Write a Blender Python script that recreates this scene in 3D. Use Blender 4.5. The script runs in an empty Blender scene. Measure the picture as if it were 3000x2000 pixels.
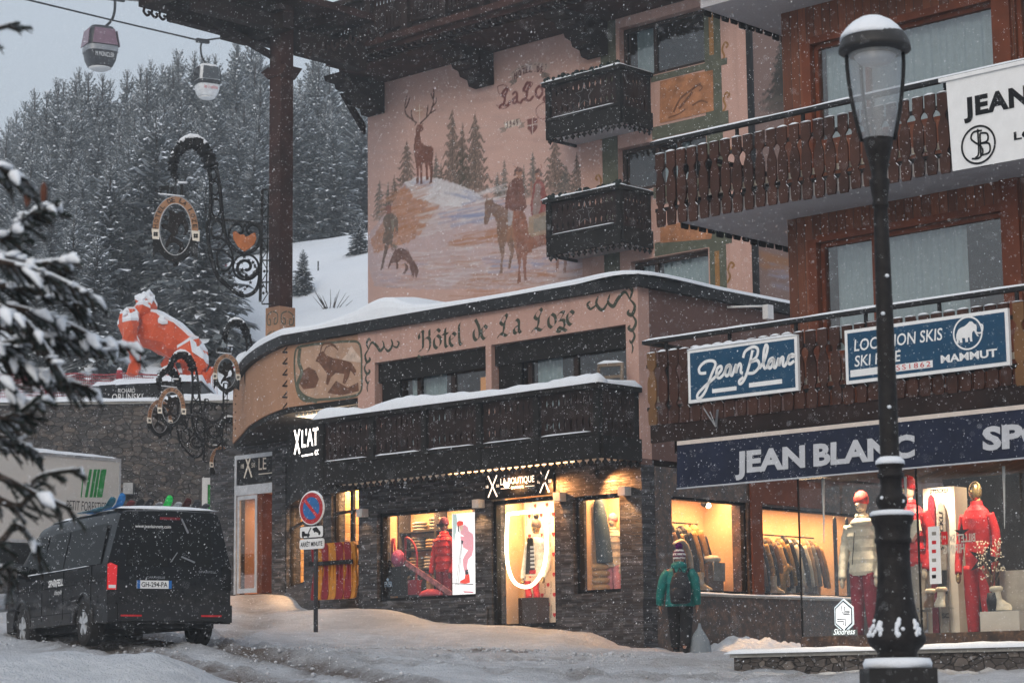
import bpy, math, random
import numpy as np
from math import sin, cos, tan, pi, radians, atan, atan2, sqrt
from mathutils import Vector, Matrix
random.seed(7)
SC = bpy.context.scene
COL = SC.collection
# ---------------------------------------------------------------- camera
FPX = 6600.0
PITCH = atan(1025 / FPX); ROLL = -0.0115
cd = bpy.data.cameras.new('camera'); cam = bpy.data.objects.new('camera', cd); COL.objects.link(cam)
cd.sensor_width = 36.0; cd.lens = 36 * FPX / 3000; cd.clip_end = 3000; cd.clip_start = 0.5
cam.matrix_world = Matrix.Rotation(pi / 2 + PITCH, 4, 'X') @ Matrix.Rotation(ROLL, 4, 'Z')
cd.dof.use_dof = True; cd.dof.focus_distance = 37; cd.dof.aperture_fstop = 5.0
SC.camera = cam
# ---------------------------------------------------------------- world, sun, exposure
SUN_EL, SUN_AZ = radians(28), radians(200)      # azimuth measured from +Y clockwise
w = bpy.data.worlds.new('World'); SC.world = w; w.use_nodes = True
wn = w.node_tree; wn.nodes.clear()
sky = wn.nodes.new('ShaderNodeTexSky'); sky.sky_type = 'NISHITA'; sky.sun_disc = False
sky.sun_elevation = SUN_EL; sky.sun_rotation = SUN_AZ; sky.air_density = 1.6; sky.dust_density = 6; sky.ozone_density = 1.5
mx = wn.nodes.new('ShaderNodeMix'); mx.data_type = 'RGBA'; mx.inputs[0].default_value = 0.78
mx.inputs[7].default_value = (4.6, 5.1, 5.8, 1)      # cloud cover over the clear sky
bg = wn.nodes.new('ShaderNodeBackground'); bg.inputs[1].default_value = 0.1
wo = wn.nodes.new('ShaderNodeOutputWorld')
wn.links.new(sky.outputs[0], mx.inputs[6]); wn.links.new(mx.outputs[2], bg.inputs[0]); wn.links.new(bg.outputs[0], wo.inputs[0])
sl = bpy.data.lights.new('sun', 'SUN'); sl.energy = 0.5; sl.angle = radians(25); sl.color = (1, .96, .9)
so = bpy.data.objects.new('sun', sl); COL.objects.link(so)
so.matrix_world = Vector((sin(SUN_AZ) * cos(SUN_EL), cos(SUN_AZ) * cos(SUN_EL), sin(SUN_EL))).to_track_quat('Z', 'Y').to_matrix().to_4x4()
SC.view_settings.view_transform = 'Standard'; SC.view_settings.look = 'None'
SC.view_settings.exposure = 0.62; SC.view_settings.gamma = 1; SC.view_settings.use_curve_mapping = False
cy = SC.cycles
SC.render.engine = 'CYCLES'
cy.max_bounces = 6; cy.diffuse_bounces = 3; cy.glossy_bounces = 3; cy.transmission_bounces = 4; cy.transparent_max_bounces = 16
cy.volume_bounces = 0; cy.caustics_reflective = False; cy.caustics_refractive = False
cy.use_denoising = True
cy.sample_clamp_indirect = 6
# ---------------------------------------------------------------- measuring: a photo pixel as a ray that is cut with a real plane
RC = np.array(cam.matrix_world.to_3x3())
A = radians(-42.85)
E1 = np.array([cos(A), sin(A), 0]); E2 = np.array([-sin(A), cos(A), 0]); F0 = np.array([2.17, 38.2, 0])
def ray(x, y): return RC @ np.array([(x - 1500) / FPX, -(y - 1000) / FPX, -1.0])
def loc(P):
    d = np.array(P, float) - F0; return np.array([d @ E1, d @ E2, d[2]])
def wor(p): return F0 + p[0] * E1 + p[1] * E2 + np.array([0, 0, p[2]])
def T(x, y, t):          # point of the street-front plane t (metres behind the hotel front)
    d = ray(x, y); return loc(d * ((t + F0 @ E2) / (d @ E2)))
def S(x, y, s):          # point of the plane s (metres right of the hotel corner)
    d = ray(x, y); return loc(d * ((s + F0 @ E1) / (d @ E1)))
def Zp(x, y, z): d = ray(x, y); return loc(d * (z / d[2]))
def G(x, y, Y): d = ray(x, y); return d * (Y / d[1])      # world point at depth Y
def projv(P):
    c = P @ RC
    return 1500 + FPX * c[:, 0] / -c[:, 2], 1000 - FPX * c[:, 1] / -c[:, 2]
def Tl(pts, t): return [T(x, y, t) for x, y in pts]
# ---------------------------------------------------------------- mesh builder
ORI = {}
def noise1(x, seed=0):
    i = math.floor(x); f = x - i; f = f * f * (3 - 2 * f)
    r = lambda k: (math.sin((k + seed * 17.3) * 127.1) * 43758.5453) % 1
    return r(i) * (1 - f) + r(i + 1) * f
def cr(pts, n=6, closed=False):
    P = [np.array(p, float) for p in pts]; out = []; N = len(P)
    R = range(N if closed else N - 1)
    for i in R:
        if closed: a, b, c, d = P[(i - 1) % N], P[i], P[(i + 1) % N], P[(i + 2) % N]
        else: a, b, c, d = P[max(i - 1, 0)], P[i], P[i + 1], P[min(i + 2, N - 1)]
        for k in range(n):
            u = k / n
            out.append(.5 * (2 * b + (c - a) * u + (2 * a - 5 * b + 4 * c - d) * u * u + (3 * b - a - 3 * c + d) * u ** 3))
    if not closed: out.append(P[-1])
    return out
class MB:
    def __init__(s): s.v = []; s.f = []; s.m = []; s.sm = []
    def add(s, vs, fs, mi=0, sm=False):
        o = len(s.v); s.v.extend([tuple(float(c) for c in q) for q in vs])
        for f in fs: s.f.append([i + o for i in f]); s.m.append(mi); s.sm.append(sm)
        return s
    def box(s, a, b, mi=0):
        x0, x1 = sorted((a[0], b[0])); y0, y1 = sorted((a[1], b[1])); z0, z1 = sorted((a[2], b[2]))
        return s.add([(x0, y0, z0), (x1, y0, z0), (x1, y1, z0), (x0, y1, z0), (x0, y0, z1), (x1, y0, z1), (x1, y1, z1), (x0, y1, z1)],
                     [(0, 3, 2, 1), (4, 5, 6, 7), (0, 1, 5, 4), (1, 2, 6, 5), (2, 3, 7, 6), (3, 0, 4, 7)], mi)
    def beam(s, p, q, w, h, mi=0, up=(0, 0, 1)):
        p = Vector(p); q = Vector(q); d = (q - p).normalized(); u = Vector(up); r = d.cross(u).normalized(); u = r.cross(d)
        vs = [e + r * a * w / 2 + u * b * h / 2 for e in (p, q) for a, b in ((-1, -1), (1, -1), (1, 1), (-1, 1))]
        return s.add(vs, [(3, 2, 1, 0), (4, 5, 6, 7), (0, 1, 5, 4), (1, 2, 6, 5), (2, 3, 7, 6), (3, 0, 4, 7)], mi)
    def prism(s, poly, fn, d0, d1, mi=0, mside=None):
        n = len(poly); a = [fn(u, v, d0) for u, v in poly]; b = [fn(u, v, d1) for u, v in poly]
        o = len(s.v); s.v.extend([tuple(map(float, q)) for q in a + b])
        s.f += [list(range(o, o + n)), list(range(o + 2 * n - 1, o + n - 1, -1))]; s.m += [mi, mi]; s.sm += [False, False]
        for i in range(n):
            j = (i + 1) % n; s.f.append([o + i, o + n + i, o + n + j, o + j]); s.m.append(mi if mside is None else mside); s.sm.append(False)
        return s
    def sheet(s, poly, fn, d=0, mi=0): return s.add([fn(u, v, d) for u, v in poly], [list(range(len(poly)))], mi)
    def tube(s, pts, r, n=6, mi=0, cap=True, sm=True):
        P = [Vector(p) for p in pts]; N = len(P); rs = r if hasattr(r, '__len__') else [r] * N; vs = []; ref = None
        for i, p in enumerate(P):
            d = (P[min(i + 1, N - 1)] - P[max(i - 1, 0)])
            d = d.normalized() if d.length > 1e-9 else Vector((0, 0, 1))
            if ref is None: ref = Vector((0, 0, 1)) if abs(d.z) < .9 else Vector((1, 0, 0))
            u = (ref - d * ref.dot(d)); u = u.normalized() if u.length > 1e-6 else d.orthogonal().normalized(); ref = u; v = d.cross(u)
            vs += [p + (u * cos(2 * pi * k / n) + v * sin(2 * pi * k / n)) * rs[i] for k in range(n)]
        fs = [(i * n + k, i * n + (k + 1) % n, (i + 1) * n + (k + 1) % n, (i + 1) * n + k) for i in range(N - 1) for k in range(n)]
        if cap: fs += [tuple(range(n - 1, -1, -1)), tuple((N - 1) * n + k for k in range(n))]
        return s.add(vs, fs, mi, sm)
    def lathe(s, prof, c=(0, 0, 0), n=20, mi=0, sm=True, sx=1, sy=1, cap=True):
        vs = [(c[0] + r * sx * cos(2 * pi * k / n), c[1] + r * sy * sin(2 * pi * k / n), c[2] + z) for r, z in prof for k in range(n)]
        fs = [(i * n + k, i * n + (k + 1) % n, (i + 1) * n + (k + 1) % n, (i + 1) * n + k) for i in range(len(prof) - 1) for k in range(n)]
        if cap: fs += [tuple(range(n - 1, -1, -1)), tuple((len(prof) - 1) * n + k for k in range(n))]
        return s.add(vs, fs, mi, sm)
    def ball(s, c, r, n=10, mi=0):
        rx, ry, rz = r if hasattr(r, '__len__') else (r, r, r); m = max(4, n // 2 + 1)
        return s.lathe([(sin(pi * max(i, .02) / m if i < m else pi * (1 - .005)), -cos(pi * i / m) * rz) for i in range(m + 1)], c, n, mi, True, rx, ry)
    def strip(s, a, b, mi=0, sm=False):
        n = len(a); return s.add(list(a) + list(b), [(i, i + 1, n + i + 1, n + i) for i in range(n - 1)], mi, sm)
    def ribbon(s, pts, wd, fn, d=0, mi=0, nib=None):      # a painted stroke: constant width, or a broad nib held at an angle
        P = [np.array(p, float) for p in pts]; N = len(P); a = []; b = []
        for i, p in enumerate(P):
            if nib is not None: q = np.array([cos(nib), sin(nib)])
            else:
                e = P[min(i + 1, N - 1)] - P[max(i - 1, 0)]; L = np.hypot(*e) or 1; q = np.array([-e[1], e[0]]) / L
            wi = (wd[i] if hasattr(wd, '__len__') else wd) / 2
            a.append(fn(*(p + q * wi), d)); b.append(fn(*(p - q * wi), d))
        return s.strip(a, b, mi)
    def snow(s, p, q, wd, h, seed=0, mi=0, seg=None, perp=None):   # a soft ridge of snow lying along a ledge
        p = np.array(p, float); q = np.array(q, float); L = np.linalg.norm(q - p); n = seg or max(4, int(L / .12))
        dv = (q - p) / L; r = np.array([-dv[1], dv[0], 0]) if perp is None else np.array(perp, float); K = 7; vs = []
        for i in range(n + 1):
            u = i / n; e = min(1, min(u, 1 - u) * L / .12 + .3)
            hh = h * e * (.45 + .75 * noise1(u * L * .8, seed) + .35 * noise1(u * L * 2.9, seed + 1) + .2 * noise1(u * L * 8, seed + 3)); ww = wd * (.9 + .2 * noise1(u * L * 2.3, seed + 5))
            for k in range(K):
                a = pi * k / (K - 1); vs.append(p + dv * u * L - r * cos(a) * ww / 2 + np.array([0, 0, sin(a) ** .7 * hh]))
        fs = [(i * K + k, (i + 1) * K + k, (i + 1) * K + k + 1, i * K + k + 1) for i in range(n) for k in range(K - 1)]
        fs += [tuple(range(K)), tuple(n * K + k for k in range(K - 1, -1, -1))]
        return s.add(vs, fs, mi, True)
    def text(s, st, o, ux, uy, h=None, wd=None, d=0, mi=0, bold=0, shear=0, sp=1.0, center=False):
        vs, fs, W, H = glyphs(st, bold, shear, sp); ux = np.array(ux, float); uy = np.array(uy, float)
        kx = ky = (h / H if h else 1)
        if wd: kx = wd / W; ky = ky if h else kx
        nr = np.cross(ux, uy); o = np.array(o, float) - (ux * W * kx / 2 if center else 0)
        return s.add([o + ux * x * kx + uy * y * ky + nr * d for x, y in vs], fs, mi)
    def build(s, name, mats, parent=None, o=None, fr='F', rz=0, **kw):
        if not isinstance(mats, (list, tuple)): mats = [mats]
        if o is None: o = ORI[parent.name] if parent is not None else (0, 0, 0)
        o = np.array(o, float); me = bpy.data.meshes.new(name)
        sub = o if (fr != 'L') else np.zeros(3)
        me.from_pydata([tuple(np.array(q) - sub) for q in s.v], [], s.f)
        for m in mats: me.materials.append(m)
        me.polygons.foreach_set('material_index', s.m); me.polygons.foreach_set('use_smooth', s.sm); me.update()
        return put(name, me, parent, o, fr, rz, **kw)
def put(name, me, parent=None, o=(0, 0, 0), fr='F', rz=0, **kw):
    ob = bpy.data.objects.new(name, me); COL.objects.link(ob)
    if parent is not None: ob.parent = parent
    elif fr == 'F': ob.location = wor(o); ob.rotation_euler = (0, 0, A)
    else: ob.location = o; ob.rotation_euler = (0, 0, rz)
    ORI[ob.name] = np.array(o, float); tag(ob, **kw); return ob
def tag(ob, label=None, cat=None, group=None, kind=None):
    if label: ob['label'] = label
    if cat: ob['category'] = cat
    if group: ob['group'] = group
    if kind: ob['kind'] = kind
    return ob
def thing(name, label, cat, o=(0, 0, 0), fr='F', rz=0, group=None): return put(name, None, None, o, fr, rz, label=label, cat=cat, group=group)
def copy_tree(o, parent=None):
    c = o.copy(); COL.objects.link(c); c.parent = parent; ORI[c.name] = ORI.get(o.name, np.zeros(3))
    for ch in list(o.children): copy_tree(ch, c)
    return c
_gl = {}
def glyphs(st, bold, shear, sp):
    k = (st, bold, shear, sp)
    if k not in _gl:
        cu = bpy.data.curves.new('t', 'FONT'); cu.body = st; cu.offset = bold; cu.shear = shear; cu.space_character = sp; cu.resolution_u = 3
        ob = bpy.data.objects.new('t', cu); COL.objects.link(ob); bpy.context.view_layer.update()
        me = ob.evaluated_get(bpy.context.evaluated_depsgraph_get()).to_mesh()
        vs = np.array([(v.co.x, v.co.y) for v in me.vertices]); fs = [tuple(p.vertices) for p in me.polygons]
        ob.evaluated_get(bpy.context.evaluated_depsgraph_get()).to_mesh_clear()
        bpy.data.objects.remove(ob); bpy.data.curves.remove(cu)
        vs[:, 0] -= vs[:, 0].min(); W = vs[:, 0].max(); b = 0.0
        _gl[k] = (vs, fs, W, max(vs[:, 1].max(), .1))
    return _gl[k]
# wall-plane helpers: (u, v, d) -> local point; d grows out of the wall towards the street
def FT(t): return lambda u, v, d=0: (u, t - d, v)
def FS(s0): return lambda u, v, d=0: (s0 + d, u, v)
def skinmesh(vs, es, rs, sub=2):
    me = bpy.data.meshes.new('sk'); me.from_pydata(vs, es, []); ob = bpy.data.objects.new('sk', me); COL.objects.link(ob)
    m = ob.modifiers.new('k', 'SKIN'); m.use_smooth_shade = True
    for i, d in enumerate(me.skin_vertices[0].data):
        r = rs[i]; d.radius = r if hasattr(r, '__len__') else (r, r)
    me.skin_vertices[0].data[0].use_root = True
    m2 = ob.modifiers.new('s', 'SUBSURF'); m2.levels = sub; m2.render_levels = sub
    bpy.context.view_layer.update(); dg = bpy.context.evaluated_depsgraph_get(); e = ob.evaluated_get(dg); q = e.to_mesh()
    V = [tuple(v.co) for v in q.vertices]; Fc = [tuple(p.vertices) for p in q.polygons]; e.to_mesh_clear(); bpy.data.objects.remove(ob); bpy.data.meshes.remove(me)
    return V, Fc
# ---------------------------------------------------------------- materials (all procedural)
class NT:
    def __init__(s, name):
        s.m = bpy.data.materials.new(name); s.m.use_nodes = True; s.t = s.m.node_tree; s.t.nodes.clear()
        s.out = s.n('OutputMaterial'); s._o = None
    def n(s, ty, **k):
        q = s.t.nodes.new('ShaderNode' + ty)
        for a, b in k.items(): setattr(q, a, b)
        return q
    def l(s, a, b): s.t.links.new(a, b)
    def co(s):
        if s._o is None: s._o = s.n('TexCoord').outputs['Object']
        return s._o
    def val(s, sock, v):
        if hasattr(v, 'is_linked') or hasattr(v, 'node'): s.l(v, sock)
        else: sock.default_value = v if not isinstance(v, tuple) or len(v) != 3 or sock.type != 'RGBA' else (*v, 1)
    def mp(s, sc=(1, 1, 1), vec=None):
        q = s.n('Mapping'); s.l(vec or s.co(), q.inputs[0]); q.inputs['Scale'].default_value = sc; return q.outputs[0]
    def noise(s, sc, det=4, rough=.6, vec=None, dist=0):
        q = s.n('TexNoise'); s.l(vec or s.co(), q.inputs['Vector']); q.inputs['Scale'].default_value = sc; q.inputs['Detail'].default_value = det
        q.inputs['Roughness'].default_value = rough; q.inputs['Distortion'].default_value = dist; return q.outputs[0]
    def math(s, op, a, b=0.0, c=0.0):
        q = s.n('Math', operation=op); s.val(q.inputs[0], a); s.val(q.inputs[1], b); s.val(q.inputs[2], c); return q.outputs[0]
    def mr(s, a, f0, f1, t0=0.0, t1=1.0):
        q = s.n('MapRange'); s.l(a, q.inputs[0])
        for i, v in enumerate((f0, f1, t0, t1)): q.inputs[i + 1].default_value = v
        return q.outputs[0]
    def mix(s, f, a, b, bl='MIX'):
        q = s.n('Mix', data_type='RGBA', blend_type=bl); s.val(q.inputs[0], f); s.val(q.inputs[6], a); s.val(q.inputs[7], b); return q.outputs[2]
    def ramp(s, f, st):
        q = s.n('ValToRGB'); s.l(f, q.inputs[0]); e = q.color_ramp.elements
        while len(e) < len(st): e.new(.5)
        for k, (p, c) in zip(e, st): k.position = p; k.color = (*c, 1)
        return q.outputs[0]
    def bump(s, h, st=.3, dist=.02):
        q = s.n('Bump'); s.l(h, q.inputs['Height']); q.inputs['Strength'].default_value = st; q.inputs['Distance'].default_value = dist; return q.outputs[0]
    def xyz(s, vec=None):
        q = s.n('SeparateXYZ'); s.l(vec or s.co(), q.inputs[0]); return q.outputs
    def cmb(s, x, y, z):
        q = s.n('CombineXYZ'); [s.val(q.inputs[i], v) for i, v in enumerate((x, y, z))]; return q.outputs[0]
    def pr(s, col, rough=.6, metal=0, nrm=None, spec=.5, emit=None, es=0, **k):
        q = s.n('BsdfPrincipled'); s.val(q.inputs['Base Color'], col); s.val(q.inputs['Roughness'], rough); q.inputs['Metallic'].default_value = metal
        q.inputs['Specular IOR Level'].default_value = spec
        if nrm is not None: s.l(nrm, q.inputs['Normal'])
        if emit is not None: s.val(q.inputs['Emission Color'], emit); q.inputs['Emission Strength'].default_value = es
        for a, b in k.items(): q.inputs[a.replace('_', ' ')].default_value = b
        s.l(q.outputs[0], s.out.inputs[0]); return s.m
def pm(name, col, rough=.6, metal=0, var=.18, sc=6, bump=.15, bsc=40, spec=.25, **k):
    m = NT(name); c = np.array(col); n = m.noise(sc, 5); cc = m.ramp(n, [(.3, tuple(c * (1 - var))), (.7, tuple(np.minimum(c * (1 + var), .95)))])
    return m.pr(cc, m.mr(m.noise(sc * 2.3), .3, .7, max(rough - .08, 0), min(rough + .08, 1)), metal, m.bump(m.noise(bsc), bump, .01), spec, **k)
def planks(name, col, wd=.13, axis='h', var=.35, rough=.55, along=2):      # boards side by side, each a little different
    m = NT(name); x, y, z = m.xyz(); c = np.array(col)
    u = m.math('ADD', x, y) if axis == 'h' else z
    q = m.math('DIVIDE', u, wd); fl = m.math('FLOOR', q); fr = m.math('FRACT', q)
    wnz = m.n('TexWhiteNoise', noise_dimensions='1D'); m.l(fl, wnz.inputs['W'])
    grain = m.noise(5, 6, .7, m.mp((9, 9, .7) if axis == 'h' else (.7, .7, 9)))
    base = m.mix(wnz.outputs['Value'], tuple(c * (1 - var)), tuple(np.minimum(c * (1 + var), .9)))
    base = m.mix(m.mr(grain, .35, .7, 0, .6), base, tuple(c * .45))
    edge = m.math('MINIMUM', fr, m.math('SUBTRACT', 1.0, fr)); g = m.mr(edge, 0, .06)
    base = m.mix(g, tuple(c * .12), base)
    return m.pr(base, m.mr(grain, .3, .7, rough - .12, rough + .12), 0, m.bump(m.math('ADD', g, m.math('MULTIPLY', grain, .25)), .5, .012), .35)
def wood(name, col, var=.4, rough=.6):
    m = NT(name); c = np.array(col); g = m.noise(4, 6, .7, m.mp((10, 10, 1))); n = m.noise(1.7, 4)
    return m.pr(m.mix(m.mr(n, .3, .7), tuple(c * (1 - var)), tuple(c * (1 + var))), rough, 0, m.bump(g, .35, .01), .18)
def ledger(name, base, wd=.27, hg=.048, var=.6, warm=(.05, .04, .03)):       # thin split-stone cladding in courses
    m = NT(name); x, y, z = m.xyz(); wv = m.noise(1.7, 3); v = m.cmb(m.math('ADD', m.math('ADD', x, y), m.math('MULTIPLY', wv, .25)), m.math('ADD', z, m.math('MULTIPLY', m.noise(3.1, 3), .045)), 0.0); b = np.array(base)
    br = m.n('TexBrick'); m.l(v, br.inputs['Vector']); br.inputs['Scale'].default_value = 1; br.inputs['Brick Width'].default_value = wd; br.inputs['Row Height'].default_value = hg
    br.inputs['Mortar Size'].default_value = .004; br.inputs['Mortar Smooth'].default_value = .5; br.offset = .37
    for i, q in (('Color1', b * (1 - var)), ('Color2', b * (1 + var)), ('Mortar', b * .12)): br.inputs[i].default_value = (*q, 1)
    n = m.noise(9, 6, .7); c = m.mix(m.mr(n, .35, .75, 0, .55), br.outputs['Color'], warm, 'MIX')
    rowr = m.n('TexWhiteNoise', noise_dimensions='2D'); m.l(m.cmb(m.math('FLOOR', m.math('DIVIDE', m.math('ADD', x, y), .23)), m.math('FLOOR', m.math('DIVIDE', z, hg)), 0.0), rowr.inputs[0])
    h = m.math('ADD', m.math('MULTIPLY', br.outputs['Fac'], -1.0), m.math('ADD', m.math('MULTIPLY', rowr.outputs['Value'], .9), m.math('MULTIPLY', n, .7)))
    k = m.n('Mix', data_type='RGBA', blend_type='MULTIPLY'); k.inputs[0].default_value = 1; m.l(c, k.inputs[6]); m.l(m.ramp(rowr.outputs['Value'], [(0, (.45, .45, .47)), (.6, (1, 1, 1)), (1, (1.9, 1.8, 1.7))]), k.inputs[7]); return m.pr(k.outputs[2], .65, 0, m.bump(h, 1.0, .035), .3)
def rubble(name, sc=3.2, cols=((.05, .045, .045), (.10, .09, .085), (.16, .13, .11))):
    m = NT(name); x, y, z = m.xyz(); v = m.cmb(m.math('ADD', x, y), 0.0, m.math('MULTIPLY', z, 1.9))
    dv = m.n('VectorMath', operation='ADD'); m.l(v, dv.inputs[0]); nn = m.n('TexNoise'); m.l(v, nn.inputs['Vector']); nn.inputs['Scale'].default_value = 2
    sv = m.n('VectorMath', operation='SCALE'); m.l(nn.outputs['Color'], sv.inputs[0]); sv.inputs['Scale'].default_value = .12; m.l(sv.outputs[0], dv.inputs[1])
    vo = m.n('TexVoronoi'); m.l(dv.outputs[0], vo.inputs['Vector']); vo.inputs['Scale'].default_value = sc
    ve = m.n('TexVoronoi', feature='DISTANCE_TO_EDGE'); m.l(dv.outputs[0], ve.inputs['Vector']); ve.inputs['Scale'].default_value = sc
    sx = m.xyz(vo.outputs['Color']); c = m.ramp(sx[0], [(0, cols[0]), (.55, cols[1]), (1, cols[2])]); n = m.noise(14, 5, .7)
    c = m.mix(m.mr(n, .4, .7, 0, .5), c, (.04, .038, .04)); e = m.mr(ve.outputs['Distance'], 0, .06); c = m.mix(m.mr(e, 0, 1, .45, 1), (.022, .02, .02), c)
    return m.pr(c, .8, 0, m.bump(m.math('ADD', e, m.math('MULTIPLY', n, .5)), .9, .05), .3)
def glassm(name, tint=(.9, .95, .95), refl=.12, rough=.02, rmax=.8):
    m = NT(name); t = m.n('BsdfTransparent'); t.inputs[0].default_value = (*tint, 1); g = m.n('BsdfGlossy'); g.inputs['Roughness'].default_value = rough
    lw = m.n('LayerWeight'); lw.inputs[0].default_value = .25; mxs = m.n('MixShader'); m.l(m.mr(lw.outputs['Fresnel'], 0, 1, refl, rmax), mxs.inputs[0])
    m.l(t.outputs[0], mxs.inputs[1]); m.l(g.outputs[0], mxs.inputs[2]); m.l(mxs.outputs[0], m.out.inputs[0]); return m.m
def glow(name, col, st):
    m = NT(name); return m.pr(tuple(np.array(col) * .8), .5, emit=tuple(col), es=st)
def snowm(name, col=(.80, .83, .88), sc=9, bs=.35):
    m = NT(name); n = m.noise(sc, 6, .65); n2 = m.noise(sc * 6, 3)
    return m.pr(m.mix(m.mr(n, .3, .7), tuple(np.array(col) * .93), col), .75, 0, m.bump(m.math('ADD', n, m.math('MULTIPLY', n2, .25)), bs, .05), .25)
M = {}
M['snow'] = snowm('snow')
def stucco(name, c):      # plaster with rain streaks and patchy damp
    m = NT(name); st = m.noise(1.0, 5, .65, m.mp((5, 5, .35))); pa = m.noise(.9, 4); c = np.array(c); q = m.mix(m.mr(pa, .3, .7), tuple(c * .9), tuple(c * 1.08)); q = m.mix(m.mr(st, .52, .75, 0, .4), q, tuple(c * .55))
    return m.pr(q, .85, 0, m.bump(m.noise(60, 3), .4, .01), .25)
M['stucco'] = stucco('pink_stucco', (.51, .315, .26))
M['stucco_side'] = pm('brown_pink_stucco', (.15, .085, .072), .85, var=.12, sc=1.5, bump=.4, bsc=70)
M['ochre'] = stucco('ochre_stucco', (.40, .22, .135))
M['oldwood'] = wood('dark_old_wood', (.022, .012, .010), .5, .75)
M['oldwood2'] = wood('dark_red_wood', (.042, .017, .013), .5, .7)
M['blackwood'] = wood('blackened_wood', (.012, .010, .009), .4, .75)
M['darktrim'] = pm('dark_metal_trim', (.013, .013, .014), .6, spec=.2)
M['iron'] = pm('wrought_iron', (.007, .0065, .0065), .6, spec=.12)
M['slate'] = ledger('split_slate_cladding', (.060, .063, .074))
M['slate_warm'] = ledger('split_stone_cladding', (.085, .07, .062), .4, .05)
M['granite'] = None
M['redwood'] = planks('red_brown_boards', (.19, .056, .020), .135)
M['frame_red'] = wood('red_brown_frame', (.155, .043, .019), .3)
M['frame_dark'] = wood('dark_window_frame', (.035, .02, .015), .3, .5)
M['board'] = wood('baluster_board', (.048, .019, .012), .55)
M['board_worn'] = wood('worn_yellow_board', (.17, .085, .035), .3)
M['plaster'] = pm('white_soffit', (.46, .44, .45), .9, var=.08, sc=1.5)
M['concrete'] = pm('concrete', (.30, .29, .27), .85)
M['green_paint'] = pm('olive_paint', (.10, .105, .075), .85, var=.25, sc=5)
M['gold_paint'] = pm('gold_brown_paint', (.30, .15, .05), .8, var=.3, sc=8)
M['letter_green'] = pm('dark_green_lettering', (.055, .062, .045), .85, var=.2)
M['white'] = pm('white_paint', (.78, .78, .78), .5, var=.05)
M['offwhite'] = pm('warm_white_paint', (.70, .64, .55), .7, var=.06)
M['blue'] = pm('sign_blue', (.008, .055, .115), .45, var=.12)
M['navy'] = pm('navy_fabric', (.010, .014, .034), .8, var=.25, sc=3, bump=.2, bsc=120)
M['letter_grey'] = pm('pale_grey_letter', (.48, .49, .52), .6, var=.08)
M['cream'] = pm('cream_stripe', (.60, .52, .46), .7, var=.08)
M['black'] = pm('black_plastic', (.008, .008, .009), .5, spec=.12)
M['red'] = pm('red_paint', (.55, .02, .025), .5)
M['glass'] = glassm('window_glass')
M['shopglass'] = glassm('shop_glass', (.97, .98, .97), .05)
M['darkglass'] = glassm('dark_tinted_glass', (.10, .13, .13), .10)
M['curtain'] = pm('sheer_curtain', (.44, .52, .55), .9, var=.08, sc=12)
M['steel'] = pm('galvanised_steel', (.30, .31, .33), .5, .6)
M['alu'] = pm('pale_aluminium', (.55, .57, .60), .45, .4)
M['warmwall'] = pm('warm_interior_wall', (.64, .43, .26), .8, var=.06)
M['darkroom'] = pm('dark_interior', (.05, .045, .045), .8)
M['room'] = pm('room_interior', (.16, .10, .07), .8)
M['floorwood'] = planks('interior_floor_boards', (.30, .19, .10), .14, var=.2)
def granite():
    m = NT('brown_granite'); n = m.noise(5, 8, .75); n2 = m.noise(26, 5, .7)
    c = m.ramp(n, [(.36, (.018, .011, .009)), (.5, (.075, .040, .024)), (.64, (.20, .105, .058))]); c = m.mix(m.mr(n2, .45, .6, 0, .6), c, (.02, .015, .013))
    return m.pr(c, .35, 0, m.bump(n2, .1, .01), .5)
M['granite'] = granite()
# ---------------------------------------------------------------- ground: one snowy street sheet, uphill to the hotel
GC = [(0, 1865, 36), (60, 1866, 35.9), (265, 1897, 33), (580, 1892, 33.4), (925, 1850, 40), (700, 1748, 50.5), (785, 1742, 49.5), (1053, 1783, 42.8),
      (1429, 1833, 40.2), (1670, 1843, 39), (1877, 1899, 38.2), (2000, 1919, 39), (2300, 1912, 41.5), (2342, 1965, 29.4), (2600, 1968, 27.5), (3000, 1972, 26),
      (1500, 2004, 27), (700, 2006, 27.5), (2200, 2004, 27), (1300, 1906, 36), (1000, 1902, 35.8), (1700, 1934, 34), (1950, 1936, 33), (840, 1790, 45.5), (300, 1790, 53), (0, 1800, 52), (120, 2010, 26), (500, 1960, 29.5)]
GP = np.array([G(*c) for c in GC] + [(x, y, z) for x in (-30, -12, 0, 12, 30) for y, z in ((0, -1.5), (10, -1.0), (18, -.55))] + [(-30, 45, 1.6), (-45, 60, 2.6), (-10, 60, 2.7), (20, 55, 1.2), (14, 30, .0), (-18, 30, .5)])
PL = np.linalg.lstsq(np.c_[np.ones(len(GP)), GP[:, :2]], GP[:, 2], rcond=None)[0]
RES = GP[:, 2] - np.c_[np.ones(len(GP)), GP[:, :2]] @ PL
def gz(X, Y):
    X = np.atleast_1d(np.asarray(X, float)); Y = np.atleast_1d(np.asarray(Y, float)); out = np.empty(X.size); xf, yf = X.ravel(), Y.ravel()
    for a in range(0, X.size, 4000):
        d2 = (xf[a:a + 4000, None] - GP[None, :, 0]) ** 2 + (yf[a:a + 4000, None] - GP[None, :, 1]) ** 2 + .15
        wt = d2 ** -1.7; out[a:a + 4000] = (wt * RES).sum(1) / wt.sum(1)
    return (out + PL[0] + PL[1] * xf + PL[2] * yf).reshape(X.shape)
def gz1(X, Y): return float(gz(X, Y)[0])
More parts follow.
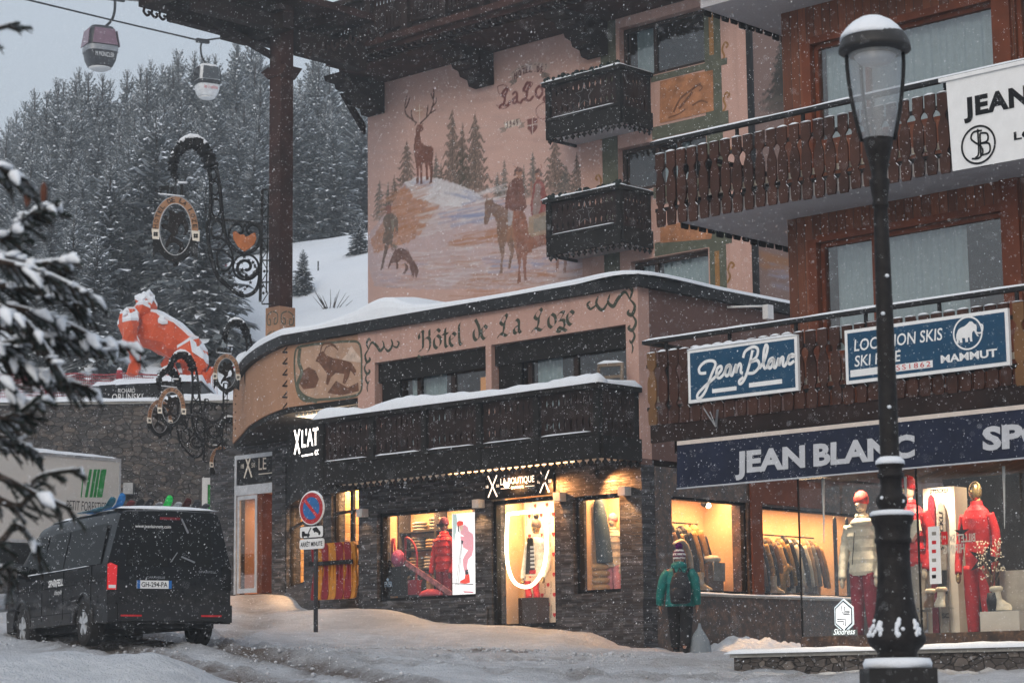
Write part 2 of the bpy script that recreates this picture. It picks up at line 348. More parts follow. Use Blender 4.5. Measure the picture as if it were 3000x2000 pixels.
def vn(x, y, seed=0):      # smooth value noise on arrays
    xi = np.floor(x); yi = np.floor(y); fx = x - xi; fy = y - yi; fx = fx * fx * (3 - 2 * fx); fy = fy * fy * (3 - 2 * fy)
    h = lambda a, b: np.modf(np.abs(np.sin(a * 127.1 + b * 311.7 + seed * 74.7) * 43758.5453))[0]
    return (h(xi, yi) * (1 - fx) + h(xi + 1, yi) * fx) * (1 - fy) + (h(xi, yi + 1) * (1 - fx) + h(xi + 1, yi + 1) * fx) * fy
def fbm(x, y, o=4, seed=0): return sum(vn(x * 2 ** k, y * 2 ** k, seed + k) * .5 ** k for k in range(o)) / (2 - .5 ** (o - 1))
def segd(X, Y, pts):
    d = np.full(X.shape, 1e9)
    for (ax, ay), (bx, by) in zip(pts, pts[1:]):
        L2 = (bx - ax) ** 2 + (by - ay) ** 2; u = np.clip(((X - ax) * (bx - ax) + (Y - ay) * (by - ay)) / L2, 0, 1)
        d = np.minimum(d, np.hypot(X - ax - u * (bx - ax), Y - ay - u * (by - ay)))
    return d
def gpt(px, py, Y): q = G(px, py, Y); return (q[0], q[1])
xs = np.concatenate([np.linspace(-160, -16, 26), np.arange(-15.5, 12, .11), np.linspace(12.3, 160, 26)])
ys = np.concatenate([np.linspace(-60, 20, 18), np.arange(20.5, 53.2, .11), np.linspace(53.5, 64, 20)])
GX, GY = np.meshgrid(xs, ys); GZ = gz(GX, GY)
near = (GY > 20) & (GY < 53) & (np.abs(GX) < 15)
lump = (fbm(GX * 1.1, GY * .9, 4, 3) - .5) * .16 + (fbm(GX * 4, GY * 3.4, 3, 9) - .5) * .085
dirt = np.zeros(GX.shape)
tracks = [[gpt(900, 2020, 26), gpt(560, 1960, 29.5), gpt(300, 1893, 33), gpt(60, 1868, 36)], [gpt(1300, 2030, 25.5), gpt(900, 1940, 30.5), gpt(600, 1893, 33.3), gpt(380, 1850, 37)],
          [gpt(3000, 1990, 26), gpt(2000, 1985, 28), gpt(1300, 1965, 30), gpt(760, 1915, 33), gpt(560, 1850, 38), gpt(400, 1800, 44)], [gpt(640, 1860, 36), gpt(760, 1800, 42), gpt(745, 1745, 49)]]
for tr, wd, st in zip(tracks, (.42, .45, .34, .35), (1.2, 1.2, .7, .6)):
    dd = segd(GX, GY, tr); k = np.clip(1 - dd / wd, 0, 1); lump += .07 * np.exp(-((dd - wd) / .12) ** 2) * (.4 + .8 * fbm(GX * 3, GY * 3, 3, 51)) - .07 * k; dirt = np.maximum(dirt, st * np.clip(1.5 - dd / wd, 0, 1) * (.25 + .95 * fbm(GX * 3, GY * 2, 4, 5)))
for e, wd, st in (([gpt(1120, 1897, 36), gpt(1300, 1903, 36), gpt(1560, 1912, 35.4)], .2, .9), ([gpt(265, 1890, 33.2), gpt(580, 1885, 33.6), gpt(420, 1880, 34.5)], .7, .9)):
    dd = segd(GX, GY, e); dirt = np.maximum(dirt, st * np.clip(1.3 - dd / wd, 0, 1) * (fbm(GX * 3.5, GY * 5, 4, 8) > .42))
kerb = segd(GX, GY, [gpt(950, 1893, 36.4), gpt(1300, 1902, 36), gpt(1560, 1911, 35.4), gpt(1900, 1930, 34.2)])
lump += .07 * np.exp(-(kerb / .3) ** 2) * (fbm(GX * 2.5, GY * 2.5, 3, 31) - .2) * 1.5
bank = segd(GX, GY, [gpt(-300, 1850, 24), gpt(0, 1870, 24.3), gpt(250, 1925, 24.6), gpt(430, 1990, 24.6)])
lump += np.exp(-(bank / .85) ** 2) * (.42 + .16 * fbm(GX * 1.5, GY * 1.5, 3, 21)); dirt *= 1 - np.exp(-(bank / .9) ** 2)
rough = np.clip(1 - segd(GX, GY, [gpt(800, 1905, 33.5), gpt(1250, 1925, 33.5), gpt(1800, 1935, 33)]) / 1.6, 0, 1)
lump += rough * (fbm(GX * 5, GY * 5, 3, 41) - .5) * .16; dirt = np.maximum(dirt, rough * .45 * (fbm(GX * 4, GY * 4, 4, 12) > .55))
fr_ = np.random.RandomState(8)
for _ in range(160):      # footprints
    cx_, cy_ = fr_.uniform(-4, 7), fr_.uniform(25, 37.5); q = np.hypot((GX - cx_) / .13, (GY - cy_) / .2); lump -= .07 * np.exp(-q ** 2)
lump *= np.where(GY > 39.5, .35, 1.0)
GZ = GZ + np.where(near, lump, 0); ny, nx = GX.shape
gm = bpy.data.meshes.new('snowy_street'); idx = np.arange(nx * ny).reshape(ny, nx)
gm.from_pydata(np.c_[GX.ravel(), GY.ravel(), GZ.ravel()].tolist(), [], np.stack([idx[:-1, :-1], idx[:-1, 1:], idx[1:, 1:], idx[1:, :-1]], -1).reshape(-1, 4).tolist())
gm.polygons.foreach_set('use_smooth', [True] * len(gm.polygons))
at = gm.attributes.new('dirt', 'FLOAT', 'POINT'); at.data.foreach_set('value', np.where(near, dirt, 0).ravel().astype('f'))
def streetm():
    m = NT('trodden_street_snow'); a = m.n('Attribute'); a.attribute_name = 'dirt'; n = m.noise(2.2, 6, .7, m.mp((1, 2.2, 1))); n2 = m.noise(16, 5, .7); n3 = m.noise(.6, 3)
    sn = m.mix(m.mr(n, .35, .7), (.58, .61, .66), (.80, .82, .87)); sn = m.mix(m.mr(n3, .42, .66, 0, .5), sn, (.40, .39, .40))
    sp = m.math('MULTIPLY', m.mr(n2, .58, .68), m.mr(n, .5, .65)); sn = m.mix(m.math('MULTIPLY', sp, .7), sn, (.20, .16, .13))
    k = m.math('MULTIPLY', a.outputs['Fac'], m.mr(n2, .25, .7, .45, 1.2)); c = m.mix(m.math('MINIMUM', k, .95), sn, (.12, .085, .065))
    h = m.math('ADD', m.noise(7, 6, .7), m.math('MULTIPLY', m.noise(34, 4, .7), .4)); return m.pr(c, .7, 0, m.bump(m.math('ADD', h, m.math('MULTIPLY', m.noise(17, 3, .6), .5)), 1.0, .10), .2)
gm.materials.append(streetm()); put('street', gm, None, (0, 0, 0), 'W', kind='structure')
# the hill behind the village
def hz(X, Y):
    X = np.asarray(X, float); Y = np.asarray(Y, float)
    b = np.interp(Y, [60, 64, 75, 90, 110, 150, 210, 330], [7.2, 7.6, 10.4, 16.6, 21.5, 27, 35, 52])
    return b + np.clip((X + .12 * Y) * .16, -9, 9) * np.clip((Y - 66) / 25, 0, 1) + (fbm(X * .12, Y * .12, 3, 2) - .5) * 1.8 * np.clip((Y - 66) / 12, 0, 1)
hx = np.concatenate([np.linspace(-200, -36, 20), np.arange(-35, 14, .8), np.linspace(15, 120, 16)]); hy = np.concatenate([np.arange(62.3, 116, .8), np.linspace(118, 330, 30)])
HX, HY = np.meshgrid(hx, hy); HZ = hz(HX, HY); ny, nx = HX.shape; idx = np.arange(nx * ny).reshape(ny, nx)
hm = bpy.data.meshes.new('snow_slope'); hm.from_pydata(np.c_[HX.ravel(), HY.ravel(), HZ.ravel()].tolist(), [], np.stack([idx[:-1, :-1], idx[:-1, 1:], idx[1:, 1:], idx[1:, :-1]], -1).reshape(-1, 4).tolist())
hm.polygons.foreach_set('use_smooth', [True] * len(hm.polygons)); hm.materials.append(snowm('slope_snow', (.80, .83, .88), .5, .5)); put('snow_slope_hill', hm, None, (0, 0, 0), 'W', kind='structure')
# retaining wall with its snow cap
rw = thing('retaining_wall', 'long dark rubble stone retaining wall capped with snow behind the white truck', 'wall', (-13, 62, 2), 'W')
zt = G(200, 1186, 61.6)[2]
MB().box((-70, 61.6, 0), (-2, 62.3, zt)).build('masonry', rubble('rubble_masonry', 4.2), rw)
MB().box((-70, 61.5, zt + .003), (-2, 62.6, zt + .07)).build('coping', M['concrete'], rw)
MB().snow((-70, 61.95, zt + .07), (-2, 61.95, zt + .07), 1.0, .17, 3, 0, 300).build('snow_cap', M['snow'], rw)

# ploughed clods and grit thrown beside the ruts and the kerb
rq = np.random.RandomState(17); m = MB()
for ln, n, sp, rm in ((tracks[0], 260, .75, .055), (tracks[1], 260, .75, .055), (tracks[2], 260, .9, .05), ([gpt(950, 1893, 36.4), gpt(1300, 1902, 36), gpt(1560, 1911, 35.4), gpt(1900, 1930, 34.2)], 320, .35, .07), ([gpt(800, 1905, 33.5), gpt(1250, 1925, 33.5), gpt(1800, 1935, 33)], 300, 1.1, .06)):
    for _ in range(n):
        i = rq.randint(len(ln) - 1); u = rq.rand(); x = ln[i][0] + (ln[i + 1][0] - ln[i][0]) * u + rq.normal(0, sp * .5); y = ln[i][1] + (ln[i + 1][1] - ln[i][1]) * u + rq.normal(0, sp * .5)
        if 22 < y < 50:
            r_ = .62 * rm * rq.uniform(.25, 1.0) ** 1.5; a = int(np.searchsorted(xs, x)); b = int(np.searchsorted(ys, y))
            if 0 < a < GZ.shape[1] and 0 < b < GZ.shape[0]: m.ball((x, y, GZ[b, a] - r_ * .15), (r_ * rq.uniform(.7, 1.4), r_ * rq.uniform(.7, 1.4), r_ * rq.uniform(.6, 1)), 5)
m.sm = [False] * len(m.sm); m.build('snow_clods', pm('dirty_snow_clods', (.44, .45, .48), .85, var=.4, sc=3, bump=.5), None, (0, 0, 0), 'W', kind='stuff')
# ---------------------------------------------------------------- hotel: low shop wing in front, painted chalet block behind
hotel = thing('hotel', 'pink stucco hotel with a hunting mural, dark carved balconies and slate shop front', 'hotel', (-7, 4, 0))
ZR = 7.0
CURVE = [tuple(p[:2]) for p in cr([(-9.1, 0), (-10, .38), (-11.1, .95), (-12.2, 1.62), (-13.2, 2.32), (-14.8, 3.42)], 4)]
F_ = FT(0)
def cut_wall(m, s0, s1, z0, z1, holes, t0, t1, mi=0):      # a wall slab between t0 and t1 with rectangular holes, as butted boxes
    ss = sorted({s0, s1, *[h[0] for h in holes], *[h[1] for h in holes]})
    for a, b in zip(ss, ss[1:]):
        hs = sorted([h for h in holes if h[0] < (a + b) / 2 < h[1]], key=lambda h: h[2]); z = z0
        for h in hs:
            if h[2] > z: m.box((a, t0, z), (b, t1, h[2]), mi)
            z = h[3]
        if z < z1: m.box((a, t0, z), (b, t1, z1), mi)
    return m
def cut_side(m, t0, t1, z0, z1, holes, s0, s1, mi=0):
    q = cut_wall(MB(), t0, t1, z0, z1, holes, s0, s1, mi); q.v = [(y, x, z) for x, y, z in q.v]; q.f = [f[::-1] for f in q.f]
    m.v, o = m.v + q.v, len(m.v); m.f += [[i + o for i in f] for f in q.f]; m.m += q.m; m.sm += q.sm; return m
# wing, first floor
m = MB(); H1 = [(-6.55, -3.62, 3.9, 6.24), (-3.48, -.28, 3.9, 6.24)]
cut_wall(m, -7.02, 0, 3.9, 6.9, H1, 0, .3); m.build('front_wall', M['stucco'], hotel)
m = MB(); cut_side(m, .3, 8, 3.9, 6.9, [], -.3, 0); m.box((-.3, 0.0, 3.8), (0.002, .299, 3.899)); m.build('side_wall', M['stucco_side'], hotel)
m = MB(); pts = [(-7.02, .003)] + CURVE + [(-14.8, 6), (-7.02, 6)]
m.prism(pts[:-2] + [(p[0] + .12, p[1] + .28) for p in reversed(pts[:-2])], lambda u, v, d: (u, v, d), 5.62, 6.85); m.build('curved_wall', M['ochre'], hotel)
# flat roof edge, soffit, snow
edge = [(.12, 8)] + [(.12, -.12), (-9.1, -.12)] + [(p[0] - .05, p[1] - .11) for p in CURVE[1:]] + [(-15.2, 8)]
m = MB(); m.prism(edge, lambda u, v, d: (u, v, d), 6.86, 7.06); m.build('roof', M['darktrim'], hotel)
m = MB(); inn = [(-7.02, .03)] + [(p[0] + .02, p[1] + .03) for p in CURVE] + [(-14.8, 8), (-7.02, 8)]
m.prism(inn, lambda u, v, d: (u, v, d), 5.5, 5.615); m.build('soffit', M['blackwood'], hotel)
def roof_snow(m):
    pts = [(.1, 8), (.1, 5), (.1, 2.5), (.1, -.08), (-1.5, -.1), (-3, -.1), (-4.5, -.1), (-5.5, -.1), (-6.3, -.1), (-7.2, -.1), (-8.2, -.1), (-9.1, -.1)] + [(p[0] - .04, p[1] - .1) for p in CURVE[2::2]] + [(-15.1, 5), (-15.2, 8)]
    hh = [.1, .1, .1, .1, .12, .1, .12, .2, .42, .26, .14, .16, .2, .2, .22, .22, .2, .2, .2, .2, .2, .2, .2]
    P = cr([(*p, h) for p, h in zip(pts, hh)], 6); c = np.array([-6, 4])
    ring = lambda k, z: [np.array([p[0] + (c[0] - p[0]) * k, p[1] + (c[1] - p[1]) * k, 7.062 + max(p[2], .05) * z]) for p in P]
    for (ka, za), (kb, zb) in zip([(0, 0), (.004, .5), (.012, .8), (.03, 1), (.2, 1.2)], [(.004, .5), (.012, .8), (.03, 1), (.2, 1.2), (1, 1.1)]): m.strip(ring(ka, za), ring(kb, zb), 0, True)
    return m
roof_snow(MB()).build('roof_snow', M['snow'], hotel)
m = MB(); m.prism([(-14.9, 3.6), (-12.2, 2.9), (-11.0, 3.1), (-11.0, 7), (-15, 7)], lambda u, v, d: (u, v, d), 7.08, 7.42); m.build('raised_roof', M['darktrim'], hotel)
m = MB(); m.snow((-14.9, 4.2, 7.42), (-11.2, 3.7, 7.42), 1.5, .3, 4); m.build('raised_roof_snow', M['snow'], hotel)
# ground floor, slate cladding with shop openings
m = MB(); HB = [(-6.5, -3.93, 1.7, 3.36), (-3.52, -1.98, 1.1, 3.86), (-1.56, -.5, 1.66, 3.34)]
cut_wall(m, -7.0, 0, .3, 3.88, HB, 0, .35); m.build('slate_wall', M['slate'], hotel)
m = MB(); m.box((-7.0, .35, .8), (-6.7, 1.4, 3.88)); m.build('slate_return', M['slate'], hotel)
m = MB(); HS = [(.8, 2.95, 1.66, 3.30), (3.4, 9, 1.66, 3.26)]
cut_side(m, 0.351, 9.5, -.3, 3.79, HS, -.35, 0.004, 0); m.build('granite_wall', M['granite'], hotel)
m = MB(); m.box((.012, 3.02, 1.66), (.05, 3.34, 3.79)); m.build('red_pier', M['frame_red'], hotel)
m = MB(); m.box((.005, 3.345, 3.30), (.04, 5.2, 3.785)); m.build('red_panel', M['frame_red'], hotel)
m = MB(); m.box((.006, .6, 1.60), (.11, 9.2, 1.635)); m.build('sill', M['concrete'], hotel)
m = MB(); m.snow((.06, .62, 1.636), (.06, 9.2, 1.636), .1, .035, 2); m.build('sill_snow', M['snow'], hotel)
m = MB()                                                      # plinth courses of the slate
m.box((-7.02, -.06, .3), (-3.6, -.002, 1.5)); m.build('slate_plinth', M['slate'], hotel); m = MB(); m.box((-1.9, -.06, .3), (.03, -.002, 1.5)); m.build('slate_plinth', M['slate'], hotel)
# chalet block
TM = 8.0
m = MB(); HC = [(-7.0, -4.6, 13.38, 14.65), (-7.1, -4.62, 10.85, 11.9), (-6.8, -4.64, 8.2, 9.3)]
cut_wall(m, -8.2, -3.36, 7.0, 15.2, HC, TM, TM + .35); m.build('chalet_wall', M['stucco'], hotel)
m = MB(); m.box((-15.2, TM + .02, 7.0), (-8.2, TM + .35, 15.2)); m.box((-15.24, TM + .35, 2), (-14.9, 19, 15.2)); m.build('chalet_left_wall', M['stucco'], hotel)
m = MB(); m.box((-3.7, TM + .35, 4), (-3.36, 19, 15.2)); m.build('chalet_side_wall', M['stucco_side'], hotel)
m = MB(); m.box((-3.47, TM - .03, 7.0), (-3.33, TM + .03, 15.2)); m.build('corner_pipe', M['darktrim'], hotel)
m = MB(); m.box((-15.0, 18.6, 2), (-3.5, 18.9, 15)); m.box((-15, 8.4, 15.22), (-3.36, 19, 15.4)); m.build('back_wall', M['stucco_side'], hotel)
def window(parent, s0, s1, z0, z1, t, mull=(), fw=.07, curt=(), frame='frame_dark', glass='darkglass', rec=.16, bar=None, room='room'):
    # a recessed window in a street-front wall: frame > pane, curtain and the dark room behind it
    tf = t + rec; m = MB()
    m.box((s0, tf, z0), (s0 + fw, tf + .08, z1)); m.box((s1 - fw, tf, z0), (s1, tf + .08, z1)); m.box((s0 + fw, tf, z0), (s1 - fw, tf + .08, z0 + fw)); m.box((s0 + fw, tf, z1 - fw), (s1 - fw, tf + .08, z1))
    for q in mull: m.box((q - fw / 2, tf + .003, z0 + fw), (q + fw / 2, tf + .078, z1 - fw))
    if bar: m.box((s0 + fw, tf + .006, bar), (s1 - fw, tf + .075, bar + fw * .8))
    f = m.build('window', M[frame], parent)
    MB().add([(s0 + fw, tf + .04, z0 + fw), (s1 - fw, tf + .04, z0 + fw), (s1 - fw, tf + .04, z1 - fw), (s0 + fw, tf + .04, z1 - fw)], [(0, 1, 2, 3)]).build('pane', M[glass], f)
    for a, b in curt:
        n = int((b - a) / .025); xs_ = [a + (b - a) * i / n for i in range(n + 1)]
        dp = [.03 * sin(x * 55 + 2 * sin(x * 7)) + .02 * sin(x * 23) for x in xs_]
        MB().strip([(x, tf + .17 + d, z0 + .02) for x, d in zip(xs_, dp)], [(x, tf + .17 + d * .6, z1 - .03) for x, d in zip(xs_, dp)], 0, True).build('curtain', M['curtain'], f)
    r = MB(); a, b, c, d, e = s0 - .02, s1 + .02, z0 - .02, z1 + .02, tf + 1.6
    r.add([(a, tf + .1, c), (b, tf + .1, c), (b, tf + .1, d), (a, tf + .1, d), (a, e, c), (b, e, c), (b, e, d), (a, e, d)], [(4, 5, 6, 7), (0, 4, 7, 3), (5, 1, 2, 6), (0, 1, 5, 4), (7, 6, 2, 3)])
    r.build('room', M[room], f); return f
M['room_glow'] = glow('self_glowing_room_wall', (1, .42, .13), .35)  # room lamplight put into the wall colour as a glow of its own
M['glass_clear'] = glassm('hotel_window_glass', (.75, .8, .8), .10)
f1 = window(hotel, -6.55, -3.62, 3.95, 6.22, 0, (-5.55, -4.66), .1, ((-5.9, -4.95),), rec=.2, glass='glass_clear')
f2 = window(hotel, -3.48, -.28, 3.95, 6.22, 0, (-2.72, -1.62), .1, ((-2.66, -2.1),), rec=.2, glass='glass_clear')
MB().box((-4.9, 1.2, 4.4), (-3.9, 1.3, 5.9)).build('wall_glow_panel', M['room_glow'], f1)
m = MB(); m.box((-6.55, .1, 5.86), (-3.62, .19, 6.22)); m.box((-3.48, .1, 5.86), (-.28, .19, 6.22)); m.box((-6.45, .12, 3.9), (-6.0, .19, 5.86)); m.box((-3.4, .12, 3.9), (-2.85, .19, 5.86)); m.build('timber_lintel', M['blackwood'], hotel)
window(hotel, -7.0, -4.6, 13.4, 14.63, TM, (-6.1,), .09, ((-6.75, -6.2),), glass='glass_clear')
window(hotel, -7.1, -4.62, 10.87, 11.88, TM, (-6.1, -5.5), .09, ((-6.0, -5.3),), glass='glass_clear')
window(hotel, -6.8, -4.64, 8.2, 9.28, TM, (-6.2,), .09, ((-6.1, -4.75), (-6.7, -6.3)), glass='glass_clear')
# painted green surrounds, gold scrolls and picture panels between the windows
m = MB(); fm = FT(TM)
for z0, z1 in ((13.22, 13.36), (11.92, 12.2), (10.6, 10.84), (9.32, 9.62)): m.box((-6.1, TM - .012, z0), (-4.0, TM - .002, z1))
for z0, z1 in ((13.36, 15.0), (12.2, 13.22), (9.62, 10.6), (8.0, 9.32), (10.84, 11.92)):
    m.box((-4.6, TM - .010, z0), (-4.16, TM - .002, z1))
for s0 in (-7.55, ): 
    m.box((s0, TM - .010, 8.0), (s0 + .45, TM - .002, 15.0))
m.build('painted_surround', M['green_paint'], hotel)
m = MB()
for z in (14.55, 13.5, 12.4, 11.2, 9.9, 8.7):
    for sg, s0 in ((1, -4.16), (-1, -7.56)):
        m.ribbon(cr([(s0, z - .22), (s0 + sg * .09, z - .1), (s0 + sg * .04, z + .06), (s0 + sg * .12, z + .2), (s0 + sg * .2, z + .14), (s0 + sg * .14, z + .08)], 5), .05, fm, .006)
m.box((-4.46, TM - .014, 13.5), (-4.34, TM - .011, 14.6)); m.box((-4.46, TM - .014, 8.2), (-4.34, TM - .011, 9.2)); m.build('painted_scroll', M['gold_paint'], hotel)
# lens-pierced carved boards used by every dark balcony
def fret(m, P, ux, wd, z0, z1, nb, nr, mi=0):       # boards side by side along ux, each edge cut into lens shapes
    P = np.array(P, float); ux = np.array(ux, float); nr = np.array(nr, float); bw = wd / nb; n = 12
    for i in range(nb):
        c = P + ux * (bw * (i + .5)); L = []; R = []
        for k in range(n + 1):
            v = k / n; q = max(0, sin(3 * pi * (v - .1) / .8)) if .1 < v < .9 else 0; hw = bw / 2 * (.97 - .42 * q ** 1.5); z = z0 + (z1 - z0) * v
            L.append(c - ux * hw + np.array([0, 0, z])); R.append(c + ux * hw + np.array([0, 0, z]))
        m.strip(L, R, mi); m.strip([p - nr * .03 for p in R], [p - nr * .03 for p in L], mi); m.strip(R, [p - nr * .03 for p in R], mi); m.strip([p - nr * .03 for p in L], L, mi)
# carved attic gallery with brackets under it
m = MB(); m.box((-14.75, 6.2, 14.98), (-3, 8.0, 15.1)); m.box((-14.9, 6.05, 15.1), (-2.9, 8, 15.26)); m.box((-14.6, 6.5, 14.87), (-3, 7.98, 14.98)); m.build('gallery_floor', M['oldwood2'], hotel)
m = MB()
for i in range(56): s_ = -14.5 + i * .2; m.box((s_, 6.26, 14.9), (s_ + .1, 6.49, 14.975))
m.build('gallery_dentils', M['oldwood'], hotel)
m = MB()
for i in range(10): m.box((-14.7 + i * 1.25, 6.25, 15.265), (-14.5 + i * 1.25, 6.42, 16.4))
m.box((-14.75, 6.2, 16.4), (-3, 6.48, 16.52)); m.box((-14.5, 6.42, 15.265), (-3, 6.46, 15.5))
for i in range(9): fret(m, (-14.5 + i * 1.25, 6.36, 0), (1, 0, 0), 1.05, 15.5, 16.4, 9, (0, -1, 0))
m.box((-14.6, 6.9, 15.27), (-3, 7.0, 16.4))
m.build('gallery_railing', M['oldwood'], hotel)
for s_ in (-14.85, -11.15, -7.62):
    pr = [(6.5, 14.86), (6.55, 14.74), (6.85, 14.72), (6.9, 14.6), (7.15, 14.58), (7.2, 14.46), (7.4, 14.42), (7.45, 14.3), (7.7, 14.26), (7.75, 14.12), (7.98, 14.1), (7.98, 14.86)]
    MB().prism(pr, lambda u, v, d, s_=s_: (s_ + d, u, v), -.3, .3).build('bracket', M['oldwood'], hotel)
MB().prism([(7.2, 14.6), (7.35, 14.6), (8.0, 13.95), (8.0, 13.7)], lambda u, v, d: (-15.3 + d, u, v), -.05, .05).build('gallery_strut', M['oldwood'], hotel)
def trefoils(m, P, Q, n, nr, sz=.075, mi=0):
    P = np.array(P, float); Q = np.array(Q, float); ux = (Q - P) / np.linalg.norm(Q - P); nr = np.array(nr, float)
    sh = [(-.25, 0), (-.25, -.35), (-.6, -.5), (-.85, -.8), (-.6, -1.1), (-.3, -1.05), (-.25, -1.4), (0, -1.7), (.25, -1.4), (.3, -1.05), (.6, -1.1), (.85, -.8), (.6, -.5), (.25, -.35), (.25, 0)]
    for i in range(n):
        c = P + (Q - P) * (i + .5) / n; m.prism([(a * sz, b * sz) for a, b in sh], lambda u, v, d: c + ux * u + np.array([0, 0, v]) - nr * d, 0, .03, mi)
def carved_balcony(s0, s1, t0, t1, z0, z1, posts, nbp, star=(), snowh=.05, soff='plaster'):
    b = MB()
    b.box((s0, t0, z0), (s1, t1, z0 + .1)); fr = b.build('balcony', M[soff], hotel)
    m = MB(); n = (0, -1, 0)
    for i in range(posts + 1):
        x = s0 + (s1 - s0 - .12) * i / posts; m.box((x, t0 - .06, z0 - .02), (x + .12, t0 + .04, z1 - .08))
    m.box((s1 - .1, t1 - .12, z0 - .02), (s1, t1, z1 - .08))
    m.box((s0 - .06, t0 - .12, z1 - .08), (s1 + .08, t0 + .1, z1)); m.box((s1 - .12, t0 + .1, z1 - .08), (s1 + .08, t1, z1)); m.box((s0 - .06, t0 + .1, z1 - .08), (s0 + .12, t1, z1))
    m.box((s0, t0 - .05, z0 - .06), (s1, t0 - .001, z0 + .32)); m.box((s1 + .001, t0, z0 - .06), (s1 + .05, t1, z0 + .32)); m.box((s0, t0 - .075, z0 + .33), (s1, t0 - .0, z0 + .39))
    m.box((s0 - .05, t0, z0 - .06), (s0 - .001, t1, z0 + .32)); m.build('balcony_frame', M['blackwood'], fr)
    m = MB(); wd = (s1 - s0 - .12) / posts
    for i in range(posts): fret(m, (s0 + .12 + wd * i, t0, 0), (1, 0, 0), wd - .12, z0 + .4, z1 - .08, nbp, n)
    fret(m, (s1, t0 + .05, 0), (0, 1, 0), t1 - t0 - .15, z0 + .32, z1 - .08, max(3, int((t1 - t0) / .14)), (1, 0, 0)); fret(m, (s0, t1 - .05, 0), (0, -1, 0), t1 - t0 - .15, z0 + .32, z1 - .08, max(3, int((t1 - t0) / .14)), (-1, 0, 0))
    m.build('carved_panel', M['oldwood'], fr)
    m = MB(); trefoils(m, (s0, t0 - .02, z0 - .06), (s1, t0 - .02, z0 - .06), int((s1 - s0) / .16), n); trefoils(m, (s1 + .02, t0, z0 - .06), (s1 + .02, t1, z0 - .06), int((t1 - t0) / .16), (1, 0, 0)); m.build('trefoil_trim', M['blackwood'], fr)
    if snowh:
        m = MB(); m.snow((s0 - .08, t0 - .01, z1), (s1 + .08, t0 - .01, z1), .26, snowh, 7); m.snow((s1 - .02, t0 + .05, z1), (s1 - .02, t1, z1), .22, snowh * .8, 9)
        for i in range(posts): m.snow((s0 + .2 + wd * i, t0 - .065, z0 + .39), (s0 + wd * (i + 1) - .06, t0 - .065, z0 + .39), .05, .02, i)
        m.build('snow_cap', M['snow'], fr)
    for cx, cz in star:
        P = [(cx + r * sin(k * pi / 5), cz + r * cos(k * pi / 5)) for k in range(11) for r in ((.27, .12)[k % 2],)]
        MB().tube([(a, t0 - .05, b) for a, b in P], .005, 5).build('light_string_star', M['steel'], fr)
    return fr
carved_balcony(-6.97, -.02, -1.0, -.0, 3.9, 5.1, 5, 9, snowh=.15, soff='offwhite')
carved_balcony(-8.3, -6.12, 7.0, 7.99, 12.2, 13.42, 1, 12, ((-7.15, 12.95),), .05)
carved_balcony(-8.33, -6.18, 7.0, 7.99, 9.56, 10.76, 1, 12, ((-7.2, 10.3),), .05)
m = MB()
for k in range(150):
    s_ = random.uniform(-8.35, -6.1); z_ = random.choice((13.42, 10.76)); m.ball((s_, 7.0 + random.uniform(-.12, .1), z_ + random.uniform(-.02, .09)), random.uniform(.03, .07), 6)
m.build('fir_garland', pm('dark_fir_garland', (.012, .02, .018), .8, bump=.5), hotel)
# the great carved roof over the corner and its pillar
TB = 3.7
m = MB(); PW = .19; pt = 3.7; ps = T(823, 600, pt)[0]
m.box((ps - PW, pt - PW, 8.6), (ps + PW, pt + PW, 16.6)); pil = m.build('corner_pillar', M['oldwood2'], hotel)
m = MB(); m.prism([(-.19, 0), (-.46, .22), (-.19, .30)], lambda u, v, d: (ps + u, pt + d, 13.9 + v), -.23, .23); m.prism([(.19, 0), (.19, .30), (.46, .22)], lambda u, v, d: (ps + u, pt + d, 13.9 + v), -.23, .23)
m.box((ps - .235, pt - .235, 13.95), (ps + .235, pt + .235, 14.12)); m.build('capital', M['oldwood2'], pil)
m = MB(); m.box((ps - .235, pt - .235, 7.0), (ps + .235, pt + .235, 8.6)); pb = m.build('painted_base', M['ochre'], pil)
m = MB()
for q, fx in ((0, lambda u, v, d=0: (ps + u, pt - .235 - d, v)), (1, lambda u, v, d=0: (ps + .235 + d, pt + u, v))):
    for sg in (-1, 1):
        for z in (8.3, 7.85): m.ribbon(cr([(sg * .02, z + .2), (sg * .17, z + .12), (sg * .17, z - .06), (sg * .07, z - .1), (sg * .07, z + .02), (sg * .13, z + .03)], 5), .03, fx, .004)
m.build('painted_vines', M['green_paint'], pb)
m = MB()
rk = lambda x, y, s0: S(x, y, s0)
a = rk(466, 62, -13.9); b = rk(655, 100, -13.9)
z0 = 14.95
# eave fascia along the left side, stepped front, rafters and roof deck
RX = -12.9
m.box((-14.62, 1.25, 15.0), (-14.36, 12, 15.45)); m.box((-14.75, .55, 15.22), (-14.3, 1.6, 15.5)); m.box((-14.9, .2, 15.42), (-14.4, 12, 15.62)); m.box((-14.4, .5, 15.2), (RX, .8, 15.75))
m.box((-14.5, 2.7, 14.86), (-14.1, 3.45, 14.998)); m.box((-14.36, 3.2, 14.92), (RX, 3.5, 15.3))
for i in range(6): m.box((-14.3, 1.3 + i * .9, 15.34), (RX, 1.5 + i * .9, 15.46))
m.box((-13.5, 1.0, 14.95), (-13.2, 3.4, 15.3)); m.box((-13.5, 4, 14.55), (-13.2, 6.1, 15.1)); m.build('roof_timber', M['oldwood'], hotel)
m = MB(); m.box((-15.0, .1, 15.63), (RX + .1, 6.0, 15.8)); m.build('roof_deck', M['oldwood2'], hotel)
m = MB(); m.box((-15.1, .0, 15.803), (-13.7, 6.1, 16.05)); m.build('roof_snow_load', M['snow'], hotel)
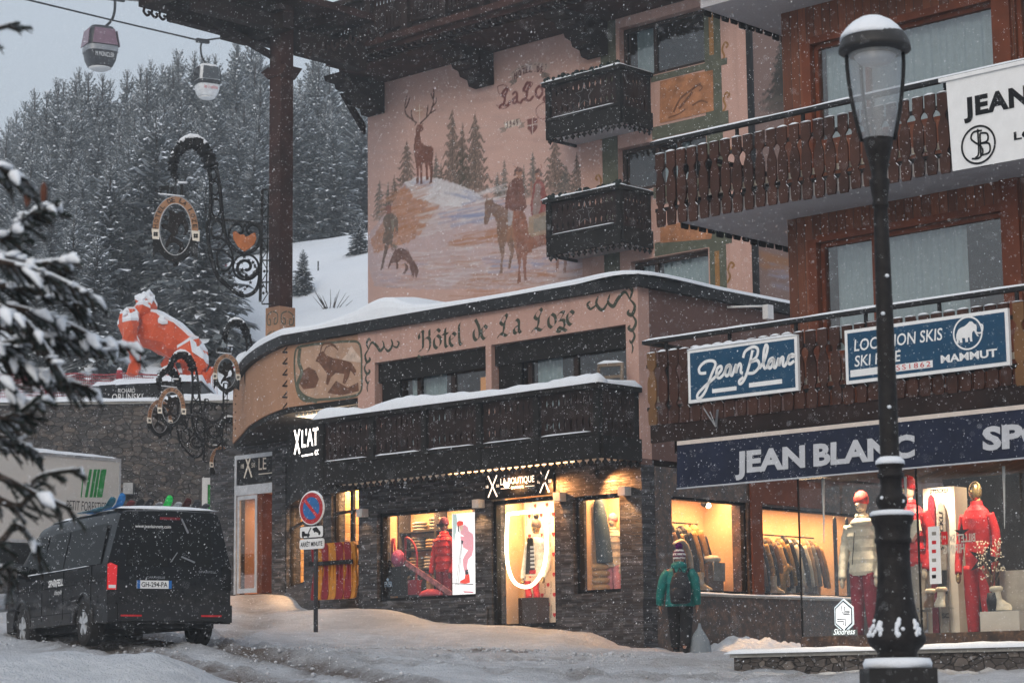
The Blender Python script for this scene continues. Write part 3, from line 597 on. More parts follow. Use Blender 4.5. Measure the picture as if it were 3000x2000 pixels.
m = MB(); m.beam((ps - .15, pt - .1, 14.45), (ps - 1.1, pt - 2.0, 15.5), .12, .14); m.build('pillar_brace', M['oldwood'], hotel)
m = MB()
for i in range(4): 
    c = np.array((-14.62, .7 + i * .22, 15.12)); m.tube(cr([c + (0, -.08, .06), c + (0, -.1, -.03), c + (0, 0, -.1), c + (0, .07, -.03), c + (0, .02, 0)], 4), .03, 6)
for i in range(9):
    c = np.array((-12.9 + i * .3, 4.0, 14.5)); m.tube(cr([c + (-.1, 0, .1), c + (-.12, 0, -.05), c + (0, 0, -.14), c + (.09, 0, -.04), c + (.02, 0, 0)], 4), .03, 6)
m.build('carved_curls', M['oldwood'], hotel)
# lettering and scrollwork painted on the wing
def nibline(m, pts, fn, wd, d=.004, n=6, ang=.62): m.ribbon(cr(pts, n), wd, fn, d, 0, ang)
BL = {   # blackletter strokes in a 1-high x-height box; each letter (width, strokes)
 'H': (1.25, [[(.05, .95), (.0, 1.25), (.25, 1.5), (.4, 1.35)], [(.35, 1.45), (.35, .5), (.3, .15), (.0, .0)], [(.35, .75), (.7, .95), (.95, .75), (.95, .2), (.75, -.15)], [(.9, 1.5), (.92, 1.0)], [(-.1, -.3), (.1, -.5), (.4, -.35)]]),
 'o': (.72, [[(.35, 1.0), (.08, .75), (.08, .25), (.32, .0)], [(.32, 1.0), (.6, .75), (.6, .28), (.32, .0)]]),
 't': (.6, [[(.3, 1.4), (.3, .25), (.45, .0), (.6, .12)], [(.08, 1.0), (.55, 1.0)]]),
 'e': (.68, [[(.35, 1.0), (.1, .75), (.1, .25), (.35, .0), (.6, .18)], [(.35, 1.0), (.58, .75), (.12, .45)]]),
 'l': (.5, [[(.3, 1.65), (.2, 1.4), (.22, .3), (.38, .0), (.5, .1)]]),
 'd': (.75, [[(.35, .95), (.1, .7), (.1, .25), (.35, .0), (.62, .25), (.6, .9), (.25, 1.55)]]),
 'L': (1.2, [[(.35, 1.3), (.6, 1.5), (.72, 1.3), (.5, .9), (.45, .45), (.3, .1)], [(-.1, -.1), (.1, .15), (.35, .1), (.7, -.05), (1.0, .22)], [(.35, 1.3), (.15, 1.0), (.4, .75)]]),
 'a': (.75, [[(.12, .85), (.35, 1.0), (.55, .8), (.55, .2), (.72, .0)], [(.55, .55), (.15, .4), (.15, .1), (.35, .0), (.55, .2)]]),
 'z': (.75, [[(.08, .8), (.25, 1.0), (.58, .95), (.2, .4)], [(.2, .45), (.55, .4), (.6, .0), (.35, -.35), (.05, -.3), (.1, -.05), (.45, -.2), (.75, -.4)]]),
 ' ': (.7, []), '^': (0, [[(-.62, 1.22), (-.38, 1.45), (-.14, 1.22)]])}
def blackletter(m, st, s0, z0, h, width, fn, d=.004, ang=.62, nibw=.19):
    W = sum(BL[c][0] for c in st); k = width / W; x = s0
    for c in st:
        wd, ss = BL[c]
        for stq in ss: nibline(m, [(x + u * k, z0 + v * h) for u, v in stq], fn, nibw * h * 1.15, d, 5, ang)
        x += wd * k
m = MB(); X0 = lambda x: T(x, 1000, 0)[0]
for w_, xa, xb, zz in (('Ho^tel', 1228, 1356, 6.33), ('de', 1386, 1430, 6.37), ('La', 1462, 1528, 6.38), ('Loze', 1562, 1686, 6.38)): blackletter(m, w_, X0(xa), zz, .25, X0(xb) - X0(xa), F_, .005, .62, .25)
m.build('painted_name', M['letter_green'], hotel)
m = MB()
def acanthus(m, fn, o, sx, k, d=.005):
    o = np.array(o)
    for pts, wd in (([(0, 0), (.12, .16), (.3, .05), (.42, -.08), (.55, .02), (.5, .16)], .055), ([(.55, .02), (.7, -.12), (.85, .02), (.8, .16)], .05), ([(.85, 0), (1.0, -.06), (1.08, .04), (1.0, .09)], .04), ([(0, 0), (-.06, .16), (.02, .26), (.08, .2)], .05),
                    ([(0, 0), (-.12, -.14), (-.05, -.3), (.06, -.26), (.02, -.2)], .055), ([(-.04, -.3), (-.14, -.45), (-.05, -.6), (.05, -.55), (.0, -.5)], .05), ([(-.04, -.6), (-.1, -.72), (-.02, -.84), (.03, -.78)], .04), ([(-.02, -.84), (-.05, -.95), (-.02, -1.05)], .025)):
        P = cr([o + np.array([sx * a, b]) * k for a, b in pts], 5); n = len(P); m.ribbon(P, [wd * k * (.35 + 1.1 * sin(pi * (i + .6) / (n + .3))) for i in range(n)], fn, d)
acanthus(m, F_, (-6.72, 6.52), 1, .78); acanthus(m, F_, (-.17, 6.66), -1, .9)
m.build('painted_acanthus', M['letter_green'], hotel)
# ---------------------------------------------------------------- the painted hunting mural: pigments brushed onto a fine wall sheet
class Paint:
    def __init__(s, W, base, crop):
        s.W = W; x, y = projv(W); s.x = (x - crop[0]) * crop[2]; s.y = (y - crop[1]) * crop[2]; s.c = np.tile(np.array(base, float), (len(W), 1))
        s.n1 = fbm(s.x * .03, s.y * .03, 4, 1); s.n2 = fbm(s.x * .11, s.y * .11, 3, 2); s.nx = (fbm(s.x * .08, s.y * .08, 3, 3) - .5); s.ny = (fbm(s.x * .08, s.y * .08, 3, 4) - .5)
    def mix(s, m, a, col): a = np.clip(a, 0, 1)[:, None]; s.c[m] = s.c[m] * (1 - a) + np.array(col) * a
    def poly(s, pts, col, al=.85, rag=4, tex=.5, var=.3):
        P = np.array(pts, float); pad = rag + 3; m = np.where((s.x > P[:, 0].min() - pad) & (s.x < P[:, 0].max() + pad) & (s.y > P[:, 1].min() - pad) & (s.y < P[:, 1].max() + pad))[0]
        if not len(m): return
        x = s.x[m] + s.nx[m] * rag * 2; y = s.y[m] + s.ny[m] * rag * 2; ins = np.zeros(len(m), bool); j = len(P) - 1
        for i in range(len(P)):
            xi, yi = P[i]; xj, yj = P[j]; c = (yi > y) != (yj > y)
            with np.errstate(divide='ignore', invalid='ignore'): ins ^= c & (x < (xj - xi) * (y - yi) / (yj - yi + 1e-12) + xi)
            j = i
        m = m[ins]; a = al * (1 - tex + tex * 2 * s.n2[m]); k = 1 + var * 2 * (s.n1[m] - .5) + var * (s.n2[m] - .5)
        s.c[m] = s.c[m] * (1 - np.clip(a, 0, 1)[:, None]) + np.array(col)[None, :] * k[:, None] * np.clip(a, 0, 1)[:, None]
    def line(s, pts, wd, col, al=.9, smooth=5, soft=.35):
        P = np.array(cr(pts, smooth)) if smooth else np.array(pts, float); w1 = max(wd) if hasattr(wd, '__len__') else wd
        m = np.where((s.x > P[:, 0].min() - w1) & (s.x < P[:, 0].max() + w1) & (s.y > P[:, 1].min() - w1) & (s.y < P[:, 1].max() + w1))[0]; best = np.full(len(m), 9.0); n = len(P)
        for i in range(n - 1):
            a, b = P[i], P[i + 1]; L2 = ((b - a) ** 2).sum() + 1e-9; u = np.clip(((s.x[m] - a[0]) * (b[0] - a[0]) + (s.y[m] - a[1]) * (b[1] - a[1])) / L2, 0, 1)
            w_ = (wd[0] + (wd[1] - wd[0]) * i / n) if hasattr(wd, '__len__') else wd; best = np.minimum(best, np.hypot(s.x[m] - a[0] - u * (b[0] - a[0]), s.y[m] - a[1] - u * (b[1] - a[1])) / (w_ / 2))
        a = np.clip((1 - best) / soft, 0, 1) * al; s.mix(m, a, col)
    def tree(s, cx, top, base, hw, col, al=.75, seed=0):
        m = np.where((s.y > top) & (s.y < base) & (np.abs(s.x - cx) < hw * 1.35))[0]; v = (s.y[m] - top) / (base - top); n = 9; tv = v * n + .25 * np.sin(s.x[m] * .12 + seed) ; fr = tv - np.floor(tv)
        side = np.where(s.x[m] > cx, 1, -1); ph = fbm(np.floor(tv) * 3.7 + side * 9, np.zeros(len(m)) + seed, 1, seed); wdt = hw * v ** .85 * (.35 + .75 * fr ** .8) * (.7 + .6 * ph); d = np.abs(s.x[m] - cx); cur = d / (hw + 1) * (base - top) / n * .55
        inside = np.clip((wdt - d) / 6, 0, 1); tex = np.clip(1.7 * fbm(s.x[m] * .22, (s.y[m] - cur) * .10, 3, seed + 7) + .05, 0, 1); fade = np.clip((1.15 - v) * 3, 0, 1)
        s.mix(m, al * inside * tex * fade, col); s.line([(cx, top - 8), (cx, base)], [3, 9], col, al * .8, 0)
    def strokes(s, x0, x1, y0, y1, n, col, al, ln, wd, slope=0.0, seed=0):
        r = random.Random(seed)
        for _ in range(n):
            x = r.uniform(x0, x1); y = r.uniform(y0, y1) + slope * (x - x0); L = ln * r.uniform(.5, 1.4); dy = r.uniform(-.12, .12) * L + slope * L
            s.line([(x, y), (x + L * .5, y + dy * .5 + r.uniform(-4, 4)), (x + L, y + dy)], [wd * r.uniform(.7, 1.3), wd * .5], col, al * r.uniform(.5, 1), 3, .9)
def wall_paint(s0, s1, z0, z1, step, t, base, crop, side=False):
    a = np.arange(s0, s1 + step / 2, step); b = np.arange(z0, z1 + step / 2, step); AA, BB = np.meshgrid(a, b); k = AA.ravel()[:, None]
    W = F0 + (E1 * k + t * E2 if not side else E2 * k + t * E1) + BB.ravel()[:, None] * np.array([[0, 0, 1.]]); p = Paint(W, base, crop); p.grid = (AA, BB, t, side); return p
def finish(p, name):
    AA, BB, t, side = p.grid; ny, nx = AA.shape; idx = np.arange(nx * ny).reshape(ny, nx); tt = np.full(AA.size, t); o = ORI[hotel.name]
    V = np.c_[AA.ravel(), tt, BB.ravel()] if not side else np.c_[tt, AA.ravel(), BB.ravel()]; me = bpy.data.meshes.new(name)
    me.from_pydata((V - o).tolist(), [], np.stack([idx[:-1, :-1], idx[:-1, 1:], idx[1:, 1:], idx[1:, :-1]], -1).reshape(-1, 4).tolist())
    at = me.color_attributes.new('pigment', 'FLOAT_COLOR', 'POINT'); at.data.foreach_set('color', np.c_[np.clip(p.c, 0, 1), np.ones(len(p.c))].ravel().astype('f'))
    m = NT(name + '_pigment'); a = m.n('Attribute'); a.attribute_name = 'pigment'; n = m.noise(1.3, 5); n2 = m.noise(60, 3); c = m.mix(m.mr(n, .3, .7, 0, .14), a.outputs['Color'], (.30, .19, .16)); m.pr(c, .85, 0, m.bump(n2, .35, .01), .3)
    me.materials.append(m.m); return put(name, me, hotel, o)
PINK = (.60, .39, .335)
p = wall_paint(-15.19, -7.57, 7.4, 14.97, .024, TM + .012, PINK, (1060, 250, 2.4125))
GR = (.045, .045, .030); GT = (.07, .085, .075); OC = (.40, .16, .05); WHT = (.68, .66, .68); BLU = (.26, .30, .46); BR = (.15, .05, .03); DB = (.06, .025, .018); LIL = (.50, .40, .42)
p.strokes(0, 1500, 50, 620, 60, (.55, .38, .34), .35, 220, 60, 0, 3); p.strokes(100, 1500, 0, 500, 30, (.43, .27, .24), .3, 200, 70, 0, 4)
for cx_, tp_, bs, hw, c, sd in ((125, 650, 960, 62, GT, 1), (185, 690, 940, 45, GT, 2), (228, 640, 880, 60, GR, 3), (318, 370, 760, 92, GR, 4), (525, 480, 720, 60, GT, 5), (560, 560, 740, 60, GR, 12), (640, 155, 800, 130, GR, 6), (712, 235, 760, 75, GR, 7), (800, 180, 820, 150, GR, 8), (960, 600, 800, 55, GT, 9), (1008, 510, 800, 52, GT, 10), (1145, 570, 800, 50, GT, 13), (1210, 450, 800, 66, GT, 11), (1365, 350, 780, 120, GR, 14), (1440, 560, 780, 90, GT, 16), (1520, 480, 780, 80, GR, 15)): p.tree(cx_, tp_, bs, hw, c, .86, sd)
p.strokes(60, 1500, 640, 800, 60, GT, .25, 60, 30, 0, 21)
hill = [(60, 1010), (150, 930), (215, 840), (270, 735), (300, 690), (390, 648), (510, 650), (600, 672), (720, 715), (800, 765), (880, 800), (1000, 790), (1200, 800), (1560, 830), (1560, 1500), (60, 1500)]
hill = [(30, 1080), (120, 960), (215, 840), (270, 735), (300, 690), (390, 648), (510, 650), (600, 672), (720, 715), (800, 765), (880, 800), (1000, 820), (1560, 900), (1560, 1400), (900, 1440), (400, 1440), (90, 1420), (40, 1250)]
p.poly(hill, LIL, .75, 8, .5, .15)
p.poly([(300, 690), (390, 648), (510, 650), (720, 715), (860, 790), (700, 860), (560, 850), (450, 830), (380, 800), (350, 760), (330, 720)], WHT, .8, 10, .5, .1)
p.poly([(275, 730), (300, 710), (345, 760), (375, 800), (450, 815), (560, 850), (500, 920), (470, 960), (420, 1050), (330, 1110), (200, 1150), (90, 1190), (60, 1100), (150, 960), (215, 850)], OC, .6, 12, .6, .35)
p.strokes(120, 430, 780, 1130, 90, OC, .45, 110, 22, -.35, 31); p.strokes(90, 400, 820, 1150, 40, PINK, .4, 100, 20, -.4, 32)
p.strokes(380, 900, 850, 1080, 60, WHT, .55, 150, 26, -.22, 33); p.strokes(520, 900, 870, 1020, 26, BLU, .6, 170, 26, -.18, 34); p.strokes(560, 760, 700, 760, 10, BLU, .5, 110, 26, .25, 35); p.strokes(330, 470, 670, 700, 6, BLU, .45, 90, 26, 0, 36)
p.strokes(600, 1000, 1060, 1160, 46, OC, .5, 170, 26, -.12, 37); p.strokes(100, 1500, 1130, 1420, 120, WHT, .42, 150, 20, 0, 38); p.strokes(150, 1500, 1200, 1440, 95, OC, .45, 130, 20, -.03, 39); p.strokes(840, 1450, 1220, 1330, 26, BLU, .65, 120, 22, -.02, 40); p.strokes(90, 420, 1250, 1440, 14, BLU, .4, 90, 20, 0, 41); p.strokes(600, 1500, 1330, 1500, 50, OC, .45, 150, 24, -.04, 42); p.strokes(100, 1500, 1140, 1420, 60, PINK, .4, 140, 24, 0, 43)
# stag
p.poly([(385, 290), (400, 275), (425, 280), (440, 312), (425, 325), (412, 330), (418, 400), (440, 425), (490, 430), (508, 455), (505, 500), (498, 540), (503, 600), (498, 640), (497, 690), (478, 695), (484, 640), (478, 590), (470, 560), (468, 620), (472, 665), (455, 672), (452, 590), (440, 545), (428, 560), (428, 640), (430, 695), (412, 700), (414, 600), (400, 560), (402, 640), (400, 695), (383, 700), (387, 610), (376, 520), (366, 450), (372, 390), (382, 340)], BR, .92, 2, .35, .5)
p.line([(372, 420), (370, 480), (385, 540)], 10, DB, .5); p.line([(500, 460), (495, 520), (500, 640)], 8, DB, .5)
for q in ([(385, 265), (345, 235), (312, 200), (305, 150), (318, 75)], [(345, 235), (318, 215), (303, 180)], [(312, 160), (330, 120), (340, 85)], [(365, 250), (350, 210), (352, 175)], [(415, 268), (450, 235), (480, 200), (500, 150), (508, 95), (508, 25)], [(480, 200), (522, 175)], [(495, 155), (525, 120), (525, 90)], [(460, 225), (463, 180), (468, 140)], [(505, 100), (488, 60)]): p.line(q, [13, 6], DB, .95)
p.line([(385, 262), (375, 285)], 8, DB, .8); p.line([(418, 268), (435, 275)], 7, DB, .8)
d_ = np.hypot(p.x - 405, p.y - 185); p.mix(np.arange(len(d_)), np.clip(1 - d_ / 60, 0, 1) * .45, (.45, .22, .08)); p.line([(408, 140), (408, 262)], 8, (.75, .66, .58), .9, 0); p.line([(384, 186), (428, 176)], 8, (.75, .66, .58), .9, 0)
# hunter and hound
p.poly([(165, 870), (180, 845), (205, 850), (210, 900), (195, 912), (170, 905)], (.24, .10, .08), .9, 2); p.poly([(150, 940), (175, 910), (220, 905), (255, 940), (258, 1050), (240, 1050), (232, 985), (225, 1040), (215, 1120), (255, 1140), (240, 1150), (190, 1122), (148, 1118), (150, 1060), (165, 1020), (152, 985)], (.12, .10, .08), .85, 3, .45, .5); p.poly([(205, 950), (225, 945), (230, 1010), (215, 1030)], (.28, .27, .22), .6, 3); p.poly([(165, 1120), (195, 1122), (180, 1180), (162, 1230), (150, 1300), (132, 1303), (145, 1230), (158, 1170)], (.11, .075, .06), .9, 2); p.poly([(225, 1115), (258, 1140), (240, 1160), (215, 1150)], (.16, .14, .11), .7, 3); p.poly([(230, 1030), (262, 1035), (250, 1055), (230, 1050)], (.30, .14, .10), .9, 2)
p.poly([(180, 1290), (215, 1200), (235, 1160), (290, 1150), (330, 1175), (360, 1230), (395, 1280), (400, 1320), (385, 1365), (375, 1330), (362, 1360), (350, 1330), (335, 1265), (310, 1240), (280, 1230), (255, 1250), (260, 1300), (245, 1300), (240, 1250), (210, 1255), (190, 1295)], (.12, .055, .04), .9, 3, .4, .5); p.poly([(300, 1250), (325, 1270), (330, 1300), (300, 1335), (288, 1330), (310, 1295)], (.11, .055, .04), .85, 2); p.line([(205, 1125), (215, 1160), (240, 1165)], 7, (.12, .055, .04), .9); p.line([(255, 1055), (300, 1130), (330, 1170)], 3, DB, .7)
# riders and horses
p.poly([(880, 800), (900, 815), (925, 795), (932, 830), (990, 850), (1060, 900), (1070, 1060), (1080, 1180), (1060, 1230), (1050, 1290), (1032, 1300), (1050, 1180), (1020, 1100), (1005, 1190), (995, 1240), (998, 1320), (972, 1340), (985, 1220), (962, 1100), (955, 1010), (945, 940), (915, 910), (885, 980), (862, 985), (868, 900), (868, 840)], (.20, .115, .075), .9, 4, .5, .5)
p.poly([(1060, 880), (1140, 870), (1170, 960), (1180, 1060), (1350, 1040), (1350, 1110), (1300, 1130), (1200, 1160), (1170, 1190), (1160, 1280), (1165, 1375), (1145, 1380), (1140, 1250), (1128, 1200), (1120, 1290), (1125, 1390), (1100, 1405), (1108, 1280), (1090, 1180), (1065, 1080)], (.25, .10, .06), .92, 4, .5, .45); p.poly([(1350, 1130), (1390, 1160), (1395, 1300), (1372, 1310), (1375, 1210)], (.25, .11, .07), .8, 3); p.poly([(1430, 1190), (1452, 1195), (1445, 1320), (1425, 1328)], (.25, .11, .07), .75, 3); p.line([(1070, 890), (1060, 1000), (1090, 1150)], 16, (.40, .22, .14), .5)
p.poly([(1075, 600), (1100, 575), (1135, 590), (1135, 620), (1075, 640)], (.10, .06, .05), .9, 2); p.poly([(1090, 612), (1130, 608), (1128, 650), (1095, 655)], (.40, .20, .13), .9, 2); p.poly([(1040, 690), (1090, 650), (1135, 660), (1150, 760), (1165, 860), (1140, 885), (1060, 885), (1010, 870), (1020, 780)], (.15, .06, .045), .92, 4, .4, .5); p.poly([(1030, 890), (1070, 890), (1060, 985), (1032, 1000)], (.40, .38, .40), .8, 3); p.poly([(1030, 1000), (1055, 990), (1045, 1100), (1025, 1115)], (.30, .15, .09), .9, 2); p.line([(1110, 600), (1085, 580), (1068, 552)], 6, (.30, .09, .06), .9)
p.poly([(1220, 610), (1250, 585), (1278, 620), (1275, 650), (1225, 630)], (.09, .06, .05), .9, 2); p.poly([(1225, 622), (1255, 615), (1260, 665), (1232, 670)], (.38, .17, .11), .9, 2); p.poly([(1215, 700), (1245, 660), (1285, 690), (1310, 790), (1300, 890), (1270, 935), (1200, 925), (1190, 850), (1205, 770)], (.24, .055, .05), .9, 3, .4, .4); p.poly([(1230, 690), (1262, 700), (1265, 860), (1240, 930), (1205, 910), (1215, 800)], (.28, .24, .22), .75, 4); p.poly([(1190, 680), (1200, 675), (1205, 770), (1192, 780)], (.35, .17, .12), .8, 2); p.poly([(1180, 930), (1345, 880), (1350, 1040), (1200, 1070), (1175, 1040)], (.36, .26, .17), .85, 3, .4, .25); p.poly([(1215, 945), (1320, 915), (1322, 1020), (1215, 1040)], (.24, .23, .20), .7, 4); p.poly([(1185, 1070), (1215, 1065), (1200, 1180), (1150, 1190), (1175, 1160)], (.30, .12, .07), .85, 3); p.line([(1255, 600), (1272, 575), (1262, 555)], 5, (.3, .08, .05), .8)
# lettering on the wall: HOTEL DE / La Loze / 1949 and a shield
RDL = (.15, .035, .035); z_ = lambda X, Y: ((X / 2.24 + 900 - 1060) * 2.4125, (Y / 2.24 - 250) * 2.4125)
ZL_ = lambda pts: [z_(*q) for q in pts]
p.line(ZL_([(1352, 495), (1400, 462), (1460, 438), (1520, 432), (1570, 440)]), 62, (.56, .44, .38), .6, 5); 
for q in ([(1345, 480), (1400, 445), (1460, 425), (1570, 425)], [(1350, 525), (1410, 490), (1470, 470), (1555, 476)]): p.line(ZL_(q), 4, (.10, .09, .07), .8)
p.line(ZL_([(1345, 480), (1350, 525)]), 4, (.1, .09, .07), .8, 0); p.line(ZL_([(1572, 428), (1556, 478)]), 4, (.1, .09, .07), .8, 0); p.poly(ZL_([(1345, 525), (1380, 512), (1372, 545), (1330, 570), (1340, 550), (1320, 540)]), (.14, .13, .11), .8, 1); p.poly(ZL_([(1535, 480), (1560, 475), (1600, 490), (1585, 500), (1600, 512), (1540, 512)]), (.14, .13, .11), .8, 1)
LT = {'H': [[(0, 0), (0, 1)], [(.6, 0), (.6, 1)], [(0, .5), (.6, .5)]], 'O': [[(.3, 0), (0, .3), (0, .7), (.3, 1), (.6, .7), (.6, .3), (.3, 0)]], 'T': [[(0, 1), (.6, 1)], [(.3, 1), (.3, 0)]], 'E': [[(.5, 1), (0, 1), (0, 0), (.5, 0)], [(0, .5), (.4, .5)]], 'L': [[(0, 1), (0, 0), (.5, 0)]], 'D': [[(0, 0), (0, 1), (.35, .95), (.6, .5), (.35, .05), (0, 0)]],
      '1': [[(.1, .8), (.3, 1), (.3, 0)]], '9': [[(.55, .6), (.3, .45), (.05, .7), (.3, 1), (.55, .75), (.5, .3), (.3, 0)]], '4': [[(.45, 0), (.45, 1), (0, .3), (.6, .3)]]}
def cap(st, pos, h_, col, w_):
    for c, (X, Y, sk) in zip(st, pos):
        for q in LT[c]: p.line([z_(X + u * h_ * .62, Y - v * h_ + sk * u) for u, v in q], w_, col, .98, 0, .6)
cap('HOTELDE', ((1362, 518, -8), (1388, 500, -8), (1414, 488, -6), (1437, 478, -4), (1461, 474, -2), (1510, 472, 2), (1535, 474, 3)), 36, (.10, .03, .03), 11)
LO = [[(1262, 620), (1300, 585), (1325, 625), (1295, 680), (1250, 712), (1232, 735), (1270, 770), (1330, 740), (1340, 715)], [(1262, 620), (1250, 570), (1300, 560), (1330, 600)], [(1240, 690), (1290, 715), (1330, 690)], [(1345, 650), (1330, 690), (1350, 705), (1372, 670), (1370, 640), (1345, 640), (1372, 690), (1385, 695)], [(1435, 575), (1470, 560), (1445, 610), (1410, 665), (1392, 690), (1430, 700), (1490, 660)], [(1435, 575), (1415, 600), (1440, 540), (1480, 550), (1450, 590)], [(1392, 690), (1420, 720), (1480, 700), (1490, 740), (1460, 765)], [(1505, 600), (1490, 640), (1510, 660), (1530, 620), (1510, 598)], [(1535, 600), (1570, 585), (1600, 590), (1560, 640), (1540, 650), (1590, 640), (1600, 680)], [(1598, 690), (1570, 770), (1520, 775), (1502, 720), (1540, 680), (1590, 670)]]
for i_ in (1, 2, 5, 9): p.line(ZL_(LO[i_]), 8, RDL, .9, 6, .5)
for st_, xa, yb, k_, h_ in (('La', 1268, 700, 62, 74), ('Loz', 1408, 668, 74, 76)):
    x_ = xa
    for c_ in st_:
        for q in BL[c_][1]: p.line([z_(x_ + u * k_, yb - v * h_ - .22 * (x_ - xa + u * k_)) for u, v in q], 21, RDL, .95, 6, .4)
        x_ += BL[c_][0] * k_
p.poly(ZL_([(1293, 800), (1395, 780), (1402, 822), (1298, 842)]), (.62, .55, .48), .85, 1); p.line(ZL_([(1293, 800), (1395, 780), (1402, 822), (1298, 842), (1293, 800)]), 3, (.1, .1, .08), .8, 0); p.poly(ZL_([(1298, 842), (1310, 840), (1305, 860), (1264, 878), (1275, 855), (1262, 845), (1293, 832)]), (.16, .15, .12), .7, 1); p.poly(ZL_([(1402, 822), (1400, 800), (1430, 805), (1420, 815), (1428, 835), (1385, 842)]), (.16, .15, .12), .7, 1)
cap('1949', ((1308, 835, -5), (1328, 831, -5), (1350, 827, -5), (1370, 823, -5)), 34, (.08, .03, .03), 9)
p.poly(ZL_([(1442, 785), (1512, 772), (1510, 840), (1478, 885), (1446, 850)]), RDL, .92, 1, .2); p.line(ZL_([(1478, 780), (1478, 880)]), 9, (.62, .52, .46), .95, 0); p.line(ZL_([(1443, 828), (1511, 815)]), 9, (.62, .52, .46), .95, 0)
finish(p, 'mural')
# the hare-brown picture panels and the painted spruce on the alley side
for pts, sd in (([(1935, 240), (2000, 222), (2090, 206), (2092, 325), (2010, 345), (1934, 362)], 1), ([(1935, 665), (2010, 650), (2090, 668), (2085, 700), (1936, 712)], 2)):
    q = [(T(x, y, TM)[0], T(x, y, TM)[2]) for x, y in pts]; MB().sheet(q, FT(TM - .014), .002).build('picture_panel', pm('russet_picture', (.36, .16, .075), .85, var=.35, sc=4), hotel)
m = MB(); q = lambda pts: [(T(x, y, TM)[0], T(x, y, TM)[2]) for x, y in pts]
for w_, pts in ((.05, [(1975, 330), (1995, 290), (2030, 262), (2055, 245)]), (.06, [(1990, 320), (2015, 290), (2030, 270)]), (.03, [(2030, 262), (2045, 250), (2060, 256), (2050, 268)]), (.04, [(2030, 310), (2055, 296), (2075, 302)]), (.03, [(1960, 345), (1990, 335), (2010, 320)])): m.ribbon(cr(q(pts), 5), w_, FT(TM - .018), .003)
m.build('painted_hare', pm('hare_brown', (.17, .075, .04), .85, var=.3), hotel)
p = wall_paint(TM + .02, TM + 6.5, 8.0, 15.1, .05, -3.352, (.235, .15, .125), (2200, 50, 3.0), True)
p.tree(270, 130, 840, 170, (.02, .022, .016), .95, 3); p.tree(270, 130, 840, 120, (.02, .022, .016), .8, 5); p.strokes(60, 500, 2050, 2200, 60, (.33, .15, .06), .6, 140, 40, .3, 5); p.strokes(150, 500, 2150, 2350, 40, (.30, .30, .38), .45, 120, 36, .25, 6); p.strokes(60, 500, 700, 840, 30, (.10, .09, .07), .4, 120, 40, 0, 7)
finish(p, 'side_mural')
# ---------------------------------------------------------------- timber apartment block with the awning shop, right
apt = thing('apartment_block', 'red brown timber apartment block with long baluster balconies above a glass fronted ski shop', 'building', (9, -5, 0))
FJ = -5.45; TW = -4.4; SE = 13.5
for nm, z0, z1, s0 in (('lower', 3.42, 3.62, 5.0), ('middle', 6.42, 6.62, 5.22), ('upper', 9.38, 9.6, 5.72)):
    MB().box((s0, FJ + .04, z0), (SE, 2.5, z1)).build('balcony_slab', M['plaster'], apt)
# timber walls and windows of two storeys
def wall_level(z0, zw0, zw1, z1):
    m = MB(); cut_wall(m, 6.36, SE, z0, z1, [(6.86, 9.74, zw0, zw1), (10.05, 12.5, zw0 - .3, zw1)], TW, TW + .2); m.build('timber_wall', M['redwood'], apt)
    m = MB(); m.box((6.36, TW + .2, z0), (6.5, 2.5, z1)); m.build('timber_side_wall', M['redwood'], apt)
    m = MB(); m.box((6.72, TW - .05, z0), (6.86, TW - .002, zw1 + .05)); m.box((6.86, TW - .05, zw1), (9.74, TW - .002, zw1 + .1)); m.box((9.74, TW - .06, z0), (10.0, TW - .002, z1 - .002)); m.build('window_trim', M['frame_red'], apt)
M['glass_block'] = glassm('block_window_glass', (.80, .84, .85), .16)
wall_level(3.62, 4.45, 6.02, 6.42); wall_level(6.62, 7.4, 8.82, 9.38)
window(apt, 6.86, 9.74, 4.45, 6.02, TW, (7.72,), .06, ((7.02, 7.66), (7.85, 9.05)), 'frame_red', 'glass_block', .06)
window(apt, 6.86, 9.74, 7.4, 8.82, TW, (7.72,), .06, ((6.92, 9.68),), 'frame_red', 'glass_block', .06)
window(apt, 10.05, 12.5, 4.15, 6.02, TW, (), .06, (), 'frame_red', 'glass_block', .06); window(apt, 10.05, 12.5, 7.1, 8.82, TW, (), .06, (), 'frame_red', 'glass_block', .06)
# baluster board railings
PRF = [(0, .40), (.04, .47), (.10, .5), (.20, .5), (.235, .30), (.26, .27), (.285, .30), (.32, .46), (.36, .5), (.58, .5), (.64, .40), (.68, .28), (.72, .22), (.745, .24), (.77, .36), (.79, .5), (1, .5)]
def boards(m, P, ux, n, sp, bw, z0, z1, nr, worn=(), seed=0):
    rnd = random.Random(seed); P = np.array(P, float); ux = np.array(ux, float); nr = np.array(nr, float)
    for i in range(n):
        c = P + ux * sp * (i + .5); tl = rnd.uniform(-.012, .012); dz = rnd.uniform(-.015, .015)
        f = lambda u, v, d: c + ux * (u + tl * (v - z0)) + np.array([0, 0, v + dz]) + nr * (d + .006 * (i % 2))
        pl = [(w * bw, z0 + v * (z1 - z0)) for v, w in PRF]; pl += [(-a, b) for a, b in reversed(pl)]
        m.prism(pl, f, 0, .028, 1 if i in worn else 0)
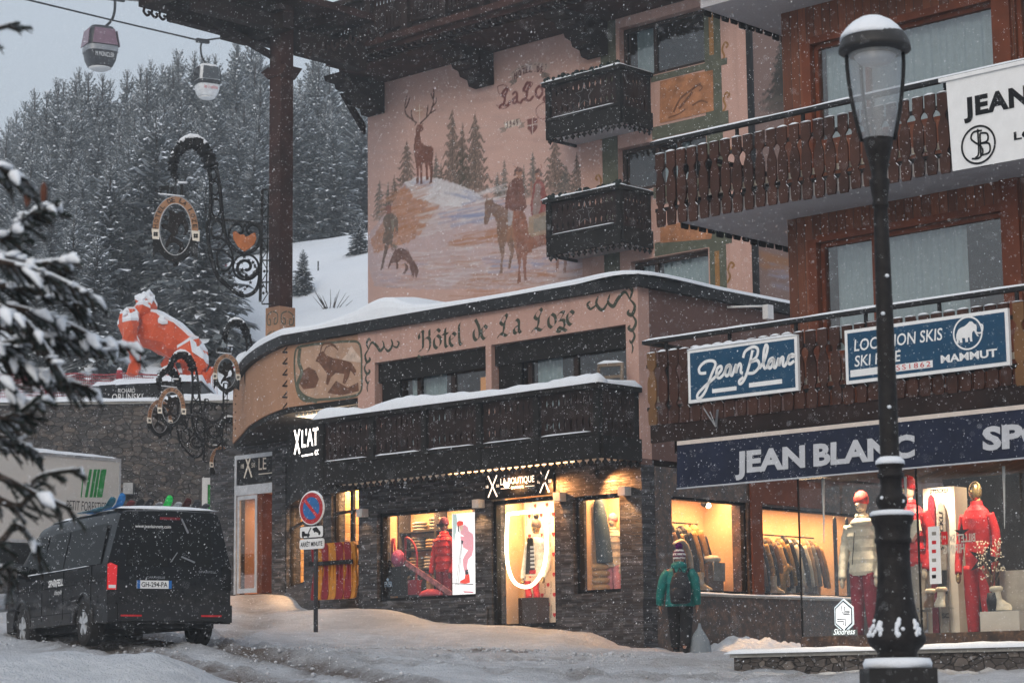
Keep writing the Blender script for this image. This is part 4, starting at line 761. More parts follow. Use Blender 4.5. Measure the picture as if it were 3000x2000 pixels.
def rail(zb, zt, zr, s0, n, sp, bw, worn=(), side_n=0):
    rl = thing_part(apt, 'balcony_railing'); m = MB(); boards(m, (s0, FJ, 0), (1, 0, 0), n, sp, bw, zb, zt, (0, -1, 0), worn, int(zb * 10)); m.build('baluster_boards', [M['board'], M['board_worn']], rl)
    m = MB(); m.box((s0 - .05, FJ - .05, zr - .05), (SE, FJ + .04, zr)); m.box((s0 - .03, FJ + .012, zt - .2), (SE, FJ + .045, zt - .15)); m.box((s0 - .03, FJ + .012, zb + .22), (SE, FJ + .045, zb + .27))
    for i in range(int((SE - s0) / 1.1)): m.box((s0 + .3 + i * 1.1, FJ + .013, zb + .2), (s0 + .34 + i * 1.1, FJ + .05, zr - .05))
    m.box((s0 - .05, FJ + .04, zr - .05), (s0 + .03, 2, zr)); m.build('handrail', M['darktrim'], rl)
    m = MB(); m.box((s0, FJ + .06, zb + .34), (SE, FJ + .1, zb + .42)); m.build('rear_batten', M['offwhite'], rl)
    m = MB(); m.snow((s0 - .05, FJ - .005, zr), (SE, FJ - .005, zr), .085, .03, 3)
    for i in range(n): 
        x = s0 + sp * (i + .5); m.snow((x - bw * .47, FJ - .014, zt), (x + bw * .47, FJ - .014, zt), .05, .028, i, seg=3)
        if i % 3 != 1: m.snow((x + bw * .25, FJ - .016, zb + .24 * (zt - zb)), (x + bw * .5, FJ - .016, zb + .20 * (zt - zb)), .03, .02, i, seg=3)
    m.build('snow_cap', M['snow'], rl); return rl
def thing_part(parent, name):
    ob = bpy.data.objects.new(name, None); COL.objects.link(ob); ob.parent = parent; ORI[ob.name] = ORI[parent.name]; return ob
def rail_real(*a, **k): return rail(*a, **k)
r1 = rail(3.60, 4.62, 4.80, 4.66, 46, .192, .150, (0, 30, 31, 34, 37))
r2 = rail(6.38, 7.42, 7.60, 4.88, 45, .192, .150, ())
for z, s0 in ((6.42, 5.22), (9.38, 5.72)):      # rounded lower ends of the boards on the alley side
    m = MB(); boards(m, (s0 - .02, 2.3, 0), (0, -1, 0), 38, .2, .16, z - .06, z + .98, (-1, 0, 0), (), 5); m.build('side_boards', M['blackwood'], apt)
m = MB(); boards(m, (5.75, FJ, 0), (1, 0, 0), 38, .192, .15, 9.5, 10.4, (0, -1, 0)); m.build('upper_boards', [M['board'], M['board_worn']], apt)
m = MB(); m.box((4.7, FJ - .012, 3.37), (SE, FJ + .035, 3.615)); m.box((4.95, FJ + .2, 3.22), (5.1, 2, 3.42)); m.build('balcony_joist', M['oldwood'], apt)
# awning
aw = thing('awning', 'dark navy shop awning with a cream stripe and large pale capital lettering', 'awning', (8, -5.9, 2.6))
AW = lambda u, v, d=0: (u, -5.90 - .03 * (3.3 - v) / .66 - d + .012 * sin(u * 5.2) * (3.3 - v), v)
m = MB(); us = [5.52 + i * .1 for i in range(81)]; ZA = [3.3, 3.1, 2.9, 2.66]
for z0, z1 in zip(ZA, ZA[1:]): m.strip([AW(u, z1 + (.012 * sin(u * 3) if z1 < 2.7 else 0)) for u in us], [AW(u, z0) for u in us], 0, True)
m.strip([AW(u, 3.3) for u in us], [(u, -5.45, 3.36) for u in us], 0); m.add([AW(5.52, 2.66), AW(5.52, 3.3), (5.52, -5.45, 3.36), (5.52, -5.45, 2.9)], [(0, 1, 2, 3)]); m.build('fabric', M['navy'], aw)
m = MB(); m.strip([AW(u, 3.24, .004) for u in us], [AW(u, 3.295, .004) for u in us], 0); m.build('stripe', M['cream'], aw)
m = MB()
for st, s0, wd in (('JEAN', 6.50, 1.12), ('BLANC', 7.75, 1.52), ('SPORTS', 10.22, 1.9)):
    o = len(m.v); m.text(st, (s0, 0, 2.80), (1, 0, 0), (0, 0, 1), .275, wd, 0, bold=.045); m.v[o:] = [AW(q[0], q[2], .012) for q in m.v[o:]]
m.build('lettering', M['letter_grey'], aw)
m = MB(); m.tube([AW(u, 2.655) for u in us[::4]], .012, 5); m.build('hem_tube', M['letter_grey'], aw)
# blue balcony signs and the white banner
def plate(name, label, s0, s1, z0, z1, t=FJ - .09, brd=.045):
    r = thing(name, label, 'sign', ((s0 + s1) / 2, t, z0)); m = MB(); m.box((s0 - brd, t, z0 - brd), (s1 + brd, t + .05, z1 + brd)); m.build('border', M['white'], r)
    MB().box((s0, t - .004, z0), (s1, t - .0005, z1)).build('panel', M['blue'], r); return r
FP = FT(FJ - .09)
s1 = plate('sign_board', 'blue balcony sign with a white handwritten shop name', 5.49, 7.23, 3.89, 4.53)
m = MB(); W_ = .042; O = np.array((5.62, 3.98)); k = .98
k = .84
for q in ([(.2, .35), (.06, .36), (.04, .46), (.18, .56), (.36, .56), (.42, .48), (.32, .3), (.18, .02), (.06, -.1), (-.02, -.1), (.0, -.02), (.16, .1), (.36, .22), (.48, .3), (.56, .38), (.54, .44), (.46, .4), (.44, .28), (.5, .22), (.6, .28), (.68, .4), (.76, .44), (.68, .42), (.64, .3), (.68, .24), (.74, .3), (.78, .42), (.76, .28), (.8, .24), (.86, .36), (.9, .43), (.89, .28), (.92, .36), (.98, .44), (1.01, .38), (1.0, .28), (1.05, .26)],
          [(1.28, .66), (1.2, .4), (1.08, .14), (.98, .06), (.96, .12), (1.06, .18)], [(1.06, .54), (1.12, .66), (1.3, .72), (1.4, .66), (1.36, .52), (1.2, .44)], [(1.2, .44), (1.38, .46), (1.42, .34), (1.3, .24), (1.16, .24)], [(1.42, .3), (1.54, .44), (1.62, .66), (1.58, .72), (1.53, .58), (1.52, .34), (1.57, .28)], [(1.57, .28), (1.64, .38), (1.74, .46), (1.66, .44), (1.62, .34), (1.66, .28), (1.72, .34), (1.76, .44), (1.74, .32), (1.78, .28), (1.83, .38), (1.86, .44), (1.86, .3)],
          [(1.86, .3), (1.92, .44), (1.96, .44), (1.95, .32), (1.99, .29), (2.06, .38), (2.14, .48), (2.2, .46), (2.16, .44), (2.1, .47), (2.06, .38), (2.1, .31), (2.2, .36)]):
    m.ribbon(cr([O + np.array((a * .73, b * .72)) for a, b in q], 5), W_, FP, .008)
m.box((5.86, FJ - .099, 3.945), (6.27, FJ - .0945, 4.0)); m.box((6.48, FJ - .099, 3.96), (7.02, FJ - .0945, 4.02)); m.build('lettering', M['white'], s1)
MB().snow((5.44, FJ - .07, 4.576), (7.28, FJ - .07, 4.576), .07, .03, 4).build('snow_cap', M['snow'], s1)
s2 = plate('sign_board', 'long blue balcony sign with ski rental lettering and a white mammoth emblem', 8.07, 10.37, 3.89, 4.50)
m = MB(); m.text('LOCATION SKIS', (8.17, FJ - .095, 4.26), (1, 0, 0), (0, 0, 1), .15, 1.32, .004, bold=.012, shear=.12); m.text('SKI HIRE', (8.17, FJ - .095, 4.06), (1, 0, 0), (0, 0, 1), .14, .70, .004, bold=.012, shear=.12)
m.text('MAMMUT', (9.45, FJ - .095, 3.97), (1, 0, 0), (0, 0, 1), .095, .80, .004, bold=.035); m.box((8.1, FJ - .0995, 3.93), (9.33, FJ - .0945, 4.02))
C = (9.85, 4.30); m.ribbon([(C[0] + .20 * cos(a), C[1] + .20 * sin(a)) for a in [i * pi / 24 for i in range(49)]], .022, FP, .009)
mam = [(-.16, -.05), (-.155, .0), (-.13, .05), (-.09, .075), (-.04, .085), (.0, .11), (.03, .135), (.065, .13), (.09, .10), (.12, .085), (.125, .05), (.12, .01), (.13, -.03), (.15, -.055), (.125, -.05), (.10, -.01), (.085, .02), (.06, .0), (.055, -.06), (.06, -.105), (.03, -.105), (.02, -.05), (-.0, -.055), (.0, -.105), (-.035, -.105), (-.04, -.055), (-.08, -.05), (-.075, -.105), (-.11, -.105), (-.12, -.06), (-.13, -.11), (-.16, -.11), (-.15, -.05)]
m.sheet([(C[0] + a * 1.05, C[1] + b * 1.05) for a, b in mam], FP, .009); m.ribbon(cr([(C[0] + .10, C[1] + .04), (C[0] + .13, C[1] - .01), (C[0] + .2, C[1] - .01), (C[0] + .215, C[1] + .07), (C[0] + .17, C[1] + .09)], 5), .02, FP, .011); m.build('lettering', M['white'], s2)
m = MB(); m.text('SS1862', (8.80, FJ - .0995, 3.945), (1, 0, 0), (0, 0, 1), .065, .5, .003, sp=1.3); m.build('phone_digits', M['red'], s2)
m = MB(); m.box((10.375, FJ - .0935, 3.89), (10.42, FJ - .0925, 4.5)); m.build('edge_return', M['white'], s2)
s3 = thing('banner', 'white balcony banner with black capital letters and a round monogram', 'banner', (11, FJ - .1, 6.3)); t3 = FJ - .1
m = MB(); m.prism([(9.735, 6.36), (12.6, 6.34), (12.6, 7.54), (9.69, 7.55)], FT(t3), 0, -.012); m.box((9.6, t3 - .03, 7.52), (12.7, t3 + .04, 7.57)); m.build('sheet', M['white'], s3)
m = MB(); m.text('JEAN BLANC', (9.93, t3 - .002, 7.02), (1, 0, 0), (0, 0, 1), .24, 2.35, .004, bold=.05, sp=1.1); m.text('LOCATION', (10.62, t3 - .002, 6.60), (1, 0, 0), (0, 0, 1), .1, 1.2, .004, bold=.03); F3 = FT(t3 - .002); C = (10.12, 6.63)
m.ribbon([(C[0] + .235 * cos(a), C[1] + .235 * sin(a)) for a in [i * pi / 24 for i in range(49)]], .026, F3, .005)
for q in ([(.06, .17), (-.06, .17), (-.1, .1), (-.05, .04), (.03, -.02), (.06, -.1), (.0, -.17), (-.1, -.16)], [(.0, .2), (.0, -.1), (-.05, -.16)], [(.03, .14), (.03, -.14)], [(.03, .14), (.13, .12), (.13, .03), (.03, .01)], [(.03, .01), (.15, -.01), (.15, -.12), (.03, -.14)]):
    m.ribbon(cr([(C[0] + a, C[1] + b) for a, b in q], 5), .024, F3, .005)
m.build('lettering', M['black'], s3)
# terrace step in front of the shop
m = MB(); TS0 = T(2150, 1925, -5.95)[0]; m.box((TS0, -5.95, -1.5), (SE, -4.0, .40)); st_ = m.build('terrace', rubble('terrace_stone', 7, ((.06, .05, .045), (.12, .10, .09), (.2, .17, .15))), None, (9, -5.9, 0), label='low stone terrace with a snowy edge below the shop window', cat='terrace')
m = MB(); m.box((TS0 - .03, -6.0, .403), (SE, -4.0, .45)); m.build('coping', M['concrete'], st_)
m = MB(); m.snow((TS0 - .1, -5.9, .45), (SE, -5.9, .45), .30, .06, 3); m.build('snow_cap', M['snow'], st_)
# glazed shop front
VT = -5.3
vf = thing_part(apt, 'shop_front')
m = MB(); m.box((7.03, VT - .02, .452), (SE, VT + .25, .66)); m.build('plinth', M['granite'], vf)
m = MB(); m.box((7.03, VT + .25, .452), (7.1, 1.0, .60)); m.box((7.1, VT + .25, .452), (SE, -2.2, .655)); m.build('display_floor', pm('display_floor', (.10, .085, .07), .5), vf)
m = MB(); m.add([(7.05, VT, .66), (SE, VT, .66), (SE, VT, 2.86), (7.05, VT, 2.86)], [(0, 1, 2, 3)]); m.add([(7.05, VT + .03, .66), (7.05, -1.9, .66), (7.05, -1.9, 2.86), (7.05, VT + .03, 2.86)], [(0, 1, 2, 3)]); m.build('glass', M['shopglass'], vf)
m = MB(); m.box((8.855, VT - .012, .66), (8.875, VT + .012, 2.86)); m.box((7.04, VT - .012, .66), (7.056, VT + .012, 2.86)); m.build('mullion', M['darktrim'], vf)
m = MB(); m.box((7.0, VT + .02, 2.86), (SE, -2.0, 3.0)); m.box((5.4, FJ + .3, 3.0), (SE, -1.9, 3.2)); m.build('shop_ceiling', planks('timber_ceiling', (.30, .13, .05), .12), vf)
m = MB(); m.box((7.4, -2.35, .66), (SE, -2.25, 2.86)); m.build('back_panel', pm('dark_back_panel', (.022, .018, .016), .7, var=.4, sc=3), vf)
# ---------------------------------------------------------------- boutique: windows, door, sign, lamps, display
class Pl:      # a vertical plane through P and Q (facade coordinates); u runs from P, d towards the street
    def __init__(s, P, Q):
        s.P = np.array(P, float); q = np.array(Q, float); s.L = np.linalg.norm(q - s.P); s.e = (q - s.P) / s.L; s.n = np.array([s.e[1], -s.e[0]])
    def __call__(s, u, v, d=0): p = s.P + s.e * u + s.n * d; return (p[0], p[1], v)
    def px(s, x, y):
        d = ray(x, y); o = loc((0, 0, 0)); dl = np.array([d @ E1, d @ E2, d[2]]); k = ((s.P - o[:2]) @ s.n) / (dl[:2] @ s.n); p = o + dl * k
        return float((p[:2] - s.P) @ s.e), float(p[2])
    def box(s, m, u0, u1, v0, v1, d0, d1, mi=0): return m.prism([(u0, v0), (u1, v0), (u1, v1), (u0, v1)], s, d0, d1, mi)
    def uv(s): return (*s.e, 0)
WARM = (1, .55, .24)
def area(name, loc_, size, pw, col=WARM, down=True, rot=None):
    l = bpy.data.lights.new(name, 'AREA'); l.energy = pw * 1.9; l.color = col; l.shape = 'RECTANGLE'; l.size, l.size_y = size
    o = bpy.data.objects.new(name, l); COL.objects.link(o); o.location = wor(loc_); o.rotation_euler = rot or (0, 0, A); return o
def spot(name, p, aim, pw, ang=70, col=WARM, r=.03):
    l = bpy.data.lights.new(name, 'SPOT'); l.energy = pw * 1.6; l.color = col; l.spot_size = radians(ang); l.spot_blend = .7; l.shadow_soft_size = r
    o = bpy.data.objects.new(name, l); COL.objects.link(o); p = Vector(wor(p)); o.location = p; o.rotation_euler = (Vector(wor(aim)) - p).to_track_quat('-Z', 'Y').to_euler(); return o
def shopbox(parent, name, s0, s1, t0, t1, z0, z1, mat, flo='floorwood'):
    m = MB(); v = [(s0, t0, z0), (s1, t0, z0), (s1, t0, z1), (s0, t0, z1), (s0, t1, z0), (s1, t1, z0), (s1, t1, z1), (s0, t1, z1)]
    m.add(v, [(4, 5, 6, 7), (0, 4, 7, 3), (5, 1, 2, 6), (7, 6, 2, 3)], 0); m.add(v, [(0, 1, 5, 4)], 1); return m.build(name, [M[mat], M[flo]], parent)
def frame_open(parent, s0, s1, z0, z1, t, fw=.06, dp=.12, mat='black', glass='shopglass'):
    m = MB(); m.box((s0, t, z0), (s0 + fw, t + dp, z1)); m.box((s1 - fw, t, z0), (s1, t + dp, z1)); m.box((s0 + fw, t, z0), (s1 - fw, t + dp, z0 + fw)); m.box((s0 + fw, t, z1 - fw), (s1 - fw, t + dp, z1))
    f = m.build('display_window', M[mat], parent); MB().add([(s0 + fw, t + .05, z0 + fw), (s1 - fw, t + .05, z0 + fw), (s1 - fw, t + .05, z1 - fw), (s0 + fw, t + .05, z1 - fw)], [(0, 1, 2, 3)]).build('glass', M[glass], f); return f
wa = frame_open(hotel, -6.5, -3.93, 1.7, 3.36, .10); wc = frame_open(hotel, -1.56, -.5, 1.66, 3.34, .10); wd_ = frame_open(hotel, -3.52, -1.98, 1.12, 3.40, .06, .07)
shopbox(hotel, 'window_room', -6.5, -3.6, .351, .86, 1.72, 3.5, 'warmwall'); shopbox(hotel, 'door_room', -3.5, -1.8, .351, .82, 1.13, 3.5, 'warmwall'); shopbox(hotel, 'corner_room', -1.55, -.36, .351, .95, 1.68, 3.5, 'warmwall')
area('window_ceiling_lamp', (-5.1, .5, 3.46), (2.6, .25), 26); area('door_ceiling_lamp', (-2.75, .45, 3.46), (1.3, .2), 21); area('corner_ceiling_lamp', (-1.05, .6, 3.46), (.9, .35), 18)
for x_ in (-6.1, -5.4, -4.75): spot('added_display_fill', (x_, .38, 3.44), (x_ + .05, .75, 2.0), 26, 110)  # unseen fill lights, added here and below to brighten the fronts of the goods
spot('added_display_fill', (-2.9, .38, 3.44), (-2.9, .7, 2.0), 22, 110); spot('added_display_fill', (-1.1, .38, 3.44), (-1.15, .8, 2.2), 20, 110)
for t_ in (1.2, 1.9, 2.6, 4.0, 4.8, 5.6, 6.4): spot('added_display_fill', (-.38, t_, 3.36), (-.75, t_ + .05, 2.1), 17, 110)
# shop sign above the door
sg = thing('shop_sign', 'black boutique fascia board above the glowing shield door, with crossed skis at both ends', 'sign', (-2.78, -.05, 3.42)); FB = FT(-.06)
MB().box((-3.62, -.06, 3.42), (-1.96, -.002, 3.90)).build('panel', M['black'], sg)
m = MB(); M['lit_white'] = glow('lit_letter', (1, .80, .62), 1.6)
m.text('LA BOUTIQUE', (-3.22, -.063, 3.665), (1, 0, 0), (0, 0, 1), .115, .82, .004, bold=.008); m.text('COURCHEVEL', (-2.97, -.063, 3.575), (1, 0, 0), (0, 0, 1), .045, .32, .004, bold=.006)
m.box((-3.22, -.066, 3.592), (-3.0, -.062, 3.60)); m.box((-2.62, -.066, 3.592), (-2.4, -.062, 3.60))
for c in (-3.42, -2.16):
    for sg_ in (-1, 1): m.ribbon([(c - sg_ * .11, 3.46), (c + sg_ * .11, 3.85)], .028, FB, .004)
    m.text('18', (c - .16, -.063, 3.63), (1, 0, 0), (0, 0, 1), .05, .06, .004); m.text('50', (c + .095, -.063, 3.63), (1, 0, 0), (0, 0, 1), .05, .07, .004)
m.build('lettering', M['lit_white'], sg)
# neon shield on the door glass
ns = thing('neon_shield', 'glowing white neon shield outline hanging in the boutique door', 'neon sign', (-2.7, .25, 1.9))
P = [T(x, y, .25) for x, y in ((1487, 1505), (1598, 1494), (1601, 1560), (1600, 1620), (1590, 1670), (1565, 1708), (1538, 1718), (1508, 1705), (1490, 1665), (1484, 1610), (1485, 1550), (1487, 1505))]
path = [P[0], P[1]] + [tuple(p) for p in cr(P[1:], 5)][1:]
MB().tube(path, .032, 8, cap=True).build('neon_tube', glow('neon_white', (1, .80, .52), 6), ns)
# patterned wall behind the door, pedestal, boots
m = MB(); m.box((-3.42, .78, 1.2), (-2.2, .80, 3.45)); dp = m.build('printed_backdrop', pm('cream_panel', (.72, .64, .54), .7, var=.04), None, (-2.8, .8, 1.2), label='cream printed wall with small red shields and script behind the neon shield', cat='display')
m = MB()
for i in range(4):
    for j in range(12):
        x = -3.3 + i * .29 + (j % 2) * .145; z = 1.35 + j * .18
        if x < -2.24: m.prism([(-.034, .035), (.034, .035), (.034, -.005), (0, -.045), (-.034, -.005)], lambda u, v, d: (x + u, .78 - d, z + v), .002, .004)
m.build('red_shields', M['red'], dp); m = MB()
for i in range(8):
    x = -3.36 + i * .145
    for j in range(5): m.text('Toni Sailer', (x, .777, 1.3 + j * .42), (0, 0, 1), (-1, 0, 0), .032, .24, .001)
m.build('script_lines', M['black'], dp)
MB().box((-3.25, .40, 1.14), (-2.8, .72, 1.66)).build('display_pedestal', wood('dark_pedestal_wood', (.05, .028, .02)), None, (-3.02, .55, 1.14), label='dark wooden pedestal carrying red boots below the neon shield', cat='pedestal')
def boot(name, label, p, col, h=.24, rz=0, trim=None, sc=1.0):
    m = MB(); f = lambda x, y, z: (p[0] + (x * cos(rz) - y * sin(rz)) * sc, p[1] + (x * sin(rz) + y * cos(rz)) * sc, p[2] + z * sc); n = 12; R = []
    for z, cx, rx, ry in ((0, .05, .14, .055), (.03, .05, .145, .058), (.07, .045, .13, .055), (.10, .02, .095, .055), (.14, -.01, .065, .055), (.2, -.02, .06, .055), (h, -.02, .065, .06)): R.append([f(cx + rx * cos(2 * pi * k / n), ry * sin(2 * pi * k / n), z) for k in range(n + 1)])
    for a, b in zip(R, R[1:]): m.strip(a, b, 0, True)
    m.add(R[-1][:-1], [tuple(range(n))]); q = m.build(name, col, None, p, label=label, cat='boot')
    if trim:
        m = MB(); m.lathe([(.055 * sc, -.03 * sc), (.08 * sc, -.02 * sc), (.085 * sc, .02 * sc), (.06 * sc, .04 * sc)], f(-.02, 0, h), 12); m.build('fur_cuff', trim, q)
    m = MB(); m.box((0, 0, 0), (.001, .001, .001)); return q
boot('ski_boot', 'red ski boot standing on the dark pedestal, the toe towards the street', (-3.08, .48, 1.66), M['red'], .3, -.6); boot('ski_boot', 'red ski boot behind its twin on the dark pedestal', (-2.96, .56, 1.66), M['red'], .3, -.6)
# --- garments and figures
def ell(m, c, R, n=14, mi=0, quilt=0):
    """lofted garment: rows of (z, half width x, half depth y, offset x)"""
    rows = []
    if quilt:
        R2 = []
        for a, b in zip(R, R[1:]):
            for i in range(3): R2.append(tuple(x + (y - x) * i / 3 for x, y in zip(a, b)))
        R = R2 + [R[-1]]
    for i, (z, rx, ry, ox) in enumerate(R):
        q = 1 + (quilt if i % 3 == 1 else (-quilt if i % 3 == 0 else 0)); rows.append([(c[0] + ox + rx * q * cos(2 * pi * k / n), c[1] + ry * q * sin(2 * pi * k / n), c[2] + z) for k in range(n + 1)])
    for a, b in zip(rows, rows[1:]): m.strip(a, b, mi, True)
    m.add(rows[0][:-1], [tuple(range(n - 1, -1, -1))], mi); m.add(rows[-1][:-1], [tuple(range(n))], mi)
def mannequin(label, p, hgt, jk, tr, hd, hat=None, quilt=.05, arms=True, turn=0, hatc=None, goggles=False, legs=True, g=1.0):
    r = thing('shop_mannequin', label, 'mannequin', p); k = hgt / 1.8; X = lambda a: a * k
    m = MB(); ell(m, p, [(X(a), X(b) * g, X(c) * g, 0) for a, b, c in ((.80, .19, .13), (.95, .20, .14), (1.1, .185, .13), (1.25, .21, .14), (1.38, .225, .14), (1.47, .17, .12), (1.53, .09, .09), (1.58, .08, .08))], 16, 0, quilt); m.build('jacket', jk, r)
    if arms:
        for sd in (-1, 1):
            m = MB(); pts = cr([(p[0] + sd * X(.19) * g, p[1], p[2] + X(1.42)), (p[0] + sd * X(.27) * g, p[1] + X(.02), p[2] + X(1.2)), (p[0] + sd * X(.29) * g, p[1] - X(.03), p[2] + X(.95)), (p[0] + sd * X(.26) * g, p[1] - X(.1), p[2] + X(.76))], 6); n = len(pts)
            m.tube(pts, [X(.075 - .028 * i / n) * g * (1 + (quilt * 1.6 if i % 3 == 1 else 0)) for i in range(n)], 10); m.build('sleeve', jk, r)
            MB().ball((p[0] + sd * X(.255) * g, p[1] - X(.11), p[2] + X(.71)), (X(.03), X(.035), X(.065)), 8).build('hand', hd, r)
    if legs:
        m = MB()
        for sd in (-1, 1):
            pts = [(p[0] + sd * X(.09), p[1], p[2] + X(.84)), (p[0] + sd * X(.10), p[1] - X(.01), p[2] + X(.48)), (p[0] + sd * X(.11), p[1] + X(.01), p[2] + X(.06))]; pts = cr(pts, 5); m.tube(pts, [X(.105 - .045 * i / 10) for i in range(len(pts))], 10)
        m.build('trousers', tr, r)
    m = MB(); m.ball((p[0], p[1] - X(.01), p[2] + X(1.69)), (X(.072), X(.09), X(.115)), 14); m.tube([(p[0], p[1], p[2] + X(1.5)), (p[0], p[1], p[2] + X(1.63))], X(.05), 10); m.ball((p[0], p[1] - X(.1), p[2] + X(1.68)), (X(.012), X(.02), X(.022)), 6); m.build('head', hd, r)
    if hat:
        m = MB(); m.lathe([(X(.088), X(1.70)), (X(.098), X(1.72)), (X(.096), X(1.78)), (X(.07), X(1.84)), (X(.02), X(1.87))], p, 16, 0); m.build('knit_hat', hat, r)
        if hatc: MB().ball((p[0], p[1], p[2] + X(1.91)), X(.055), 10).build('pompom', hatc, r)
    if goggles: m = MB(); m.prism([(-.085, 1.66), (.085, 1.66), (.09, 1.73), (-.09, 1.73)], lambda u, v, d: (p[0] + X(u), p[1] - X(.1) - d, p[2] + X(v)), -.02, .012); m.build('goggles', M['black'], r)
    return r
def cloth(name, c, rough=.75, var=.25, sc=10, bump=.7): M[name] = pm(name, c, rough, var=var, sc=sc, bump=bump, bsc=13); return M[name]
cloth('red_puffer', (.45, .015, .02), .5); cloth('dark_red_cloth', (.22, .015, .03)); cloth('plum_knit', (.10, .02, .05)); cloth('white_shell', (.72, .68, .60), .5); cloth('grey_knit', (.16, .12, .10)); cloth('blue_coat', (.035, .06, .085)); cloth('cream_puffer', (.66, .60, .48), .45)
cloth('black_shell', (.015, .014, .014), .4); cloth('tan_fabric', (.42, .27, .14)); cloth('gold_quilt', (.28, .17, .05), .35, .5, 25); cloth('brown_leather', (.13, .07, .035), .5); cloth('pink_knit', (.60, .24, .28)); cloth('beige_fleece', (.55, .45, .33)); cloth('orange_puffer', (.48, .25, .08), .45); cloth('scarlet', (.40, .010, .014), .6); cloth('grey_wool', (.26, .24, .21))
M['mannequin_skin'] = pm('pale_mannequin', (.55, .47, .36), .35, var=.05); M['mannequin_gold'] = pm('bronze_mannequin', (.35, .25, .12), .25, .8, var=.1); M['mannequin_dark'] = pm('dark_mannequin', (.10, .05, .06), .4)
mannequin('mannequin in a red puffer jacket, plum hat and goggles, in the left boutique window', (T(1301, 1600, .42)[0], .42, 1.45), 1.72, M['red_puffer'], M['dark_red_cloth'], M['mannequin_dark'], M['plum_knit'], .07, goggles=True)
r = mannequin('mannequin in an open white jacket and grey bobble hat behind the neon shield', (T(1572, 1600, .5)[0], .5, 1.28), 1.72, M['white_shell'], M['black_shell'], M['mannequin_gold'], M['grey_knit'], .02, hatc=M['black_shell'], legs=False)
m = MB(); m.prism([(-.10, 1.5), (.02, 1.5), (.06, .85), (-.16, .85)], lambda u, v, d: (T(1558, 1650, .34)[0] + u, .36 - d, 1.22 + v), 0, .02); m.build('black_sweater', M['black_shell'], r)
m = MB(); 
for i in range(6): x_ = T(1558, 1650, .3)[0]; m.box((x_ - .06, .325, 2.18 + i * .07), (x_ + .04, .338, 2.22 + i * .07))
m.build('knitted_letters', M['white'], r); m = MB(); m.box((x_ - .08, .325, 2.08), (x_ + .06, .338, 2.14)); m.build('red_band', M['red'], r)
# backlit poster of a skier in pink
po = thing('poster', 'backlit white poster of a skier in a pink suit at the right of the window', 'poster', (-4.3, .22, 1.75)); FPo = FT(.2); PX0, PX1 = T(1325, 1600, .2)[0], T(1393, 1600, .2)[0]
MB().box((PX0, .2, 1.755), (PX1, .24, 3.25)).build('light_panel', glow('backlit_white', (.92, .90, .90), .72), po)
def cx(x, y): a = T(1080 + x / 3.0154, 1430 + y / 3.0154, .2); return (a[0], a[2])
def pshape(nm, polys, col, d=.004):
    m = MB(); [m.sheet([cx(*q) for q in p], FPo, d) for p in polys]; m.build(nm, glow(nm, col, .55), po)
pshape('pink_suit', [[(815, 340), (850, 318), (880, 345), (885, 375), (920, 400), (928, 430), (928, 545), (880, 545), (835, 520), (830, 470), (845, 420), (812, 400)], [(880, 545), (925, 540), (915, 590), (880, 630), (870, 690), (885, 755), (855, 760), (838, 690), (832, 630), (850, 590)], [(810, 420), (845, 425), (838, 470), (815, 455)]], (.80, .36, .42))
pshape('red_boots', [[(855, 760), (890, 757), (897, 830), (860, 840), (805, 835), (812, 815), (850, 795)], [(780, 300), (800, 285), (835, 292), (838, 320), (810, 335), (785, 335)]], (.85, .07, .04))
pshape('black_details', [[(855, 720), (880, 715), (886, 757), (856, 760)], [(788, 330), (797, 330), (805, 395), (792, 375)], [(818, 455), (838, 462), (832, 490), (820, 490)], [(745, 836), (928, 843), (928, 850), (745, 842)]], (.03, .03, .04), .006)
pshape('face', [[(797, 335), (830, 322), (838, 345), (828, 372), (812, 375)]], (.75, .48, .38), .005)
m = MB(); m.ribbon([cx(822, 490), cx(770, 875)], .008, FPo, .007); m.ribbon([cx(828, 490), cx(790, 870)], .008, FPo, .007); m.build('ski_poles', M['black'], po)
pshape('distant_trees', [[(745, 225), (775, 225), (785, 290), (775, 380), (765, 420), (760, 480), (748, 440)]], (.50, .62, .60)); pshape('ski_tip', [[(835, 905), (928, 910), (928, 922), (845, 918)]], (.6, .2, .25))
# shelves with folded knitwear
sh = thing('shelf_unit', 'dark shelf unit full of folded knitwear in the left boutique window', 'shelf', (-5.5, .7, 1.72)); m = MB()
for z in (2.28, 2.66, 3.0): m.box((-6.45, .55, z), (-4.5, .85, z + .025))
for s_ in (-6.48, -5.5, -4.5): m.box((s_, .53, 1.73), (s_ + .03, .85, 3.4))
m.build('shelves', M['darkroom'], sh)
for i, (s_, z) in enumerate(((-5.6, 2.305), (-5.2, 2.305), (-4.85, 2.305), (-5.55, 2.685), (-5.15, 2.685), (-4.8, 2.685), (-5.5, 3.025), (-5.05, 3.025))):
    m = MB(); c = random.choice(['beige_fleece', 'tan_fabric', 'grey_wool', 'beige_fleece', 'cream_puffer'])
    for k in range(random.randint(3, 4)): m.lathe([(.12, 0), (.165, .012), (.17, .04), (.12, .058)], (s_ - .55, .7, z + k * .06), 14, 0, True, 1, .75)
    m.build('folded_pile', M[c], sh)
cl = thing('clothes_rack', 'low rack of dark coats under the shelves in the left boutique window', 'clothes rack', (-5.7, .62, 1.72)); m = MB(); m.tube([(-6.3, .62, 1.73), (-6.3, .62, 2.22), (-5.2, .62, 2.22), (-5.2, .62, 1.73)], .012, 6); m.build('rail', M['steel'], cl)
